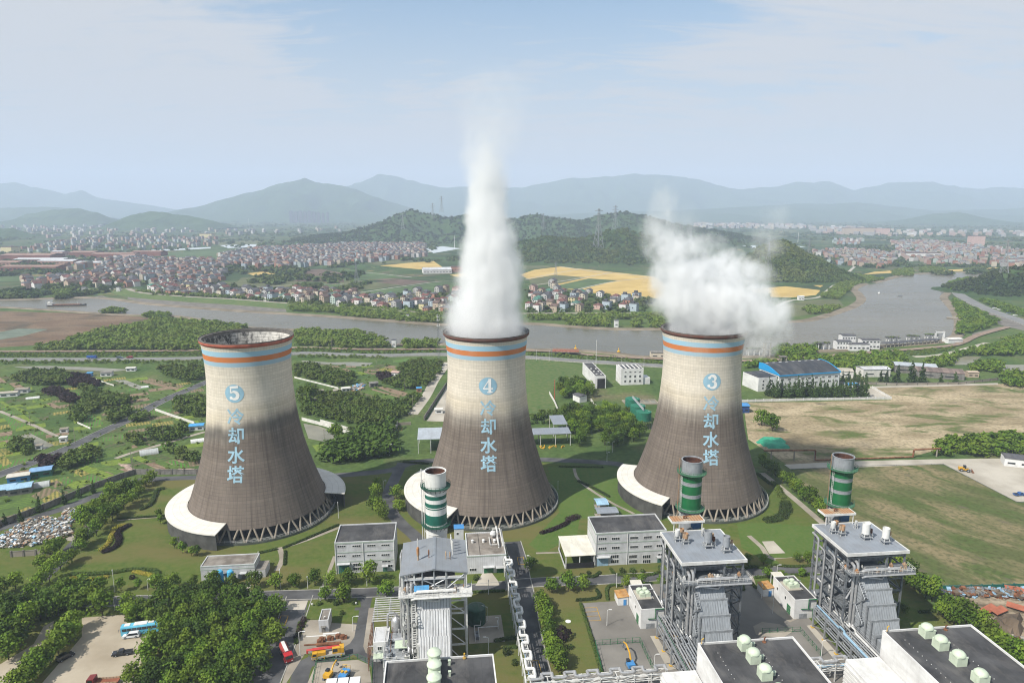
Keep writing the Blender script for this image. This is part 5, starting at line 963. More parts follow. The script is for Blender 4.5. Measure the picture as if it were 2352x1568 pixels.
DK=[tree_kit('broadleaf_tree','dark green tree','tree',lambda rs,q=q:lobes_round(rs,3.2,1.4,5.8+.4*q,8),620,.62,F_DARK,1.6,.22,q+30) for q in range(3)]
CN=[tree_kit('conifer_tree','dark conifer','conifer',lambda rs,q=q:lobes_cone(rs,2.6+.3*q,1.,11+q),520,.8,F_CONI,2.,.22,q+50,.5,0) for q in range(3)]
TH=[tree_kit('young_tree','slim young tree','tree',lambda rs,q=q:lobes_round(rs,1.5,1.0,3.4,5),260,.5,F_CAMPHOR,1.2,.1,q+70) for q in range(2)]
SH=[tree_kit('shrub','clipped round shrub','shrub',lambda rs,q=q:[(0,0,.75,1.0,1.0,.8)],170,.35,F_HEDGE,.3,.08,q+80,.85,0) for q in range(2)]
SP=[tree_kit('shrub','dark purple round shrub','shrub',lambda rs:[(0,0,.8,1.05,1.05,.85)],170,.35,F_PLUM,.3,.08,85,.85,0)]
TRNG=random.Random(77); NT_={'b':0}
def trees(kit,pts,label,group,sc=(.85,1.15)):
    for p in pts:
        q=kit[TRNG.randrange(len(kit))]; f=TRNG.uniform(*sc); q.at((p[0],p[1],0),TRNG.uniform(0,6.28),label,group,(f*TRNG.uniform(.93,1.07),f*TRNG.uniform(.93,1.07),f*TRNG.uniform(.9,1.12)))
        NT_['b']+=1
# grove beside the car park
grove=GL(5,[(850,1060),(1000,1030),(1230,985),(1540,1000),(1700,1040),(1945,1060),(1890,1330),(1770,1680),(860,1680),(960,1470),(1110,1290),(1110,1200),(860,1140)])
gp=scatter(grove,5.3,random.Random(5),.25,130)
trees(BL+BL+DK,gp,'round crowned green tree in the dense grove right of the car park','grove of trees beside the car park',(.88,1.12))
cl=GL(5,[(50,1160),(150,1110),(230,1060),(330,1070),(400,1110),(450,1010),(540,1100),(640,1060),(700,1110),(120,1310),(200,1220),(280,1140),(0,1240),(60,1410),(10,1340),(-60,1180),(-60,1300),(590,1000),(90,1200),(330,1130),(-20,1100),(500,1050)])
trees(BL+DK,cl,'round green tree in the cluster left of the car park entrance','trees left of the car park entrance',(1.05,1.3))
trees(BL,GL(5,[(470,1290),(400,1370),(345,1430),(285,1490),(225,1545),(165,1610),(110,1660),(500,1220),(430,1310),(250,1520)]),'round green tree in the diagonal row dividing the car park','trees dividing the car park',(1.0,1.2))
trees(BL,GL(5,[(880,250),(1040,200),(1000,225),(820,300),(750,335),(910,340),(950,300),(700,400),(640,440),(800,430),(850,380),(590,500),(720,480),(770,455),(650,420),(690,520),(660,560),(600,470),(860,290),(930,270),(560,480),(760,300)]),'round green tree in the double row on the lawn left of the left tower','double row of trees by the left tower',(.9,1.15))
trees(BL,GL(5,[(590,620),(555,665),(495,740),(415,795),(350,710),(285,785),(340,870),(270,920),(110,930),(0,970),(410,670),(560,640)]),'round green tree beside the lane at the left edge of the big lawn','trees along the left lane',(.85,1.05))
trees(BL,GL(5,[(560,945),(690,940),(1070,925),(1185,930),(1460,915),(1590,925),(1740,915),(1885,925),(2010,915),(2155,900),(2265,905)]),'round green tree on the verge of the main plant road','trees on the main road verge',(.8,1.0))
trees(TH,GL(5,[(830,945),(950,925),(1325,915),(1195,650),(1250,680),(1350,700),(1310,700),(1100,480),(1090,450)]),'slim young tree on the lawn below the left tower','young trees on the lawn',(.9,1.2))
trees(BL,GL(6,[(60,900),(205,890),(320,985),(25,1020),(1300,790),(1450,950),(1560,940),(1660,930),(255,260),(245,310),(390,310),(400,390),(225,385),(265,420),(295,450)]),'round green tree near the road crossings between left and middle tower','trees round the road crossings',(.85,1.05))
trees(BL,GL(6,[(1370,1030),(1390,1060),(1395,1110),(1410,1170),(1420,1230),(1430,1330),(1480,1400),(1490,1490),(1420,1290),(1455,1360),(1500,1440),(1380,1090),(1440,1420)]),'round green tree in the row along the road right of the zigzag pipe','trees along the pipe rack road',(.75,.95))
trees(BL,GL(13,[(890,520),(1130,540)]),'small green tree on the lawn patch above the block house','trees above the block house',(.7,.85))
trees(BL,GL(7,[(560,95),(600,125),(650,165),(700,205),(750,235),(800,280),(850,325),(900,360),(950,405),(990,450),(625,145),(780,255),(880,340),(1000,470)]),'round green tree in the diagonal hedge row right of the right tower','diagonal row right of the right tower',(.95,1.15))
trees(BL,GL(7,[(1450,840),(1530,880),(1600,930),(1680,990),(1720,1010),(1560,850),(1640,940),(1500,840),(1800,1130),(1870,1165),(1950,1190),(2050,1240),(2120,1310),(2200,1370),(2260,1420),(2330,1480),(1830,1090),(1910,1130),(2160,1340),(2290,1440)]),'round green tree between the right boiler tower and the scrap yard','trees by the scrap yard',(.95,1.2))
trees(DK+BL,GL(7,[(600,855),(690,865),(830,840),(870,750),(800,740),(1525,1090),(570,760),(460,760)])+GL(6,[(1960,915),(2060,910),(2200,900)]),'low green tree on the planted strip by the boiler towers','trees by the boiler towers',(.5,.65))
mid=[]
for poly in ([(480,600),(700,560),(880,560),(1040,640),(1020,740),(900,760),(700,770),(500,740)],[(570,960),(800,940),(1250,920),(1480,1060),(1690,1230),(1600,1420),(1120,1480),(1120,1290),(1000,1130),(860,1480),(600,1120)],[(1350,560),(1500,520),(1700,560),(1930,580),(1900,650),(1380,650)],[(1130,470),(1300,490),(1340,640),(1190,650)],[(1200,740),(1290,720),(1350,930),(1300,960)]):
    mid+=scatter(GL(9,poly),6.6,random.Random(len(mid)),.35)
trees(BL+BL+DK,mid[:80],'round green tree in the park between the middle and right towers','trees between middle and right towers',(1.,1.3))
cx=[(290+34*k,352+(k%3)*8) for k in range(24)]
trees(CN,GL(10,cx),'dark feathery conifer in the row before the blue roofed factory','conifers before the blue roofed factory',(.85,1.1)); trees(CN,GL(3,[(1480,1475),(1580,1470),(1650,1470)]),'tall dark conifer by the grey sheds, one of three','three tall conifers by the sheds',(1.25,1.5)); trees(CN,GL(3,[(1075,1470),(1110,1462),(1150,1462),(1190,1466),(1220,1470),(1270,1470),(1370,1460),(1410,1470),(1780,1475),(1880,1470)]),'small dark conifer along the wall of the white sheds','conifers along the shed wall',(.6,.85))
trees(BL,GL(10,[(235,590),(325,640)]),'round green tree alone on the bare ground right of the right tower','pair of trees on bare ground',(1.5,1.7))
trees(CN,GL(5,[(35,485),(145,470),(265,400),(440,345),(540,300),(640,270),(745,250)]),'slim dark conifer beside the perimeter wall','conifers along the perimeter wall',(.45,.6))
trees(BL,GL(8,[(660,1340),(300,760)]),'full green tree by the pond left of the middle tower','trees by the pond',(1.5,1.8))
trees(SH,GL(13,[(805,570),(1025,565),(1250,560),(1100,690),(1645,280)])+GL(6,[(2060,1060),(930,860),(1700,820),(1930,810),(2000,810),(2070,810),(1575,1330),(1195,1440),(1140,1370)]),'clipped round green shrub on a small lawn','clipped round shrubs',(.8,1.3)); trees(SH,GL(9,[(160,1090),(225,1085),(315,1085),(390,1085),(465,1065),(545,1060)]),'clipped round shrub in a row behind the grey open shed','shrubs behind the open shed',(1.2,1.4))
trees(SP,GL(13,[(610,780),(580,850),(555,920),(530,985)])+GL(5,[(905,855)]),'clipped dark purple shrub beside the concrete yard','purple shrubs',(.9,1.1))
trees(SP,GL(6,[(1520,1260)]),'big round dark purple bush alone on the lawn','purple bush',(2.4,2.5))
# clipped beds and hedges
def bed(label,paths,w_,h,mat,name='hedge',n=42,s=.42,seed=0):
    rs=np.random.RandomState(seed+len(label)); lobes=[]
    for pts in paths:
        for p in resample([(q[0],q[1],0) for q in pts],w_*.3): lobes.append((p.x,p.y,h*.45,w_*.55*(1+.1*rs.normal()),w_*.55,h*.6))
    me=quads_mesh(name,leafcards(lobes,int(n*len(lobes)*max(1,w_)),s,rs,.75,.5),mat); o=bpy.data.objects.new(name,me); COL.objects.link(o); tag(o,label,'flower bed' if name=='flower_bed' else 'hedge'); return o
bed('golden clipped S shaped bed on the lawn left of the left tower',[smooth_path(GL(5,[(690,660),(740,620),(765,560),(790,510),(850,492)]),4)],1.9,1.1,F_GOLD,'flower_bed')
bed('dark purple S shaped bed beside the golden one',[smooth_path(GL(5,[(715,675),(790,640),(815,590),(810,540),(880,495)]),4)],2.4,1.3,F_PLUM,'flower_bed')
bed('green clipped S shaped hedge by the left tower',[smooth_path(GL(5,[(970,382),(1030,350),(1055,300),(1075,255),(1115,242)]),4)],2.0,1.3,F_HEDGE)
bed('long brownish green curved bed along the front of the big lawn',[smooth_path(GL(5,[(490,830),(640,825),(780,815),(900,795),(1050,800),(1080,825)]),4)],1.8,1.1,F_HEDGE,'flower_bed'); bed('golden edging below the left end of the long curved bed',[smooth_path(GL(5,[(490,855),(620,860),(730,845)]),4)],1.6,.9,F_GOLD,'flower_bed'); bed('golden edging at the right end of the long curved bed',[smooth_path(GL(5,[(920,810),(1000,825),(1050,840)]),4)],1.8,.9,F_GOLD,'flower_bed')
bed('dark purple club shaped bed right of the middle tower',[smooth_path(GL(6,[(1380,545),(1450,525),(1530,490),(1560,470)]),4)],2.0,1.3,F_PLUM,'flower_bed'); bed('dark purple round end of the club shaped bed',[GL(6,[(1565,455),(1620,435)])],3.8,1.4,F_PLUM,'flower_bed')
bed('large kidney shaped green bed right of the right tower',[smooth_path(GL(7,[(600,460),(680,440),(720,400),(720,340)]),4)],5.2,1.4,F_HEDGE,'flower_bed'); bed('green shrub bed behind the kidney shaped bed',[smooth_path(GL(7,[(640,200),(670,240),(700,300)]),4)],3.4,1.1,F_SCRUB,'flower_bed')
for i,(k,pts,wd) in enumerate(((6,[(1620,1005),(1740,995),(1775,975),(1755,935)],1.1),(6,[(1830,1000),(1825,930),(1860,902),(1915,905)],1.1),(6,[(1895,830),(2050,838),(2180,815),(2185,775)],1.1),(6,[(1645,1030),(1700,1200),(1790,1500)],1.0),(6,[(1650,830),(1730,845),(1775,815)],1.2),(6,[(1630,190),(1740,240),(1840,295)],1.3),(6,[(1850,790),(1870,820)],.9),(6,[(850,955),(1000,945),(1120,940)],.9),(6,[(1070,1280),(1200,1260)],1.4),(6,[(1120,1330),(1200,1325)],1.),
 (7,[(430,790),(500,775),(560,785),(625,770)],1.2),(7,[(640,765),(780,775),(930,765)],1.),(7,[(510,850),(690,838),(920,825)],1.),(7,[(470,870),(520,920)],1.2),(7,[(330,880),(400,880),(430,930)],1.6),(5,[(1940,645),(2080,590),(2310,490)],1.),(5,[(1780,680),(1890,655)],1.),(5,[(1945,760),(1950,670)],.9),(5,[(810,450),(1160,425)],.5),(6,[(440,60),(600,70)],1.4),(6,[(1500,90),(1800,95)],1.),(7,[(530,140),(620,210)],2.),(5,[(870,1140),(980,1130),(1080,1125)],1.6),(13,[(560,810),(510,1060)],1.2),(7,[(1640,1085),(1740,1080)],1.2))):
    bed('clipped green hedge strip '+('beside the fenced yard','curling round a kerb corner','in front of the right workshop','along the left fence line of the yard','at the lean-to shed corner','on the lawn by the right tower','at the workshop door','below the switch house road','on the verge by the green tank','at the foot of the tank lawn','at the middle boiler tower corner','beyond the boiler road','along the boiler road','by the small crossing','in the shade of the middle boiler tower','curving below the left tower','below the pump house tower side','beside the pump house path','along the lawn footpath','at the lane behind the middle tower','along the rear lane','near the diagonal tree row','behind the blue bus','between purple shrubs','near the scrap yard')[i],[smooth_path(GL(k,pts),3)],wd,.9,F_HEDGE,seed=i)
# ---- uncountable growth: woods, scrub, far forest
TPL=[]
for q in range(6):
    rs=np.random.RandomState(200+q); TPL.append(leafcards(lobes_round(rs,1.,.15,1.75,6),110,.42,rs,.65))
TPC=[]
for q in range(3):
    rs=np.random.RandomState(300+q); TPC.append(leafcards(lobes_round(rs,1.,.0,1.5,4),26,.85,rs,.6))
def forest(label,pts,hr,mat,name='woodland',tpl=TPL,seed=0,cat='woodland',wide=.62):
    rs=np.random.RandomState(seed+17); out=[]
    for p in pts:
        V=tpl[rs.randint(len(tpl))]; h=rs.uniform(*hr)/1.9; a=rs.uniform(0,6.28); c,s=math.cos(a),math.sin(a); f=h*wide*2*rs.uniform(.8,1.25)*.95
        X=V[...,0]*c-V[...,1]*s; Y=V[...,0]*s+V[...,1]*c; out.append(np.stack([X*f+p[0],Y*f+p[1],V[...,2]*h+(p[2] if len(p)>2 else 0)],-1))
    me=quads_mesh(name,np.concatenate(out),mat); o=bpy.data.objects.new(name,me); COL.objects.link(o); tag(o,label,cat,kind='stuff'); return o
def poly_pts(ps,sp,seed):
    out=[]
    for i,(k,poly) in enumerate(ps): out+=scatter(GL(k,poly),sp,random.Random(seed+i))
    return out
forest('dense mixed trees and scrub on the near river bank',poly_pts([(1,[(450,1190),(720,1110),(900,1085),(1100,1042),(1400,1062),(1700,1095),(1420,1250),(600,1248),(500,1235)]),(1,[(700,985),(770,970),(880,995),(700,1000)]),(1,[(980,1010),(1150,1005),(1160,1035),(1000,1025)]),(1,[(2010,1120),(2352,1130),(2352,1225),(2040,1215)]),(2,[(0,1130),(90,1125),(290,1180),(330,1235),(0,1235)]),(2,[(420,1215),(560,1190),(665,1190),(665,1235),(430,1240)]),(1,[(240,1240),(500,1210),(500,1250),(240,1255)])],5.2,1),(3,7.5),F_SCRUB,seed=1)
forest('shrub belts along the riverside road',poly_pts([(1,[(0,1268),(1400,1264),(1400,1288),(0,1296)]),(1,[(0,1322),(1400,1320),(1400,1336),(0,1342)]),(8,[(100,60),(920,75),(900,122),(100,120)]),(8,[(960,95),(2070,100),(2070,130),(960,138)]),(8,[(80,155),(1350,175),(1350,205),(100,190)]),(2,[(1280,1265),(1500,1275),(1780,1298),(2210,1325),(2210,1345),(1700,1310),(1290,1285)]),(3,[(1530,1260),(1830,1232),(1900,1225),(1800,1260),(1580,1285)])],4.2,30),(1.3,2.8),F_SCRUB,'shrubbery',seed=2,cat='shrubbery')
forest('trees and thickets between the kitchen gardens',poly_pts([(4,[(80,470),(200,415),(430,425),(480,470),(420,500),(250,500)]),(4,[(1080,395),(1390,375),(1400,450),(1300,485),(1150,445)]),(4,[(490,660),(600,590),(670,620),(660,690),(520,750)]),(4,[(730,690),(870,660),(880,720),(760,760)]),(4,[(900,720),(990,690),(1000,740),(920,770)]),(4,[(1190,610),(1400,585),(1400,745),(1300,720),(1220,690)]),(4,[(390,1030),(540,960),(700,930),(730,990),(560,1050),(440,1090)]),(4,[(560,530),(960,610),(860,640),(700,640)]),(4,[(1010,840),(1280,800),(1280,870),(1050,895)]),(4,[(1140,945),(1340,1000),(1360,1045),(1200,1000)]),(4,[(480,720),(560,700),(590,760),(480,770)]),(4,[(860,880),(950,870),(950,940),(880,940)]),(4,[(40,920),(200,890),(230,960),(140,1010)]),
 (8,[(75,290),(400,330),(900,450),(860,560),(700,595),(500,530),(80,440)]),(8,[(1510,310),(1900,235),(2100,300),(2060,440),(1880,580),(1660,520),(1510,400)]),(8,[(1290,530),(1480,480),(1720,560),(1760,640),(1500,600)]),(8,[(130,650),(360,640),(400,780),(180,880)]),(8,[(420,680),(520,700),(500,790),(400,780)]),(9,[(150,970),(540,960),(560,1030),(160,1050)])],4.6,50),(3.2,6.),F_SCRUB,seed=3)
forest('overgrown thicket between left and middle towers',poly_pts([(8,[(600,690),(900,690),(1100,770),(1550,820),(1720,700),(1790,720),(1690,920),(1480,1060),(1050,1170),(500,1010),(200,960),(190,870),(520,790)]),(8,[(760,1190),(1040,1170),(1050,1230),(900,1220)])],4.2,70),(2.4,5.5),F_SCRUB,seed=4)
forest('dark tall trees behind the left tower',poly_pts([(8,[(440,1520),(800,1400),(1050,1250),(1430,1160),(1400,1540),(900,1620),(430,1620)])],5.,80),(5.5,8.5),F_DARK,seed=5)
forest('dark purple leaved plum trees among the gardens',poly_pts([(4,[(430,450),(540,435),(710,505),(620,545),(440,500)]),(4,[(290,540),(400,535),(550,615),(500,640),(340,575)]),(8,[(1180,450),(1300,420),(1440,440),(1380,530),(1220,500)]),(4,[(260,1010),(400,985),(420,1040),(300,1085)])],4.,85),(3.2,5.),F_PLUM,seed=6)
forest('bushes and willows along the far river bank',poly_pts([(2,[(1550,1045),(1850,1030),(1850,1090),(1560,1085)]),(2,[(1990,1060),(2060,1050),(2050,1098),(1980,1098)]),(2,[(2110,1010),(2220,1000),(2220,1098),(2120,1098)]),(1,[(1980,940),(2352,965),(2352,998),(1990,978)]),(2,[(0,955),(500,990),(760,1012),(740,1060),(520,1058),(200,1032),(0,1015)]),(2,[(1290,1018),(2200,1005),(2200,1030),(1550,1042),(1290,1045)]),(1,[(360,850),(440,830),(510,860),(500,880),(370,880)]),(3,[(615,1010),(720,985),(730,1052),(630,1066)]),(3,[(520,870),(600,880),(600,930)]),(3,[(1450,705),(1590,692),(1590,738),(1460,742)]),(3,[(1640,680),(1800,690),(1790,716),(1640,716)]),(3,[(960,885),(1180,735),(1270,745),(1080,900)]),(3,[(1190,740),(1400,768),(1230,795)]),(3,[(830,965),(1100,955),(1010,1000),(880,1000)]),(1,[(930,850),(1900,905),(1900,915),(930,862)])],6.,90),(3,7),F_SCRUB,seed=7)
forest('woods behind the blue roofed factory and round the right ponds',poly_pts([(3,[(450,1345),(900,1310),(1500,1275),(1560,1320),(1500,1390),(1060,1400),(1050,1370),(800,1340),(450,1370)]),(3,[(640,1245),(940,1230),(940,1290),(640,1300)]),(3,[(1680,1330),(1860,1290),(2100,1230),(2352,1150),(2352,1285),(2060,1285),(1900,1290),(1850,1350),(1700,1380)]),(3,[(1990,1350),(2180,1350),(2190,1400),(1990,1400)]),(3,[(2180,1430),(2352,1410),(2352,1510),(2240,1500)]),(3,[(1860,900),(1940,950),(2030,975),(2180,1060),(2130,1090),(1900,1150),(1910,1050),(1890,980)]),(3,[(1830,800),(1900,770),(1990,760),(1930,810),(1860,850)]),(3,[(2040,900),(2190,930),(2352,1000),(2352,1020),(2150,960)])],5.6,110),(3.5,7.),F_CAMPHOR,seed=8)
forest('row of bright green trees behind the bare yard',poly_pts([(10,[(1580,800),(1650,740),(2360,700),(2360,830),(1720,850)]),(10,[(2150,220),(2360,190),(2360,300),(2210,275)]),(10,[(2130,900),(2200,880),(2230,920),(2150,930)])],5.,130),(4.,7.),F_CAMPHOR,seed=9)
forest('rough scrub and weeds round the gardens',poly_pts([(4,[(0,430),(1400,470),(1360,1080),(900,1100),(0,1420)]),(8,[(80,280),(2000,250),(1800,700),(1000,800),(200,1000)])],9.5,140),(.6,1.6),F_SCRUB,'shrubbery',TPC,10,'shrubbery',.9)
# forest canopy on the hills and scattered trees over the far valley
def hill_pts(H,n,seed,cut=3.):
    o,V,nu,nv=H; rg=random.Random(seed); out=[]
    for _ in range(n*6):
        i=rg.randrange(nu); j=rg.randrange(nv); a,b_,c=V[i*(nv+1)+j],V[(i+1)*(nv+1)+j],V[i*(nv+1)+j+1]; u,v=rg.random(),rg.random()
        p=[a[k]+(b_[k]-a[k])*u+(c[k]-a[k])*v for k in range(3)]
        if p[2]>cut and p[1]<V[nv//2][1]+60+ (120 if n>2500 else 0): out.append((p[0],p[1],p[2]-.8))
        if len(out)>=n: break
    return out
forest('dark green forest on the near hill behind the steam',hill_pts(hillk,2400,1),(4,8),F_HILL,tpl=TPC,seed=21,cat='forest'); forest('dark green forest on the hill right of the river',hill_pts(hillr,2600,2),(4,8),F_HILL,tpl=TPC,seed=22,cat='forest')
forest('green forest on the low hill in front of the ridge',hill_pts(fronthill,3000,3),(5,10),F_HILL,tpl=TPC,seed=23,cat='forest'); forest('green forest on the long middle ridge',hill_pts(midhill,5600,4),(5,10),F_HILL,tpl=TPC,seed=24,cat='forest')
vp=poly_pts([(1,[(460,740),(900,630),(1480,640),(1560,740),(1480,800),(900,800)]),(1,[(1480,690),(1500,600),(1720,555),(2352,530),(2352,660),(1900,690)]),(2,[(0,470),(200,455),(580,500),(585,605),(0,660)]),(3,[(900,575),(1550,590),(1400,690),(1050,665)]),(3,[(1440,505),(2400,580),(2400,690),(1500,620)])],26,300)+poly_pts([(1,[(1040,880),(2340,950),(2340,870),(1430,790)]),(2,[(0,960),(830,995),(830,860),(0,870)]),(2,[(1285,995),(2130,985),(2130,890),(1285,850)])],15,320)
forest('green trees between the village houses',vp,(4,8),F_HILL,tpl=TPC,seed=27,cat='trees',wide=.8)
rg=random.Random(9); fp=[]
while len(fp)<7000:
    y=1000+6000*rg.random()**1.6; x=rg.uniform(-.85,.85)*y
    if mnoise.noise(Vector((x/260,y/420,3)))+.6*mnoise.noise(Vector((x/60,y/90,7)))<.12: continue
    if 1000<y<1350 and x>-250: continue
    fp.append((x,y))
forest('scattered woods and hedgerow trees over the far valley',fp,(5,11),F_HILL,tpl=TPC,seed=25,cat='woodland',wide=.95)
# ================================================================ VILLAGES, FACTORIES, FAR TOWN
HW={}
for n,c in (('cream',(.56,.5,.4)),('pink',(.55,.38,.33)),('white',(.68,.66,.64)),('pale green',(.44,.52,.46)),('pale blue',(.42,.49,.54)),('terracotta',(.38,.2,.14)),('grey',(.42,.41,.4)),('tan',(.46,.37,.28)),('yellow',(.6,.53,.3))): HW[n]=M('house wall '+n,c,var=.1,scale=.2,grime=.15)
HR={'dark grey':M('house roof grey',(.09,.09,.1),var=.2,scale=.4),'red':M('house roof red',(.15,.06,.05),var=.25,scale=.4),'brown':M('house roof brown',(.13,.085,.07),var=.25,scale=.4),'green':M('house roof green',(.06,.17,.13),var=.2)}
def house_kit(wall,roof,w_,d,h,style,win):
    T=thing('house','house','house'); mb=MB(); 
    if style=='gable': mb.profile_y([(-w_/2,0),(w_/2,0),(w_/2,h),(0,h+w_*.27),(-w_/2,h)],-d/2,d/2)
    else: mb.box(0,0,0,w_,d,h)
    if style=='hip': mb.box(w_*.2,-d*.5-1.,0,w_*.45,2.,h*.66)
    mb.build('wall',HW[wall],T); mb=MB(); e=.6
    if style=='gable':
        r=w_*.27; 
        for s in (-1,1): mb.face([(0,-d/2-e,h+r+.3),(s*(w_/2+e),-d/2-e,h-.25),(s*(w_/2+e),d/2+e,h-.25),(0,d/2+e,h+r+.3)]); mb.face([(0,-d/2-e,h+r+.02),(s*(w_/2+e),-d/2-e,h-.5),(s*(w_/2+e),d/2+e,h-.5),(0,d/2+e,h+r+.02)])
    elif style=='hip': mb.v+=[(-w_/2-e,-d/2-e,h),(w_/2+e,-d/2-e,h),(w_/2+e,d/2+e,h),(-w_/2-e,d/2+e,h),(-w_*.2,0,h+2.8),(w_*.2,0,h+2.8)]; mb.f+=[(0,1,5,4),(1,2,5),(2,3,4,5),(3,0,4),(3,2,1,0)]; mb.m+=[0]*5
    else: mb.box(0,0,h,w_+.5,d+.5,.3); mb.box(-w_*.2,d*.1,h+.3,w_*.4,d*.45,2.6); mb.box(-w_*.2,d*.1,h+2.9,w_*.46,d*.5,.25)
    mb.build('roof',HR[roof],T)
    if win:
        for f in range(3 if h>8 else 2):
            z=1.2+f*3.05
            for x in (-w_*.28,w_*.26): q=MB(); q.box(x,-d/2-.03 if style!='hip' or x<0 else -d/2-2.03,z,1.9,.12,1.5); q.build('window',GLASS,T)
        q=MB(); q.box(-w_/2-.03,0,4.3,.12,1.6,1.4); q.build('window',GLASS,T)
    return Kit(T)
HK=[]
hr=random.Random(31)
for wall,roof,style in (('cream','dark grey','gable'),('white','dark grey','gable'),('pink','red','hip'),('pale green','red','gable'),('white','red','hip'),('pale blue','dark grey','flat'),('tan','brown','gable'),('cream','brown','flat'),('terracotta','dark grey','hip'),('grey','dark grey','gable'),('white','green','hip'),('yellow','dark grey','hip'),('pink','brown','gable')):
    HK.append((wall,roof,style,house_kit(wall,roof,hr.uniform(9,11.5),hr.uniform(9.5,12.5),hr.choice((7.,9.8,10.5)),style,True)))
hpts=[]
for k,poly,nm in ((1,[(1040,868),(1560,885),(1560,855),(1430,790),(1040,790)],'at the river bend'),(1,[(1560,890),(2340,940),(2340,860),(1820,845),(1560,860)],'behind the embankment'),(2,[(0,948),(560,985),(830,990),(830,830),(500,868),(230,880),(0,862)],'beside the middle steam'),(2,[(1285,990),(2130,985),(2130,885),(1880,880),(1500,835),(1460,800),(1285,830)],'between the two steam plumes')):
    sc_=scatter(GL(k,poly),18.5,random.Random(len(hpts)+2),.3); hpts+=[(p,nm) for p in sc_[:60]]
hpts=hpts[:235]
for (p,nm) in hpts:
    wall,roof,style,kit=hr.choice(HK); kit.at((p[0],p[1],0),R(hr.choice((-32,-32,-28,-36,58,60))),'%s house, %s %s roof, in the riverside village %s'%(wall,roof,{'gable':'gabled','hip':'hipped','flat':'flat'}[style],nm),'riverside village houses %s'%nm,hr.uniform(.78,1.05))
hk2=[(w_,r_,s_,house_kit(w_,r_,10,11,8.5,s_,False)) for w_,r_,s_ in (('white','red','gable'),('terracotta','dark grey','gable'),('pink','dark grey','hip'),('cream','red','flat'),('tan','brown','gable'))]
for p in scatter(GL(1,[(30,830),(160,835),(330,830),(560,815),(950,820),(900,740),(560,730),(250,760),(40,790)]),24,random.Random(3),.35,60):
    w_,r_,s_,kit=hr.choice(hk2); kit.at((p[0],p[1],0),R(hr.choice((-32,58,-25))),'%s house with %s %s roof at the left village edge'%(w_,r_,{'gable':'gabled','hip':'hipped','flat':'flat'}[s_]),'houses at the left village edge',hr.uniform(.8,1.2))
# the many smaller houses further back, as one built-up mass
V=[];Fc=[];Mi=[]; wl=[M('far wall '+n,tuple(x*.72 for x in c),var=.15,scale=.05) for n,c in (('cream',(.56,.5,.4)),('pink',(.5,.37,.33)),('white',(.64,.62,.6)),('pale green',(.42,.5,.46)),('pale blue',(.42,.49,.54)),('terracotta',(.38,.2,.14)),('grey',(.42,.41,.4)),('tan',(.46,.37,.28)))]; rl=list(HR.values())
def far_house(x,y,w_,d,h,a,mw,mr,flat=False):
    c,s=math.cos(a),math.sin(a); i=len(V); q=lambda u,v,z:V.append((x+u*c-v*s,y+u*s+v*c,z))
    for z in (0,h):
        for u,v in ((-.5,-.5),(.5,-.5),(.5,.5),(-.5,.5)): q(u*w_,v*d,z)
    for f in ((0,1,5,4),(1,2,6,5),(2,3,7,6),(3,0,4,7)): Fc.append(tuple(i+k for k in f)); Mi.append(mw)
    if flat: Fc.append((i+4,i+5,i+6,i+7)); Mi.append(mr); return
    q(0,-.5*d,h+w_*.2); q(0,.5*d,h+w_*.2)
    Fc.extend([(i+4,i+5,i+8),(i+6,i+7,i+9)]); Mi.extend([mw,mw]); Fc.extend([(i+5,i+6,i+9,i+8),(i+7,i+4,i+8,i+9)]); Mi.extend([mr,mr])
rg=random.Random(12); NW=len(wl)
for k,poly,sp,f in ((1,[(560,740),(900,630),(1480,640),(1560,740),(1480,800),(1040,790),(900,740)],19,1),(1,[(1480,690),(1500,600),(1720,555),(2352,530),(2352,660),(1900,690)],19,1),(2,[(0,470),(200,455),(580,500),(585,605),(240,645),(0,660)],19,1),(1,[(450,700),(800,620),(1000,620),(900,700)],26,1),(3,[(900,575),(1100,560),(1550,590),(1400,690),(1050,665)],24,1),(3,[(1440,505),(1700,500),(2400,580),(2400,690),(1700,665),(1500,620)],27,1),(3,[(1050,490),(1250,490),(1250,525),(1050,525)],30,1),(2,[(1550,425),(1740,430),(1720,468),(1550,468)],26,1),(1,[(0,560),(470,500),(640,480),(1480,480),(1480,540),(1020,560),(700,560),(0,590)],56,1.1),(1,[(0,470),(0,400),(760,360),(1480,420),(2000,430),(2352,400),(2352,440),(1480,470),(600,500)],125,1.6),(3,[(890,415),(1150,405),(1380,425),(1370,465),(900,445)],70,2.6),(3,[(100,380),(900,395),(900,420),(100,412)],90,2.6),(3,[(1380,430),(2400,440),(2400,475),(1400,470)],80,1.8),(1,[(1300,320),(2352,330),(2352,370),(1400,350)],170,2.6),(2,[(1185,440),(1300,425),(1320,455),(1200,465)],34,1.2)):
    for p in scatter(GL(k,poly),sp,rg,.4):
        if rg.random()<(.2 if f<1.5 else .35): continue
        mw=rg.choice((0,1,1,2,3,4,5,5,6,6,7,7)); far_house(p[0],p[1],rg.uniform(8,11)*f,rg.uniform(9,14)*f,rg.choice((7.5,9.5,10.5,11.5))*min(f,1.6),R(rg.choice((-32,-28,58,62,-40))),mw if f<1.5 else rg.choice((0,6,6,7,1,2)),NW+rg.choice((0,0,0,0,0,1,2)) if f<1.5 else rg.choice((2,2,6)),rg.random()<(.25 if f<1.5 else .9))
me=bpy.data.meshes.new('distant_village'); me.from_pydata(V,[],Fc); [me.materials.append(q) for q in wl+rl]; me.polygons.foreach_set('material_index',Mi); o=bpy.data.objects.new('distant_village',me); COL.objects.link(o); tag(o,'mass of small pale and brick red houses across the far valley','village',kind='stuff')
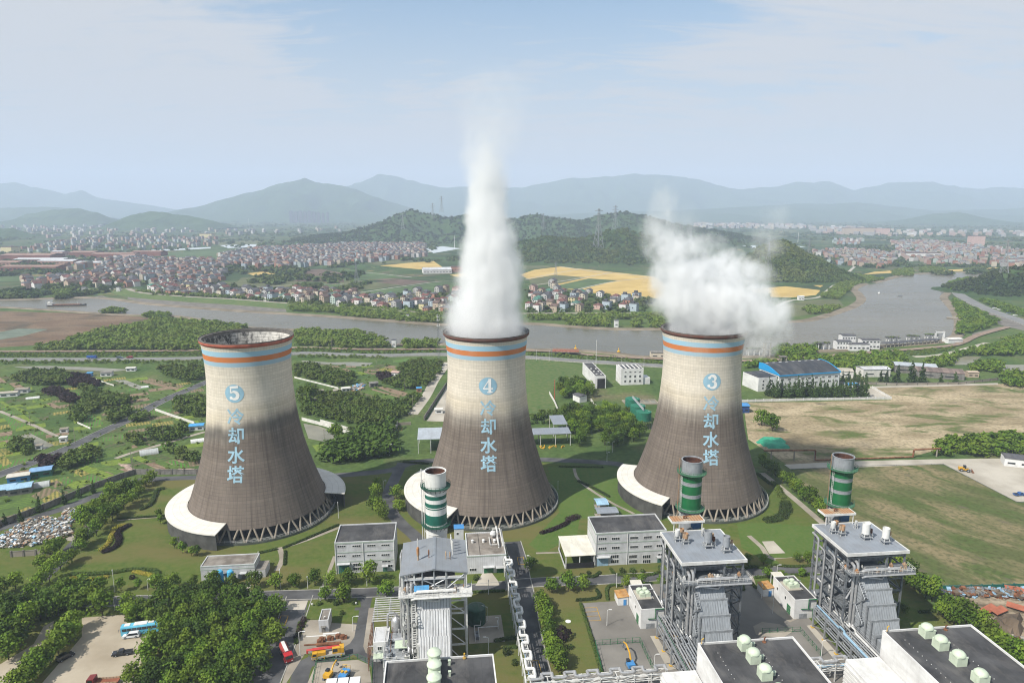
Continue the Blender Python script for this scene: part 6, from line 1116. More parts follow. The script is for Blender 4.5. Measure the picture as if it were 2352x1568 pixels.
# ---- long factory sheds on the left, each its own building
FW=M('factory brick red',(.22,.09,.065),var=.2,scale=.05); FR=M('factory pale roof',(.55,.56,.58),var=.12,scale=.03,stripe=('X',6.,.2,.1)); FRD=M('factory brown roof',(.28,.17,.13),var=.2,scale=.05)
for X0,X1,Y,hh,dp,rf,wl_,lb in ((0,345,632,13,60,FRD,FW,'long brick red factory at the left edge'),(350,430,606,14,30,FR,HW['pink'],'pink factory office with white end'),(470,640,608,12,50,FRD,FW,'brick red factory shed left of centre'),(622,890,622,13,50,FRD,FW,'longest brick red factory shed before the village'),(826,925,628,15,30,FRD,HW['pink'],'tall pink factory block'),(900,1100,602,12,40,FRD,FW,'brick factory shed touching the village'),(90,430,645,7,45,FR,FW,'low factory with long white roof'),(255,500,656,7,45,FR,HW['terracotta'],'low factory with pale grey roof'),(-40,110,668,7,50,FRD,HW['terracotta'],'low brown roofed factory at the left edge'),(0,385,705,9,40,FRD,FW,'front dark brick factory row'),(510,700,672,8,40,FR,HW['terracotta'],'orange walled factory with pale roof'),(380,440,684,9,25,FRD,HW['terracotta'],'small orange brick block'),(575,740,800,7,12,HR['dark grey'],HW['yellow'],'long cream school like building by the river')):
    p0,p1=G(1,X0,Y),G(1,X1,Y); L=math.hypot(p1[0]-p0[0],p1[1]-p0[1]); T=thing('factory',lb,'factory',((p0[0]+p1[0])/2,(p0[1]+p1[1])/2+dp/2),math.atan2(p1[1]-p0[1],p1[0]-p0[0]),'factories on the left'); mb=MB(); mb.box(0,0,0,L,dp,hh); mb.build('wall',wl_,T); mb=MB(); mb.profile_x([(-dp/2-.5,hh),(0,hh+dp*.06),(dp/2+.5,hh),(dp/2+.5,hh+.4),(0,hh+dp*.06+.4),(-dp/2-.5,hh+.4)],-L/2-.5,L/2+.5); mb.build('roof',rf,T)
    if Y>640:
        for q in range(int(L/9)): mb=MB(); mb.box(-L/2+5+q*9,-dp/2-.05,hh*.35,5,.16,hh*.3); mb.build('window',GLASS,T)
# white hall in the fields, tank farm, far high-rises
def shed(name,label,cat,p,rz,L,dp,h,wall,roof,win=0,style='gable',group=None,winh=1.2,rows_=1):
    T=thing(name,label,cat,p,rz,group); mb=MB(); mb.box(0,0,0,L,dp,h); mb.build('wall',wall,T); mb=MB(); r=dp*.1
    if style=='gable': mb.profile_x([(-dp/2-.4,h),(0,h+r),(dp/2+.4,h),(dp/2+.4,h+.25),(0,h+r+.25),(-dp/2-.4,h+.25)],-L/2-.3,L/2+.3)
    else: mb.box(0,0,h,L+.5,dp+.5,.3)
    mb.build('roof',roof,T)
    for rr in range(rows_):
        for q in range(win): q_=MB(); q_.box(-L/2+L*(q+.5)/win,-dp/2-.05,h*(rr+.45)/max(rows_,1.3),L/win*.55,.14,winh); q_.build('window',GLASS,T)
    return T
p=G(2,655,722); shed('factory','white field factory with pale roof left of the middle steam','factory',(p[0],p[1]+18),R(12),58,36,8,HW['white'],FR,9); p=G(2,795,712); shed('factory','orange brick block beside the white field factory','factory',(p[0],p[1]+12),R(8),24,20,11,HW['terracotta'],HR['brown'],4,'flat')
for i,X in enumerate((1262,1295,1318,1345,1368)): p=G(2,X,600-i%2*6); tank('storage_tank','cream storage tank in the tank farm below the hill','tank',p,7.5,14,HW['cream'],1.5,group='tank farm tanks')
for i,X in enumerate((2030,2068,2095,2125,2150,2185,2215,2245,2275)):
    p=(-2130+i*47,6700-i*12); T=thing('high_rise','dark slab tower in the far high rise cluster','high rise',p,R(4),'far high rise towers'); mb=MB(); mb.box(0,0,0,33 if i<7 else 22,24,112-(i>5)*14-i%2*6); mb.build('wall',M('high rise %d'%i,(.1,.095,.1),var=.1),T); mb=MB(); mb.box(0,0,112-(i>5)*14-i%2*6,12,10,7); mb.build('roof_house',HR['dark grey'],T)
for k,X,Y,hh,wd,c in ((1,1675,345,95,22,'white'),(2,215,350,70,32,'white'),(3,1215,455,34,150,'tan'),(3,1320,455,32,150,'pink'),(3,2020,530,34,46,'pink'),(3,1650,610,12,90,'white'),(2,1808,645,16,22,'white'),(1,1420,480,20,60,'yellow'),(1,75,580,18,36,'yellow')):
    p=G(k,X,Y); T=thing('apartment_block','%s far block '%c+{1675:'like a lone slender tower',215:'tower at the foot of the ridge',1215:'of wide tan apartments',1320:'of wide pink apartments',2020:'of pink storeys near the right edge',1650:'low and long in the right village',1808:'alone under the wooded hill',1420:'beside the green field',75:'behind the left factories'}[X],'building',p,R(-10)); mb=MB(); mb.box(0,0,0,wd,min(wd,30),hh); mb.build('wall',HW[c],T); mb=MB(); mb.box(0,0,hh,wd+1,min(wd,30)+1,1); mb.build('roof',HR['brown'],T)
# ---- pylons, poles, masts
PYM=M('pylon steel',(.3,.31,.32),rough=.6,metal=.2,var=.1)
def pylon_kit():
    T=thing('pylon','pylon','pylon'); prof=[(0,5.),(16,3.2),(28,1.8),(36,1.2),(50,.7)]; w_=lambda z:float(np.interp(z,[q[0] for q in prof],[q[1] for q in prof]))
    mb=MB()
    for sx in (-1,1):
        for sy in (-1,1): mb.tube([(sx*w_(z),sy*w_(z),z) for z in (0,16,28,36,50)],.28,4)
    zs=[0,9,16,22,28,32,36,41,46,50]
    for a,b_ in zip(zs,zs[1:]):
        for s in (-1,1): mb.bar((-w_(a),s*w_(a),a),(w_(b_),s*w_(b_),b_),.2); mb.bar((w_(a),s*w_(a),a),(-w_(b_),s*w_(b_),b_),.2); mb.bar((s*w_(a),-w_(a),a),(s*w_(b_),w_(b_),b_),.2)
    mb.build('lattice',PYM,T)
    for z,L in ((36,7),(41.5,9),(47,6.5)): q=MB(); q.bar((-L,0,z),(L,0,z),.35); q.bar((-L,0,z),(0,0,z+2),.25); q.bar((L,0,z),(0,0,z+2),.25); q.build('crossarm',PYM,T)
    return Kit(T)
PK=pylon_kit()
for lb,k,X,Y,D,hh in (('steel lattice pylon on the wooded slope right of the steam',3,600,695,1240,50),('smaller lattice pylon behind the wooded hill',3,875,635,1420,44),('lattice pylon on the hill at the right edge',3,2215,712,870,42),('tallest lattice pylon, on the low hill left of the right steam',2,1765,560,1760,105),('lattice pylon on the ridge above the right steam',2,1880,430,2600,95),('lattice pylon over the left slope of the ridge',2,430,418,2650,60),('lattice pylon second on the left slope of the ridge',2,635,345,2700,60),('lattice pylon third on the left slope of the ridge',2,695,300,2760,62),('lattice pylon in the gap right of the middle steam',2,1390,420,2650,62),('small pylon in the yellow wheat field',2,1475,735,1250,26),('pylon in the steam haze on the right',3,70,560,1900,60),('thin pylon standing in the village fields',2,113,780,1150,36)):
    ox,oy,s=OFF[k]; x=(ox+X*s-1176)/FPX; y=-(oy+Y*s-784)/FPX; d=(x,_c+y*_s,-_s+y*_c); t_=D/d[1]; PK.at((d[0]*t_,D,CAM_H+d[2]*t_-1),R(hr.choice((20,-25,35))),lb,'power line pylons',hh/50)
def pole(name,label,cat,p,h,r,mat,arm=None,group=None):
    T=thing(name,label,cat,p,0,group); mb=MB(); mb.tube([(0,0,0),(0,0,h)],r,6,r2=r*.6); mb.build('pole',mat,T)
    if arm: mb=MB(); mb.tube([(0,0,h-.1),(arm*.4,0,h+.25),(arm,0,h+.3)],r*.6,5); mb.build('arm',mat,T); mb=MB(); mb.box(arm*1.15,0,h+.2,.9,.3,.16); mb.build('lamp_head',WHT,T)
    else: mb=MB(); mb.cyl(0,0,h,r*1.4,.5,6); mb.build('cap',mat,T)
    return T
for lb,k,X,Y,h in (('white tapered mast beside the far wheat fields',2,783,545,40),('white mast before the hill right of the steam',2,1477,420,50),('white mast behind the wooded hill',3,805,515,42),('white mast in the middle of the far plain',1,1705,420,70)): pole('communication_mast',lb,'mast',G(k,X,Y),h,.9,WHT)
T=thing('lattice_mast','slender dark lattice mast left of the middle tower top','mast',G(2,675,1322)); mb=MB()
for a in range(3):
    c,s=math.cos(a*2.094),math.sin(a*2.094); mb.tube([(1.1*c,1.1*s,0),(.3*c,.3*s,42)],.09,4)
for k in range(21):
    z=2*k; r_=1.1-.8*z/42
    for a in range(3): mb.bar((r_*math.cos(a*2.094),r_*math.sin(a*2.094),z),(r_*math.cos(a*2.094+2.094),r_*math.sin(a*2.094+2.094),z+2),.07)
mb.build('lattice',STEELD,T)
for z in (31,36,39): mb=MB(); mb.lathe([(1.1,z),(1.2,z),(1.2,z+.15),(1.1,z+.15)],12); [mb.box(1.2*math.cos(q),1.2*math.sin(q),z,.3,.3,2.2) for q in (0,2.1,4.2)]; mb.build('antenna_ring',WHT,T)
# ================================================================ WALLS, LAMPS, SMALL BUILDINGS, VEHICLES
def wall(label,pts,h,th,mat,cap=None,posts=0.,cat='wall',name='wall'):
    T=thing(name,label,cat,(pts[0][0],pts[0][1])); q=[(p[0]-pts[0][0],p[1]-pts[0][1]) for p in pts]
    mb=MB(); ribbon(mb,q,[(-th/2,0),(-th/2,h),(th/2,h),(th/2,0)]); mb.build('panel',mat,T)
    if cap: mb=MB(); ribbon(mb,q,[(-th/2-.08,h),(-th/2-.08,h+.14),(th/2+.08,h+.14),(th/2+.08,h)]); mb.build('coping',cap,T)
    if posts:
        for p in resample([(*a,0) for a in q],posts)[:100]: mb=MB(); mb.box(p.x,p.y,0,th*2.2,th*2.2,h+.35); mb.build('post',cap or mat,T)
    return T
def fence(label,pts,h,mat,step=2.5,name='fence'):
    T=thing(name,label,'fence',(pts[0][0],pts[0][1])); q=[(p[0]-pts[0][0],p[1]-pts[0][1],0) for p in pts]
    for p in resample(q,step)[:100]: mb=MB(); mb.tube([(p.x,p.y,0),(p.x,p.y,h)],.09,5); mb.build('post',mat,T)
    mb=MB()
    for a,b in zip(q,q[1:]):
        for z in (.25,h*.5,h-.1): mb.tube([(a[0],a[1],z),(b[0],b[1],z)],.05,4)
    mb.build('rails',mat,T); return T
wall('long grey block perimeter wall left of the left tower',GL(4,[(-150,1540),(0,1466),(300,1350),(600,1222),(820,1140),(925,1108),(1345,1110),(1420,1110)]),2.6,.3,WALLB,CONCD,6.)
wall('white garden wall beside the asphalt road left of the left tower',GL(4,[(1060,672),(1180,715),(1330,765)]),1.6,.25,WALLWT); wall('whitewashed wall along the pond between left and middle towers',GL(8,[(190,1040),(500,1120),(800,1220),(1040,1290)]),2.,.3,WALLWT); wall('second whitewashed wall above the pond wall',GL(8,[(440,1060),(640,1115),(830,1170)]),1.6,.25,WALLWT)
wall('low white field wall right of the left tower top',GL(8,[(85,460),(330,520),(690,610)]),1.1,.3,WALLWT); wall('low white wall of the yard among the gardens',GL(4,[(610,445),(700,480),(780,505)]),1.,.3,WALLWT); wall('white garden edging wall by the plum trees',GL(4,[(530,760),(620,800)]),1.,.25,WALLWT); wall('low concrete wall beside the parking lane at the left edge',GL(5,[(80,705),(330,690)]),2.2,.3,CONC,CONCD,5.)
wall('dark slatted boundary wall beside the dirt road left of the middle tower',GL(8,[(2165,570),(2050,740),(1860,1040)]),2.6,.25,WALLB,CONCD,6.); wall('grey boundary wall beside the lane behind the switch yard',GL(8,[(1500,1110),(1460,1200),(1400,1480)]),2.6,.25,WALLB,CONCD,6.); wall('grey wall with pillars behind the lane gate',GL(8,[(1500,1110),(1680,1100)]),1.8,.3,CONC)
wall('boundary wall between the meadow and the park',GL(9,[(400,680),(470,800),(560,1020)]),2.,.25,WALLWT); wall('white zigzag boundary wall in the park',GL(9,[(970,780),(1080,925)]),1.5,.3,WALLWT,None,2.5)
wall('white picket boundary fence below the blue roofed factory',GL(10,[(60,402),(640,388),(1280,378),(1130,292)]),1.5,.2,WALLWT,WHT,5.5,'fence','fence'); wall('grey wall in front of the white sheds',GL(3,[(1060,1475),(1480,1485),(1900,1480),(2170,1450)]),1.8,.3,CONC,CONCD,8.)
wall('green site hoarding along the scrap yard',GL(7,[(1765,928),(2352,915),(2500,912)]),1.6,.12,TEAL,None,4.); fence('dark railing round the fenced concrete yard',GL(6,[(1790,1500),(1745,1310),(2050,1290),(2140,1480)]),2.0,GREENP); fence('dark railing round the vehicle yard at the bottom',GL(13,[(720,1600),(780,1300),(1300,1262),(1490,1350),(1480,1600)]),1.8,GREENP); fence('green railing below the right control house',GL(7,[(560,1225),(820,1215),(960,1380)]),1.8,GREENP)
fence('dark kerb railing along the fallow lawn',GL(10,[(480,945),(1040,918),(1700,903),(2290,1207),(2420,1220)]),.5,STEELD,6.)
# street lamps
for i,(k,X,Y,h,ar,lb) in enumerate(((5,785,945,8,0,'tall white pole on the big lawn'),(5,1013,935,4.2,.7,'lamp at the lawn edge below the flower bed'),(5,1920,920,7,0,'white pole beside the pump house path'),(5,2105,920,4.2,0,'short pole right of the pump house'),(5,2190,1005,5,.8,'lamp on the main road left of the left workshop'),(13,565,1225,8,1.3,'tall lamp at the red crane'),(13,1240,905,5,1.3,'lamp on the corner of the rusty pipe yard'),(13,1435,1340,6,1.2,'lamp right of the red crane'),(5,785,1070,5,0,'white pole at the edge of the grove'),(6,1300,785,5,-.7,'lamp with red sign right of the switch house'),(6,1825,1175,5.5,.9,'lamp on the empty parking yard'),(6,1890,915,5,0,'lamp at the hedge corner before the right workshop'),(6,1015,1370,5.5,-1.,'lamp below the green tank'),(6,1425,1290,4,-1.,'lamp in the tree row by the zigzag pipe'),(6,2148,1480,5.,.8,'lamp at the right corner of the fenced yard'),(7,660,850,5,.8,'lamp behind the right control house'),(7,555,990,5,0,'pole by the rust roofed lean-to on the right'),(7,632,1090,6,0,'white pole left of the right control house'),(7,965,1385,5,.5,'lamp beside the right pipe rack'),(6,300,255,5,.8,'lamp on the lane left of the middle tower'),(6,265,390,5,.8,'second lamp on the lane left of the middle tower'),(6,1490,245,4,0,'pole right of the middle tower basin'),(6,1825,55,5,.8,'lamp on the rear lane between towers'),(5,470,950,4,.6,'lamp at the cluster left of the big lawn'),(5,2315,440,7,0,'white pole beside the left tower columns'),(6,185,905,4,0,'short lamp on the verge below the left workshop'),(6,1015,960,5,0,'slim pole above the green tank'),(8,1465,1250,6,.8,'lamp at the lane bend behind the towers'),(8,1390,1520,6,.8,'lamp lower on the lane behind the towers'),(9,1185,1490,6,.7,'lamp before the dark park trees'),(9,1262,1480,6,.7,'second lamp before the dark park trees'),(6,1140,440,6,0,'pole at the front of the middle tower basin'))):
    pole('street_lamp' if ar else 'pole',lb if len(lb.split())>3 else lb,'street lamp' if ar else 'pole',G(k,X,Y),h,.11,WHT,ar)
for i,(X,Y) in enumerate(((222,225),(397,235),(913,300),(1388,335),(1690,345),(205,150),(428,170),(845,215))): pole('light_pole','thin light pole along the riverside road right of the middle tower','pole',G(9,X,Y),9,.14,WHT if i<5 else STEELD,None,'riverside road light poles')
pole('flag_mast','very tall thin white mast behind the small open white hall','mast',G(9,1035,385),26,.22,WHT); pole('red_mast','red lattice lightning mast at the meadow edge','mast',G(9,470,790),15,.3,M('red mast paint',(.4,.1,.05),var=.2))
for i,(k,X,Y,h) in enumerate(((4,1120,870,9),(4,515,900,8),(4,210,780,8),(8,500,1385,9),(8,785,1000,8),(8,1600,630,8),(8,1710,1000,14),(8,600,45,9),(8,1205,270,8),(4,905,1080,10),(5,915,110,7))): pole('utility_pole','thin grey utility pole among the gardens','pole',G(k,X,Y),h,.16,CONC,None,'garden utility poles')
# ---- buildings of the middle distance
R12=R(12)
p0,p1=G(3,640,1520),G(3,1055,1490); L=math.hypot(p1[0]-p0[0],p1[1]-p0[1]); ang=math.atan2(p1[1]-p0[1],p1[0]-p0[0])
T=thing('factory','big white factory with dark curved roof edged in bright blue','factory',((p0[0]+p1[0])/2,(p0[1]+p1[1])/2+11),ang); SKY=M('bright blue trim',(.02,.3,.62),var=.06,rough=.5); DKR=M('dark panel roof',(.05,.055,.065),var=.2,scale=.1,stripe=('X',2.,.3,.06))
mb=MB(); mb.box(0,0,0,L,24,11); mb.build('wall',WALLWW,T); prof=[(-12.6,11)]+[(-12.6+25.2*q/12,11+5.2*math.sin(PI*(.12+.88*q/12)) if q<12 else 11.) for q in range(1,13)]
prof=[(-12.6,11.),(-12.6,11.5)]+[(-12.6+25.2*q/10,11.5+4.5*math.sin(PI*.62*q/10)) for q in range(1,11)]+[(12.6,11.)]
mb=MB(); mb.profile_x(prof,-L/2+.2,L/2-.2); mb.build('roof',DKR,T)
for x in (-L/2-.1,L/2+.1): mb=MB(); mb.profile_x([(a*1.01,z+.25) for a,z in prof],x-.3,x+.3); mb.build('gable_trim',SKY,T)
mb=MB(); mb.box(0,-12.6,10.7,L+.4,.3,.9); mb.build('eaves_trim',SKY,T)
for q in range(9): mb=MB(); mb.box(-L/2+4+q*L/9.2,9.,15.5,2.2,1.,.5); mb.build('roof_vent',WHT,T)
for q in range(9):
    for z in (4.6,8.): window(T,-L/2+L*(q+.5)/9,-12,z,2.6,1.2,3)
mb=MB(); mb.box(-L/2-8,-1,0,16,20,10.2); mb.build('office_wing',WALLWW,T); mb=MB(); mb.box(-L/2-8,-1,10.2,15.4,19.4,.2); mb.build('wing_roof',DKR,T)
for z in (2.4,5,7.6):
    for x in (-13,-6): window(T,-L/2+x*1.+1,-11,z,1.4,1.2,1)
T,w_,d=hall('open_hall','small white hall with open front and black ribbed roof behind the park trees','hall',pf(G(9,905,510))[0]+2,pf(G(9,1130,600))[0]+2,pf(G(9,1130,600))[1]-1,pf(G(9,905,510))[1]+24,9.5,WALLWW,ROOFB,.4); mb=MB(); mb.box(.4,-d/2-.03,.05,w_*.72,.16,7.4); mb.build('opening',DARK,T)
for q in range(3):
    for s in (-1,1): mb=MB(); mb.box(s*1.8,-d/2+6+q*9,9.1,1.1,1.1,.7); mb.build('roof_vent',WHT,T)
a=pf(G(9,1375,560)); b_=pf(G(9,1690,560)); T,w_,d=hall('office','white three storey building with saw tooth dark roof left of the right tower','office',a[0],b_[0],a[1],a[1]+15,12.5,WALLWW,DKR,.5)
for f,z in ((0,10.),(1,6.6),(2,3.)):
    for q in range(4): window(T,-w_/2+w_*(q+.9)/4.6,-d/2,z,1.5,.8 if f==0 else 1.7,2)
for q in range(5): mb=MB(); mb.profile_y([(-w_/2+1+q*w_/5.2,12.),(-w_/2+2.+q*w_/5.2,12.),(-w_/2+1.2+q*w_/5.2,13.1)],-d/2+1,d/2-1); mb.build('skylight',WHT,T)
mb=MB(); mb.box(w_/2+2.8,-2,0,5.6,9,5.); mb.build('annexe',WALLWW,T)
def open_shed(label,p,rz,L,dp,h,roof,col=WHT,bays=3,group=None):
    T=thing('open_shed',label,'shed',p,rz,group); mb=MB(); mb.profile_x([(-dp/2,h),(dp/2,h+.6),(dp/2,h+.8),(-dp/2,h+.2)],-L/2,L/2); mb.build('roof',roof,T)
    for q in range(bays+1):
        for y in (-dp/2+.4,dp/2-.4): mb=MB(); mb.box(-L/2+.4+(L-.8)*q/bays,y,0,.3,.3,h+(.05 if y<0 else .55)); mb.build('post',col,T)
    return T
sg=lambda k,X,Y:G(k,X,Y)
p=G(9,445,1395); open_shed('grey roofed open shed right of the middle tower sheltering yellow gear',(p[0]-3,p[1]+4.5),PA,26,9.5,7.,ROOFG,STEELW,3); p=G(9,545,1330); open_shed('narrow grey roof adjoining the open shed right of the middle tower',(p[0],p[1]+17),PA,8.5,16,7.2,ROOFG,STEELW,1)
p=G(8,1850,1490); open_shed('pale grey open sided shed left of the middle tower',(p[0]+6.5,p[1]+9),PA,21,18,8.,M('pale grey roof',(.42,.46,.5),rough=.5,var=.06,stripe=('X',1.6,.15,.06)),STEELW,3); T=shed('store','low white store inside the pale open shed','store',(p[0]+12,p[1]+12),PA,6,8,4.,WALLWW,ROOFG)
rg=random.Random(8)
for q in range(14): x,y=G(9,rg.uniform(255,590),rg.uniform(1395,1425)); T=thing('yellow_valve','yellow pipe fitting in the pile before the grey open shed','pipe fitting',(x,y),rg.uniform(0,6),'yellow gear by the open shed'); mb=MB(); mb.tube([(-.8,0,.4),(0,0,.4),(.3,0,.9)],.25,6); mb.cyl(-.8,0,.1,.45,.2,8); mb.build('fitting',YEL,T)
for q in range(16): x,y=G(9,rg.uniform(610,880),rg.uniform(830,930)); T=thing('equipment','orange and white yard equipment among the park trees','equipment',(x,y),rg.uniform(0,6),'yard equipment in the park'); mb=MB(); mb.box(0,0,0,2.2,.5,.5+rg.random()); mb.tube([(-1,0,.5),(1,.3,1.6)],.14,5); mb.build('frame',rg.choice((ORNG,WHT,YEL,STEELW)),T)
for nm,X,Y in (('back',1530,960),('middle',1600,1060),('front',1680,1150)): tank('clarifier','green clarifier tank on concrete legs beside the right tower, the %s one'%nm,'clarifier',G(9,X,Y),4.6,5.2,M('clarifier green '+nm,(.02,.16,.1),var=.15,grime=.2),.1,5.5)
T=thing('walkway_bridge','grey walkway bridge across the three green clarifiers','walkway',G(9,1600,1060)); p0=Vector(G(9,1530,960))-Vector(G(9,1600,1060)); p1=Vector(G(9,1680,1150))-Vector(G(9,1600,1060)); mb=MB(); mb.bar((p0.x,p0.y,11.4),(p1.x,p1.y,11.4),.7); mb.build('deck',STEEL,T); mb=MB(); mb.rail([(p0.x,p0.y,11.7),(p1.x,p1.y,11.7)],1.,1.5,.05); mb.build('railing',STEELW,T)
T=thing('filter_beds','concrete settling basins behind the clarifiers','basins',G(9,1600,800),PA); mb=MB(); [mb.box(-9+q*4.5,0,0,.5,9,.9) for q in range(6)]; mb.box(2,-4.7,0,23,.5,.9); mb.box(2,4.7,0,23,.5,.9); mb.build('basin_wall',CONC,T); mb=MB(); [mb.box(-6.7+q*4.5,0,0,3.8,8.8,.5) for q in range(5)]; mb.build('water',DIRTYW,T)
T=shed('hut','little white hut with grey gabled roof in the park','hut',G(9,815,775),R(-60),8,6,4.2,WALLWW,HR['dark grey'])
# pipe gantry, net, scrap, rubble
T=thing('pipe_gantry','rust brown pipe gantry rising over the dirt road right of the right tower','pipe gantry',G(10,550,890)); P=lambda X,Y:Vector(G(10,X,Y))-Vector(G(10,550,890)); a,b_,c=P(250,880),P(660,875),P(1450,850); mb=MB(); mb.tube([(a.x,a.y,6.),(b_.x,b_.y,6.),(b_.x+.3,b_.y,5.7),(b_.x+.4,b_.y,.8),(b_.x+1,b_.y,.5),(c.x,c.y,.5),(c.x+.4,c.y,.8),(c.x+.5,c.y,4.2),(c.x+1,c.y,4.6),(c.x+16,c.y+2,4.6)],.42,8); mb.build('pipe',RUST,T,True)
for q in (.15,.6,1.): 
    p=a.lerp(b_,q); mb=MB(); mb.box(p.x,p.y,0,.5,.5,5.6); mb.build('support',CONC,T)
mb=MB(); mb.box(c.x+14,c.y+1.8,0,.5,.5,4.2); mb.build('support',CONC,T)
def mound(name,label,cat,poly,h,mat,seed,step=1.6):
    xs=[p[0] for p in poly]; ys=[p[1] for p in poly]; V=[];F=[]; idx={}; cxm,cym=sum(xs)/len(xs),sum(ys)/len(ys); nx=int((max(xs)-min(xs))/step)+2; nyy=int((max(ys)-min(ys))/step)+2
    for i in range(nx):
        for j in range(nyy):
            p=(min(xs)+i*step,min(ys)+j*step); 
            if inpoly(p,poly):
                e=0 if not all(inpoly((p[0]+dx,p[1]+dy),poly) for dx in (-step,step) for dy in (-step,step)) else 1
                idx[i,j]=len(V); V.append((p[0]-cxm,p[1]-cym,.05+h*e*(.5+.9*abs(mnoise.noise(Vector((p[0]*.18,p[1]*.18,seed)))))+.3*e*mnoise.noise(Vector((p[0],p[1],seed)))))
    for (i,j),k in idx.items():
        if (i+1,j) in idx and (i,j+1) in idx and (i+1,j+1) in idx: F.append((k,idx[i+1,j],idx[i+1,j+1],idx[i,j+1]))
    me=bpy.data.meshes.new(name); me.from_pydata(V,[],F); me.materials.append(mat); o=bpy.data.objects.new(name,me); COL.objects.link(o); o.location=(cxm,cym,0); tag(o,label,cat); return o
mound('tarpaulin','bright green dust net spread over a mound on the bare ground','net',GL(10,[(165,720),(210,690),(410,688),(495,778),(300,785)]),1.6,M('green dust net',(.03,.28,.17),var=.2,scale=.2,col2=(.05,.36,.22)),3)
mound('soil_heap','brown rubble heap in the scrap yard','heap',GL(7,[(2080,1120),(2352,1080),(2400,1250),(2250,1300),(2120,1230)]),3.2,SOIL,5); mound('soil_heap','pale rubble heap along the garden wall','heap',GL(5,[(770,60),(900,70),(930,110),(1340,95),(1340,112),(900,130)]),.6,M('brick rubble',(.36,.27,.22),var=.3,scale=.5,bump=.3),6,1.2)
def debris(name,label,poly,n,mats,size,seed,h=1.2):
    """a dump nobody could count: one heap of tumbled sheets and blocks"""
    rg=random.Random(seed); mb=MB(); xs=[p[0] for p in poly]; ys=[p[1] for p in poly]; k=0
    while k<n:
        p=(rg.uniform(min(xs),max(xs)),rg.uniform(min(ys),max(ys)))
        if not inpoly(p,poly): continue
        k+=1; s=rg.uniform(*size); M3=Matrix.Rotation(rg.uniform(0,6),3,'Z')@Matrix.Rotation(rg.uniform(-.6,.6),3,'X'); z=rg.uniform(.1,h); i=len(mb.v); d=(s,s*rg.uniform(.4,.9),s*rg.uniform(.05,.5)); m=rg.randrange(len(mats))
        for dz in (-.5,.5):
            for dx,dy in ((-.5,-.5),(.5,-.5),(.5,.5),(-.5,.5)): v=M3@Vector((dx*d[0],dy*d[1],dz*d[2])); mb.v.append((p[0]+v.x,p[1]+v.y,z+v.z))
        for q in ((3,2,1,0),(4,5,6,7),(0,1,5,4),(1,2,6,5),(2,3,7,6),(3,0,4,7)): mb.f.append(tuple(i+a for a in q)); mb.m.append(m)
    o=mb.build(name,mats); tag(o,label,'rubbish',kind='stuff')
debris('rubbish_heap','heap of white and grey building rubbish left of the big lawn',GL(5,[(-20,590),(120,500),(250,450),(420,450),(430,400),(560,365),(570,420),(480,480),(500,560),(350,600),(200,640),(0,650)]),1500,[WHT,WALLWW,CONC,CONCD,RUSTP,ROOFPB,WALLB,WALLWT,SOIL,CONCL],(.4,1.5),3,1.7)
debris('scrap_heap','tangled scrap metal in the yard at the right edge',GL(7,[(1780,940),(2100,930),(2352,935),(2352,1000),(2250,990),(1950,980),(1800,970)]),350,[RUST,STEELD,STEELD,ROOFPB,RUST,SOIL,CONCD],(.6,2.2),4,1.4); debris('scrap_heap','grey scrap and rubble below the rust red plates',GL(7,[(1990,1090),(2100,1160),(2200,1240),(2352,1270),(2352,1400),(2200,1300),(2060,1190)]),500,[CONCD,STEELD,RUST,SOIL,CONC],(.5,1.6),5,1.2)
debris('junk_heap','junk and tarpaulins round the huts between left and middle towers',GL(8,[(830,610),(1000,540),(1060,560),(1030,620),(900,660)]),160,[WHT,ROOFBL,STEELD,RUSTP,CONC],(.5,1.8),6,1.2)
for i,(X,Y,L,rz) in enumerate(((2110,1080,7,.5),(2180,1090,6,.45),(2330,1075,8,-.7),(2290,945,6,-.4))): x,y=G(7,X,Y); T=thing('steel_plate',('large rust red steel plates lying in the scrap yard','smaller rust red plates beside the large ones','rust red girder at the right edge of the scrap yard','rust red beam at the back of the scrap yard')[i],'scrap steel',(x,y,.9),rz); mb=MB(); mb.profile_x([(-1.2,0),(1.2,.5),(1.2,.7),(-1.2,.2)],-L/2,L/2); mb.build('plate',M('red oxide %d'%i,(.36,.12,.07),var=.15),T)
for i,(X,Y,m,L) in enumerate(((835,1030,0,2.6),(940,1015,0,2.6),(1045,990,0,2.8),(1110,1000,0,2.6),(810,1060,0,2.2))): x,y=G(13,X,Y); T=thing('rust_crate','rust brown steel tank section in the pipe yard by the red crane','tank section',(x,y),.1,'rusty tank sections in the pipe yard'); mb=MB(); mb.lathe([(.75,0),(.75,1.2),(.5,1.35)],14); mb.box(.6,0,0,L*.5,1.1,1.); mb.build('tank_section',RUST,T)
for lb,X,Y,L,r,m in (('long rust brown pipe lying behind the red crane',930,1085,7.2,.55,RUST),('rust brown pipe bundle left of the long rusty pipe',700,1085,4,.25,RUST),('long white pipe lying in the pipe yard',960,945,5,.3,WHT),('thin white pipe lying across the pipe yard',770,970,6,.16,WHT)): x,y=G(13,X,Y); T=thing('pipe_section',lb,'pipe',(x,y),.1); mb=MB(); mb.tube([(-L/2,0,r),(L/2,0,r)],r,12); mb.build('pipe',m,T,True)
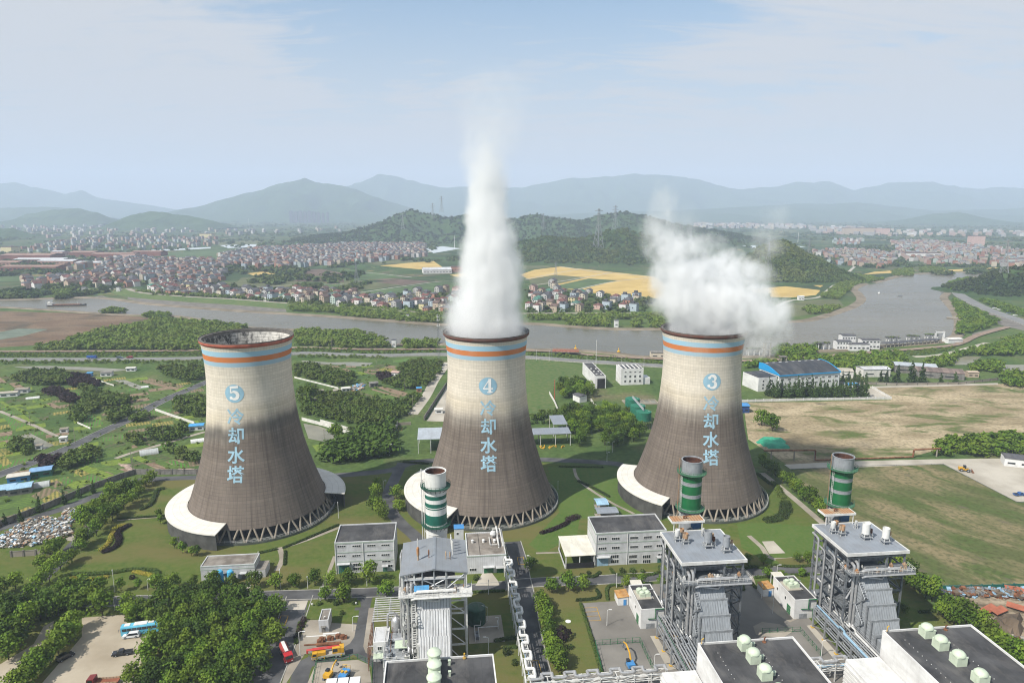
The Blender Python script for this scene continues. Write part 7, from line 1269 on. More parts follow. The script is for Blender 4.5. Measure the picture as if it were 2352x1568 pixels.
# garden sheds, greenhouses, riverside pavilions
for lb,k,X,Y,L,d_,h,wl_,rf,rz in (('blue sided shed with cream roof beside the road at the left edge',4,110,1165,9,5,3,BLUP,M('cream tin',(.55,.52,.45),var=.1),.45),('blue roofed shed next to the dark trees at the left edge',4,260,1130,9,6,3.2,TEAL,M('mid blue tin',(.2,.35,.55),var=.15),.45),('pale blue roofed shed lowest at the left edge',4,110,1250,9,7,3,WALLB,ROOFPB,.45),('pale blue roofed shed cut by the left edge',4,-5,1260,9,7,3,WALLB,ROOFPB,.45),('blue and red roofed hut behind the left tower',4,1335,810,8,5,2.8,WALLWW,ROOFBL,.25),('white roofed hut beside the pond on the left',4,425,890,3.6,3,2.6,WALLWW,WHT,.3),('small white hut above the gardens on the left',4,430,825,4,3,2.2,WALLWW,CONC,.3),('small grey hut by the lower pond',4,258,940,3.2,2.6,2.2,WALLWW,CONC,.3),('long white hut at the left edge of the gardens',4,50,580,11,5,2.8,WALLWW,CONCL,.3),('grey roofed hut right of the long white hut',4,140,555,8,5,2.8,WALLWW,CONC,.3),('grey roofed yard shed among the gardens',4,720,440,8,5,2.8,WALLWW,WALLB,.2),('small blue shed on the farm corner',4,605,440,4,3.5,2.6,BLUP,ROOFBL,.2),('white long roof by the farm gate',4,890,405,7,4,2.6,WALLWW,WALLWT,.2),
  ('blue roofed pump hut beside the dirt road',8,1785,655,3.6,3.2,2.8,HW['terracotta'],ROOFBL,.15),('grey gabled hut among the junk between towers',8,1160,590,6,5,3,WALLB,WALLB,.4),('white roofed hut in the row between towers',8,780,650,6,4,2.4,WALLWW,WALLWT,.4),('cream hut under the trees between towers',8,660,680,5,4,2.4,WALLWW,CONCL,.4),('dusty hut lower in the row between towers',8,560,715,5,4,2.4,WALLWW,CONC,.4),('small hut beside the round tree between towers',8,430,680,4.5,3.5,2.2,WALLWW,CONC,.4),('grey hut at the tower edge between towers',8,170,740,4.,3.,2.2,WALLB,CONC,.4),('dark hut by the scrub between towers',8,345,800,4.,3.,2.6,WALLB,WALLB,.4),('white farmhouse under the big trees',8,1465,440,6,4.5,3,WALLWW,HW['pink'],-.2),('white hut below the lattice mast',8,1985,275,5,3,2.,WALLWW,WHT,0),('small white hut behind the boundary wall',8,2055,950,5,4,2.6,WALLWW,WALLWT,.1),
  ('cream brick pump house with grey roof on the promenade',9,1900,195,14,8,5,HW['cream'],WALLB,-.05),('white gate lodge with blue roof at the factory fence',10,975,300,8,6,3.4,WALLWW,ROOFBL,0),('white arched shed behind the conifers',10,900,205,16,12,5,WALLWT,CONCL,-.2),('white long shed with bluish roof behind the conifers',10,1160,200,22,11,6,WALLWT,FR,.05),('long grey sheds with brown tin roofs',10,1700,215,34,18,5,WALLB,M('brown tin roof',(.2,.15,.13),var=.3,scale=.1,stripe=('X',7.,.3,.4)),-.35),('second long grey shed behind the three conifers',10,1500,175,30,14,6,WALLB,MATS['pale grey roof'],-.3),('tan hut by the grey sheds',10,1945,205,8,6,4,HW['tan'],HW['tan'],-.1),('white hut with dark roof at the right edge of the yard',10,2330,930,12,8,4.4,WALLWW,HR['dark grey'],-.4),('blue hut half hidden by the right tower',10,95,490,7,7,4.6,M('navy hut',(.03,.07,.2),var=.1),BLUP,0),
  ('tiny white river gauge hut on the far bank',2,1890,1090,4.5,4.5,8,WALLWW,HR['dark grey'],0),('tiny white hut on the near river bank',2,368,1225,4,4,7,WALLWW,HR['dark grey'],0),('small white hut on the embankment',2,462,1030,3.5,3.5,5,WALLWW,HR['dark grey'],0),('white hut on the river road right',3,830,905,8,6,6,WALLWW,WALLWW,0),('dark open pump shed at the river mouth left',1,575,850,7,5,8,HW['grey'],HR['dark grey'],0),('white hut at the river mouth left',1,808,850,5,5,8,WALLWW,HR['dark grey'],0)):
    p=G(k,X,Y); shed('shed' if 'hut' not in lb else 'hut',lb,'shed' if 'hut' not in lb else 'hut',(p[0],p[1]+d_/2),rz,L,d_,h,wl_,rf,2 if L>5 else 1,'gable' if L>4 else 'flat',winh=.8)
for lb,k,X,Y,L,w_ in (('pale plastic greenhouse tunnel in the lower gardens',4,265,1190,9,5),('glassy greenhouse tunnel above the terraces',4,1020,965,9,5.5),('white greenhouse tunnel beside the left tower',4,1350,885,7,4),('small white tunnel by the farm pond',4,990,515,5,3),('white tunnel among the upper left plots',4,225,590,8,3)):
    T=thing('greenhouse',lb,'greenhouse',G(k,X,Y),.5); mb=MB(); mb.profile_x([(w_/2*math.cos(PI*q/10),w_*.42*math.sin(PI*q/10)) for q in range(11)],-L/2,L/2); mb.build('cover',M('film %s'%lb[:12],(.45,.47,.46) if 'glassy' in lb or 'plastic' in lb else (.66,.66,.64),rough=.4,var=.1,stripe=('X',1.2,.25,.1)),T,True)
for i,(X0,X1,Y,hh,lb) in enumerate(((1075,1170,1245,13,'white riverside pavilion block with dark tiled roof, left wing'),(1110,1200,1225,18,'white upper storey of the riverside pavilion'),(1160,1300,1252,10,'white long lower range of the riverside pavilion'),(1250,1370,1240,14,'white right wing of the riverside pavilion'))):
    p0,p1=G(3,X0,Y),G(3,X1,Y); L=p1[0]-p0[0]; T=shed('pavilion',lb,'pavilion',((p0[0]+p1[0])/2,p0[1]+5+i*.3),R(-4),L,9,hh*.62,WALLWW,HR['dark grey'],5,'gable' if i!=2 else 'flat',rows_=2 if hh>12 else 1)
for i,(X,Y) in enumerate(((500,1280),(975,1240),(1450,1200),(1590,1190),(1715,1180))):
    T=thing('pergola','white posted riverside pergola with planted top','pergola',G(3,X,Y),0,'riverside pergolas'); 
    for x in (-5,0,5):
        for y in (-2,2): mb=MB(); mb.box(x,y,0,.6,.6,6); mb.build('post',WALLWW,T)
    mb=MB(); mb.box(0,0,6,12.5,6,.5); mb.build('roof',HR['dark grey'],T); me=quads_mesh('creeper',leafcards([(x,0,6.7,3,3,.8) for x in (-4,0,4)],120,1.,np.random.RandomState(i)),F_SCRUB); c=bpy.data.objects.new('creeper',me); COL.objects.link(c); c.parent=T
p0,p1=G(3,1380,1225),G(3,1760,1195); T=thing('boardwalk','long dark roofed boardwalk along the river right of the pavilion','boardwalk',((p0[0]+p1[0])/2,(p0[1]+p1[1])/2),math.atan2(p1[1]-p0[1],p1[0]-p0[0])); L=math.hypot(p1[0]-p0[0],p1[1]-p0[1]); mb=MB(); mb.box(0,0,4,L,7,.4); mb.build('roof',HR['dark grey'],T)
for q in range(14): mb=MB(); mb.box(-L/2+L*(q+.5)/14,-3,0,.5,.5,4); mb.build('post',CONC,T)
for X,Y,lb in ((590,1290,'open concrete lookout tower by the river right of the steam'),(700,1345,'twin concrete posts of the promenade gate')):
    T=thing('lookout_tower',lb,'tower',G(3,X,Y)); 
    for x in (-2.2,2.2):
        for y in (-2,2): mb=MB(); mb.box(x,y,0,.8,.8,13 if X<600 else 7); mb.build('post',CONC,T)
    mb=MB(); mb.box(0,0,13 if X<600 else 7,6,5.5,.6); mb.build('roof',CONCD,T)
    if X<600: mb=MB(); mb.box(0,0,6.5,5,4.6,.4); mb.build('floor_slab',CONC,T)
p=G(3,1770,1190); T=thing('gateway','white double gateway at the end of the boardwalk','gateway',p); mb=MB(); [mb.box(x,0,0,1.4,1.4,11) for x in (-4,4)]; mb.box(0,0,9.5,9.4,1.2,1.2); mb.build('frame',WALLWW,T); shed('hut','white roofed boat hut beside the gateway','hut',(p[0]+12,p[1]-2),R(10),16,8,4,WALLWW,WALLWT)
T=thing('viewing_deck','red lattice viewing deck over the promenade','deck',G(9,625,140),R(-6)); mb=MB(); mb.box(0,0,3,24,6,.4); mb.build('deck',M('red deck',(.35,.13,.09),var=.2),T); mb=MB(); mb.rail([(-12,-3,3.4),(12,-3,3.4)],1.4,1.5,.1); mb.rail([(-12,3,3.4),(12,3,3.4)],1.4,1.5,.1); mb.build('railing',MATS['red deck'],T)
for x in (-8,2): mb=MB(); mb.bar((x,0,0),(x-2.5,0,3),.4); mb.bar((x,0,0),(x+2.5,0,3),.4); mb.build('strut',STEELW,T)
# ---- boats and buoys
T=thing('cargo_barge','long dark empty cargo barge with stern cabin on the river','barge',(*G(1,455,942),.2),R(8)); mb=MB()
st=[(-24,3.2,1.9),(-20,3.9,1.5),(0,4,1.2),(18,3.8,1.5),(23,2.2,2.1),(25.5,.2,2.6)]; i0=0
for x,w_,z in st: mb.v+=[(x,-w_*.7,-.6),(x,-w_,z),(x,w_,z),(x,w_*.7,-.6)]
for q in range(5): 
    for j in range(4): mb.f.append((q*4+j,(q+1)*4+j,(q+1)*4+(j+1)%4,q*4+(j+1)%4)); mb.m.append(0)
mb.f.append((3,2,1,0)); mb.m.append(0); mb.build('hull',M('barge hull',(.12,.115,.12),var=.25,scale=.3),T); mb=MB(); mb.box(1,0,1.3,34,5.6,.9); mb.build('hold_coaming',RUST,T); mb=MB(); mb.box(-20,0,1.5,6,5.4,2.6); mb.box(-20,0,4.1,6.6,6,.2); mb.box(-21,0,4.3,3,3.6,1.6); mb.build('cabin',WALLWT,T); mb=MB(); mb.tube([(14,0,1.8),(14,0,6)],.15,5); mb.build('mast',STEELW,T)
for lb,k,X,Y,m in (('small white buoy in the middle of the river bend','3',1360,858,WHT),('small dark boat in the river bend','3',1504,878,STEELD),('yellow buoy off the promenade, the left one','2',1610,1238,YEL),('yellow buoy off the promenade, the right one','2',1905,1258,YEL)):
    T=thing('buoy' if 'buoy' in lb else 'boat',lb,'buoy' if 'buoy' in lb else 'boat',(*G(int(k),X,Y),.25)); mb=MB(); mb.lathe([(.01,-.3),(1.6,0),(1.7,.6),(.5,1.4),(.3,3.6),(.01,3.8)],12) if 'buoy' in lb else mb.prism([(-3,-.8),(2,-.9),(3.6,0),(2,.9),(-3,.8)],-.2,1.); mb.build('float' if 'buoy' in lb else 'hull',m,T)
T=thing('jetty','grey floating jetty at the right river bank','jetty',(*G(3,1890,1030),.3),R(-25)); mb=MB(); mb.box(0,0,.2,20,7,.9); mb.build('pontoon',CONC,T); mb=MB(); mb.bar((9,0,1),(22,-3,2.5),.7); mb.build('gangway',STEEL,T)
# ---- vehicles (front towards +x)
_G0=G
def G(k,X,Y,z=0.): p=_G0(k,X,Y,z); return (p[0],p[1],1.05 if k in (1,3) else .13)
CARGL=M('car glass',(.02,.025,.03),rough=.1,spec=.7,var=.1); CHROME=M('lamp lens',(.7,.7,.68),rough=.2,spec=.6)
def wheels(T,xs,y,r,w_=.28):
    for x in xs:
        for s in (-1,1):
            mb=MB(); n=14
            ring=[(x+r*math.cos(2*PI*k/n),r+r*math.sin(2*PI*k/n)) for k in range(n)]; i=len(mb.v)
            for yy in (s*y-w_/2,s*y+w_/2): mb.v+=[(a,yy,b) for a,b in ring]
            mb.f+=[tuple(range(i,i+n)),tuple(range(i+n,i+2*n))]+[(i+k,i+(k+1)%n,i+n+(k+1)%n,i+n+k) for k in range(n)]; mb.m+=[0]*(n+2); o=mb.build('wheel',TYRE,T)
            q=MB(); rr=r*.55; yy=s*(y+w_/2+.01); q.face([(x+rr*math.cos(2*PI*k/n),yy,r+rr*math.sin(2*PI*k/n)) for k in range(n)]); q.build('rim',STEEL,o)
def car(label,p,rz,col,L=4.7,w_=1.85,style='suv',name='car',cat='car'):
    T=thing(name,label,cat,p,rz); h=.95; z0=.3; k=L/4.7
    if style=='suv': side=[(-2.3,z0),(-2.35,.9),(-2.25,1.0),(-2.0,1.62),(-1.6,1.7),(.5,1.7),(1.25,1.05),(2.15,.92),(2.35,.7),(2.3,z0)]; gl=(-2.12,-1.9,.42,1.15)
    elif style=='pickup': side=[(-2.6,z0+.1),(-2.6,.95),(-.55,.95),(-.5,1.0),(-.3,1.62),(.75,1.62),(1.35,1.05),(2.4,.98),(2.6,.75),(2.6,z0+.1)]; gl=(-.42,-.25,.7,1.25)
    else: side=[(-2.3,z0),(-2.3,.85),(-1.75,.95),(-1.1,1.42),(.35,1.42),(1.1,.95),(2.1,.85),(2.3,.6),(2.25,z0)]; gl=(-1.6,-1.0,.3,1.0)
    n=len(side); mb=MB()
    tiers=[]
    for s,f in ((-1,1),(-.9,1),(.9,1),(1,1)): pass
    V=[]
    for y,ins in ((-w_/2,.0),(w_/2,.0)):
        for x,z in side: V.append((x*k,y*(1-.16*max(0,z-.95)/.7),z))
    mb.v=V; mb.f=[tuple(range(n-1,-1,-1)),tuple(range(n,2*n))]+[(q,(q+1)%n,n+(q+1)%n,n+q) for q in range(n)]; mb.m=[0]*(n+2); b=mb.build('body',col,T)
    zt=max(z for x,z in side)-.08; g0,g1,g2,g3=gl
    for s in (-1,1):
        mb=MB(); yy=lambda z:s*(w_/2*(1-.16*max(0,z-.95)/.7)+.012); mb.face([(g0*k,yy(1.02),1.02),(g3*k-.05,yy(1.02),1.02),(g2*k,yy(zt),zt),(g1*k,yy(zt),zt)]); mb.build('side_window',CARGL,T)
    fx=[i for i,(x,z) in enumerate(side) if z==max(q[1] for q in side)][-1]; (xa,za),(xb,zb)=side[fx],side[fx+1]; hw=w_/2*.8; mb=MB(); nrm=.015; mb.face([(xa*k+.03,-hw*.9,za-.02+nrm),(xb*k+.03,-hw,zb+.03+nrm),(xb*k+.03,hw,zb+.03+nrm),(xa*k+.03,hw*.9,za-.02+nrm)]); mb.build('windscreen',CARGL,T)
    for s in (-1,1): mb=MB(); mb.box(side[-2][0]*k-.02,s*w_*.36,.68,.12,.34,.16); mb.build('headlight',CHROME,T)
    if style=='pickup': mb=MB(); mb.box(-1.58*k,0,.78,1.9*k,w_*.8,.19); mb.build('cargo_bed',DARK,T)
    wheels(T,(-1.45*k,1.45*k),w_/2-.1,.36); return T
def truck_cab(T,x,col,w_=2.4,h=2.6,L=2.0,roofc=None):
    mb=MB(); mb.profile_y([(x-L/2,.6),(x+L/2,.6),(x+L/2+.05,1.6),(x+L/2-.2,h),(x-L/2,h+.1)],-w_/2,w_/2); mb.build('cab',col,T); mb=MB(); mb.face([(x+L/2+.07,-w_*.44,1.62),(x+L/2+.07,w_*.44,1.62),(x+L/2-.14,w_*.42,h-.15),(x+L/2-.14,-w_*.42,h-.15)]); mb.build('windscreen',CARGL,T)
    for s in (-1,1): mb=MB(); mb.face([(x-L*.3,s*(w_/2+.015),1.6),(x+L*.4,s*(w_/2+.015),1.6),(x+L*.32,s*(w_/2+.015),h-.25),(x-L*.3,s*(w_/2+.015),h-.25)]); mb.build('side_window',CARGL,T); mb=MB(); mb.box(x+L/2+.05,s*w_*.35,.75,.12,.4,.22); mb.build('headlight',CHROME,T)
# blue coach
p=G(5,965,1222); BUSB=M('coach sky blue',(.1,.42,.6),rough=.4,var=.08,scale=.3,col2=(.16,.5,.66)); T=thing('coach','sky blue coach with white roof panels parked by the grove','coach',p,R(194)); Lb,wb,hb=10.6,2.5,3.2
mb=MB(); sec=[(-wb/2,.35),(-wb/2,2.7),(-wb/2+.15,3.0),(-wb/2+.4,hb),(wb/2-.4,hb),(wb/2-.15,3.0),(wb/2,2.7),(wb/2,.35)]; mb.profile_x(sec,-Lb/2,Lb/2); mb.build('body',BUSB,T)
for s in (-1,1):
    for q in range(7): mb=MB(); mb.box(-Lb/2+1.1+q*1.4,s*(wb/2+.012),1.75,1.25,.05,.85); mb.build('window',CARGL,T)
mb=MB(); mb.box(Lb/2+.02,0,1.35,.06,2.25,1.4); mb.build('windscreen',CARGL,T); mb=MB(); mb.box(-.2,0,hb,3.8,1.9,.12); mb.box(3.6,0,hb,1.6,1.6,.1); mb.build('roof_panel',WHT,T); mb=MB(); mb.box(-3.2,0,hb,1.6,1.2,.18); mb.build('roof_unit',WALLWT,T)
for s in (-1,1): mb=MB(); mb.tube([(Lb/2,s*1.15,2.6),(Lb/2+.45,s*1.4,2.6),(Lb/2+.45,s*1.4,1.9)],.07,5); mb.build('mirror',STEELD,T); mb=MB(); mb.box(Lb/2+.02,s*.9,.7,.06,.4,.25); mb.build('headlight',CHROME,T)
wheels(T,(-3.1,3.2),1.15,.5)
car('white minivan parked beside the blue coach',G(5,900,1252),R(192),M('van white',(.72,.73,.74),rough=.35,spec=.5,var=.03),4.9,1.9,'suv','minivan','van'); car('black pickup truck parked alone in the car park',G(5,838,1372),R(194),M('car black',(.018,.02,.025),rough=.25,spec=.6,var=.1),5.,1.9,'pickup','pickup_truck','pickup')
car('black car in the shade of the dividing tree row',G(5,448,1400),R(60),MATS['car black'],4.7,1.85,'suv'); car('blue car on the concrete yard at the right edge',G(7,2320,285),R(5),M('car blue',(.03,.1,.3),rough=.3,spec=.5,var=.05),4.8,1.9,'pickup')
car('grey car on the riverside road, between blue truck and red car',G(1,820,1307),R(2),M('car grey',(.12,.16,.2),rough=.3,var=.05),5.5,2.0,'suv'); car('red car on the riverside road',G(1,888,1305),R(182),M('car red',(.3,.03,.03),rough=.3,var=.05),5.5,2.,'suv')
T=thing('truck','blue truck on the riverside road','truck',G(1,632,1309),R(2)); mb=MB(); mb.box(-1.2,0,.8,6,2.4,1.8); mb.build('cargo_box',M('truck blue',(.03,.1,.35),var=.1),T); truck_cab(T,3.,MATS['truck blue']); wheels(T,(-3,2.8),1.,.5)
for i,(X,Y) in enumerate(((2180,975),(2245,1000),(2290,1015),(2150,965))): car('pale car on the highway at the right edge',G(3,X,Y),R(-25),(WHT,MATS['car grey'],WHT,MATS['van white'])[i],5,1.9,'sedan')['group']='cars on the right highway'
# red tank truck
dv_=Vector(G(13,420,1350))-Vector(G(13,330,1150)); T=thing('tank_truck','red tank truck with white topped tank on the dark road','tank truck',G(13,385,1230),math.atan2(dv_.y,dv_.x)); TRED=M('truck red',(.45,.025,.03),rough=.4,var=.06)
truck_cab(T,2.9,TRED); mb=MB(); mb.profile_x([(1.15*math.cos(2*PI*q/16),1.75+.95*math.sin(2*PI*q/16)) for q in range(16)],-3.9,1.6); mb.build('tank',M('tank maroon',(.3,.05,.045),rough=.4,var=.1),T); mb=MB(); mb.box(-1.15,0,2.62,5.4,.95,.18); mb.build('top_walkway',WHT,T); mb=MB(); mb.box(-.2,0,.55,7.6,1.,.3); mb.build('chassis',STEELD,T); wheels(T,(-2.9,-1.9,2.8),1.05,.5)
# red and yellow mobile crane
dv_=Vector(G(13,740,1275))-Vector(G(13,1120,1215)); T=thing('mobile_crane','yellow mobile crane with long red boom laid over its cab','crane',G(13,930,1235),math.atan2(dv_.y,dv_.x)); CY=M('crane yellow',(.6,.33,.03),rough=.45,var=.1)
mb=MB(); mb.box(0,0,.8,9.4,2.4,.5); mb.box(-.8,0,1.3,6,2.3,.2); mb.build('carrier_deck',M('crane deck',(.42,.4,.36),var=.2,scale=1),T); truck_cab(T,3.9,CY,2.4,2.5,1.7); mb=MB(); mb.box(1.9,.2,1.5,2.2,1.9,1.0); mb.build('engine_hood',CY,T); mb=MB(); mb.box(-2.3,.6,1.5,2.4,1.,1.7); mb.box(-3.8,0,1.5,1.3,2.2,1.5); mb.cyl(-2.5,0,1.3,1.,.3,14); mb.build('turntable_house',CY,T); mb=MB(); mb.box(-1.9,.62,2.1,1.3,1.05,.95); mb.build('operator_window',CARGL,T)
mb=MB(); mb.tube([(-3.2,-.45,2.7),(4.6,-.45,2.9)],.5,4); b=mb.build('boom',REDP,T); mb=MB(); mb.tube([(4.6,-.45,2.9),(6.2,-.45,2.9)],.38,4); mb.box(6.,-.45,2.,.5,.7,.9); mb.build('boom_head',REDP,b); mb=MB(); mb.tube([(6.1,-.45,2.2),(5.6,-.45,1.2)],.06,4); mb.box(5.6,-.45,.9,.3,.3,.35); mb.build('hook',STEELD,T)
for x in (-3.6,1.2):
    for s in (-1,1): mb=MB(); mb.box(x,s*1.25,.5,.35,.5,.7); mb.build('outrigger',CY,T)
wheels(T,(-3.2,-2.1,2.4,3.6),1.,.55,.35)
# equipment in the two fenced yards and others at the frame's foot
def excavator(label,p,rz,col,boom,base=None):
    T=thing('hydraulic_crane',label,'crane',p,rz); mb=MB(); 
    for s in (-1,1): mb.prism([(-1.6,s*.9-.25),(1.6,s*.9-.25),(1.6,s*.9+.25),(-1.6,s*.9+.25)],0,.65)
    mb.build('undercarriage',STEELD,T); mb=MB(); mb.box(-.3,0,.7,2.4,2.,1.1); mb.build('house',base or col,T); mb=MB(); mb.box(.5,.55,1.1,1.1,.9,1.2); mb.build('cab',CARGL,T); mb=MB(); mb.tube([(.6,-.4,1.4)]+boom,.28,6,r2=.2); mb.build('boom',col,T); e=boom[-1]; mb=MB(); mb.tube([e,(e[0]+.3,e[1],e[2]-1.4)],.18,5); mb.box(e[0]+.35,e[1],e[2]-1.9,.8,.7,.5); mb.build('grab',STEELD,T); return T
excavator('yellow folding crane arm on a blue base in the fenced yard',G(6,1985,1460),R(100),CY,[(2.2,-.4,3.4),(5.,-.4,4.),(7.2,-.4,3.2)],BLUP); excavator('yellow folded crane at the bottom left yard',G(13,930,1500),R(75),CY,[(2.,-.4,2.6),(3.8,-.4,3.)])
T=thing('lift_truck','blue and yellow lift truck beside the white containers','lift truck',G(13,1130,1500),R(80)); mb=MB(); mb.box(0,0,.7,3.6,2.2,1.); mb.build('body',BLUP,T); mb=MB(); [mb.cyl(x,y,1.7,.45,.4,10) for x,y in ((0,-.5),(0,.6))]; mb.build('reel',YEL,T); mb=MB(); mb.rail([(1.7,-1.1,1.7),(1.7,1.1,1.7)],1.2,1.,.07); mb.build('railing',YEL,T); wheels(T,(-1.2,1.2),1.,.45)
T=thing('pipe_bundle','grey pipe bundle lying between the two yellow machines','pipes',G(13,1010,1530),R(80)); mb=MB(); [mb.tube([(-2.4,-.6+.3*q,.3),(2.4,-.6+.3*q,.3)],.13,6) for q in range(5)]; mb.build('pipe_bundle',STEEL,T)
dvx=G(7,1945,120); T=thing('wheel_loader','yellow wheel loader standing on the concrete yard','loader',dvx,R(-25)); mb=MB(); mb.box(-1.5,0,.9,2.6,1.9,1.1); mb.box(.9,0,.7,1.8,1.3,.8); mb.build('body',CY,T); mb=MB(); mb.box(-.2,0,1.6,1.3,1.5,1.5); mb.build('cab',CARGL,T); mb=MB(); mb.bar((1.4,-.5,1.4),(3.,-.5,.7),.25); mb.bar((1.4,.5,1.4),(3.,.5,.7),.25); mb.build('lift_arm',STEELD,T); mb=MB(); mb.profile_y([(2.9,.1),(4.,.1),(3.9,.3),(3.2,1.2),(2.9,1.1)],-1.4,1.4); mb.build('bucket',RUST,T); wheels(T,(-1.5,1.4),1.,.75,.5)
T=thing('flatbed_truck','dark red flatbed truck cut by the bottom edge of the car park','truck',G(5,700,1580),R(186)); truck_cab(T,2.6,M('dark red cab',(.18,.03,.03),rough=.4,var=.1)); mb=MB(); mb.box(-1.4,0,.8,6,2.3,.25); mb.build('flatbed',M('flatbed rust',(.25,.09,.05),var=.2),T); 
for s in (-1,1): mb=MB(); mb.box(-1.4,s*1.12,1.05,6,.08,.5); mb.build('side_board',RUSTP,T)
wheels(T,(-2.6,2.3),1.,.5)
T=thing('sign_board','white round lawn light disc on the grass by the purple bush','manhole',G(6,1560,1147)); mb=MB(); mb.lathe([(.9,0),(.9,.12),(.01,.14)],20); mb.build('cover',WHT,T); T['label']='white round cover on the lawn above the purple bush'; T['category']='cover'; T.name='manhole_cover'
for k,X,Y in ((13,718,585),(13,1278,570),(5,2135,1040),(6,2310,0)): 
    if Y: T=thing('garden_light','small white lantern on the lawn patch by the block house','light',G(k,X,Y),0,'lawn lanterns'); mb=MB(); mb.tube([(0,0,0),(0,0,.6)],.08,5); mb.lathe([(.3,.6),(.35,.8),(.01,1.)],8); mb.build('lantern',WHT,T)

# ---- walkers on the promenade: one continuous skinned body each
def person_kit():
    V=[(0,0,.95),(0,0,1.15),(0,0,1.38),(0,0,1.5),(0,.02,1.66),(.17,0,1.38),(.25,-.02,1.12),(.24,.1,.88),(-.17,0,1.38),(-.25,.04,1.12),(-.22,-.06,.88),(.09,0,.88),(.1,-.12,.48),(.1,-.2,.06),(.1,-.05,.03),(-.09,0,.88),(-.1,.12,.48),(-.1,.12,.06),(-.1,.26,.03)]
    E_=[(0,1),(1,2),(2,3),(3,4),(2,5),(5,6),(6,7),(2,8),(8,9),(9,10),(0,11),(11,12),(12,13),(13,14),(0,15),(15,16),(16,17),(17,18)]
    rd=[.15,.14,.16,.06,.11,.06,.045,.035,.06,.045,.035,.09,.06,.045,.04,.09,.06,.045,.04]
    me=bpy.data.meshes.new('person'); me.from_pydata(V,E_,[]); o=bpy.data.objects.new('person',me); COL.objects.link(o); md=o.modifiers.new('s','SKIN')
    for i,r in enumerate(rd): me.skin_vertices[0].data[i].radius=(r,r)
    me.skin_vertices[0].data[0].use_root=True; o.modifiers.new('u','SUBSURF').levels=1
    dg=bpy.context.evaluated_depsgraph_get(); nm=bpy.data.meshes.new_from_object(o.evaluated_get(dg)); o.modifiers.clear(); o.data=nm; nm.materials.append(M('dark clothing',(.03,.03,.04),var=.3,scale=3)); tag(o,'person','person'); return Kit(o)
PER=person_kit()
for X,Y in ((1275,192),(1300,194),(1332,198),(480,124)): p=_G0(9,X,Y); PER.at((p[0],p[1],.92),R(X),'person in dark clothes walking along the riverside promenade','walkers on the promenade')
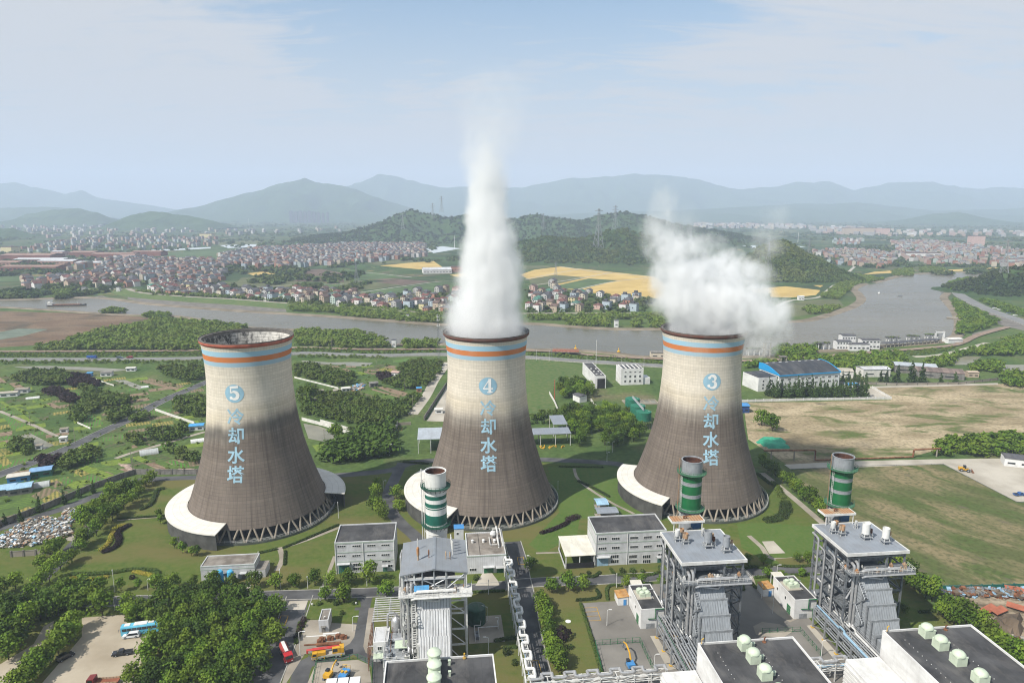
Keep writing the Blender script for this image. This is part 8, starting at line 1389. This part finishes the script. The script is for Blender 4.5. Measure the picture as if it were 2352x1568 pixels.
# ================================================================ AIR AND STEAM
hz=MB().box(0,7500,-1.,34000,16000,921.); hzm=bpy.data.materials.new('haze'); hzm.use_nodes=True; t=NT(hzm.node_tree); t.n.remove(t.n['Principled BSDF'])
pv_=t.add('ShaderNodeVolumePrincipled'); pv_.inputs['Color'].default_value=(.67,.785,.99,1); pv_.inputs['Density'].default_value=1.25e-4; pv_.inputs['Anisotropy'].default_value=0.
t.l.new(pv_.outputs[0],t.n['Material Output'].inputs['Volume'])
HZ=hz.build('haze',hzm); tag(HZ,'pale blue haze filling the whole valley air','haze',kind='stuff'); HZ.display_type='WIRE'
def steam(label,blobs,dens,seed,nscale=.09,disp=5.,soft=.55,zs=1.,lo=.3,hi=.62,mn=.12):
    """blobs: (x,y,z,rx,ry,rz,strength) - one closed lumpy cloud with a noisy density inside"""
    mb=MB(); bm=bmesh.new()
    for x,y,z,rx,ry,rz,s in blobs:
        r=bmesh.ops.create_icosphere(bm,subdivisions=3,radius=1)
        for v in r['verts']: v.co=Vector((x+v.co.x*rx*1.12,y+v.co.y*ry*1.12,z+v.co.z*rz*1.12))
    me=bpy.data.meshes.new('steam_plume'); bm.to_mesh(me); bm.free(); o=bpy.data.objects.new('steam_plume',me); COL.objects.link(o)
    md=o.modifiers.new('r','REMESH'); md.mode='VOXEL'; md.voxel_size=2.0
    dg=bpy.context.evaluated_depsgraph_get(); nm=bpy.data.meshes.new_from_object(o.evaluated_get(dg)); o.modifiers.clear(); o.data=nm; bpy.data.meshes.remove(me); nm.name='steam_plume'
    m=bpy.data.materials.new('steam'); m.use_nodes=True; t=NT(m.node_tree); t.n.remove(t.n['Principled BSDF']); P0=t.coord('Object'); P=P0; PS=t.vmath('MULTIPLY',P,(1,1,zs))
    n1=t.noise(t.vmath('ADD',PS,(seed,seed*2,0)),nscale,7,.68,.3,1); Q=t.vmath('ADD',P,t.vmath('SCALE',t.vmath('SUBTRACT',n1,(.5,.5,.5)),sc=disp*2))
    f=None
    for x,y,z,rx,ry,rz,s in blobs:
        d=t.add('ShaderNodeVectorMath',operation='LENGTH'); t.l.new(t.vmath('MULTIPLY',t.vmath('SUBTRACT',Q,(x,y,z)),(1/rx,1/ry,1/rz)),d.inputs[0])
        g=t.math('MULTIPLY',t.rng(d.outputs['Value'],1.,1-soft,0.,1.,True),s); f=g if f is None else t.math('MAXIMUM',f,g)
    n2=t.rng(t.noise(t.vmath('ADD',PS,(seed*3,0,seed)),nscale*1.7,8,.66,.4),lo,hi,mn,1.)
    pv=t.add('ShaderNodeVolumePrincipled'); pv.inputs['Color'].default_value=(.945,.95,.955,1); pv.inputs['Anisotropy'].default_value=.1
    t.put(pv.inputs['Density'],t.math('MULTIPLY',t.math('MULTIPLY',f,n2),dens)); t.l.new(pv.outputs[0],t.n['Material Output'].inputs['Volume'])
    nm.materials.clear(); nm.materials.append(m); tag(o,label,'steam'); return o
tx,ty=T4
sr=random.Random(7); col=[(tx,ty,78,18.2,18.2,7,1)]
for k in range(24):
    z=81+k*4.1; r=float(np.interp(z,[80,90,100,110,120,130,140,150,160,170,178],[19.5,17.6,15.8,14.3,11.8,10.2,9.6,11.2,15.5,20,22])); s=float(np.interp(z,[80,134,146,156,166,178],[1,.85,.26,.075,.03,.014])); jx=sr.uniform(-1,1)*.8; jy=sr.uniform(-1,1)*.8
    col.append((tx+jx+float(np.interp(z,[80,105,125,150,170],[0,2.4,1.2,.2,3])),ty+jy,z,r*sr.uniform(.95,1.06),r*.95,15,s))
steam('tall straight column of white steam rising from the middle tower',col,.4,3,.135,6.,.5,.6,.36,.56,.3)
tx,ty=T3
steam('billowing white steam drifting off the right tower',[(tx,ty,78,18.6,18.6,8,1.3),(tx,ty-3,84,20,18,11,1.3),(tx+8,ty-9,82,16,12,9,1.),(tx-4,ty-2,90,23,18,13,1.1),(tx+10,ty-5,90,23,18,14,1),(tx+23,ty-9,85,15,14,12,.9),(tx+20,ty-14,74,10,9,8,.4),(tx+28,ty-13,78,9,8,8,.3),(tx-9,ty,100,20,16,14,.9),(tx+8,ty-2,103,18,14,11,.65),(tx-15,ty,112,15,13,13,.55),(tx-21,ty,121,11,10,13,.32),(tx-21,ty+1,132,8,9,11,.15),(tx-3,ty,114,15,11,9,.25),(tx+19,ty-2,102,12,11,10,.35),(tx+25,ty,115,9,9,10,.12),(tx+29,ty,125,8,8,9,.06),(tx-12,ty,124,12,10,9,.07)],.5,11,.1,9.5,.75,.75,.38,.58,.08)
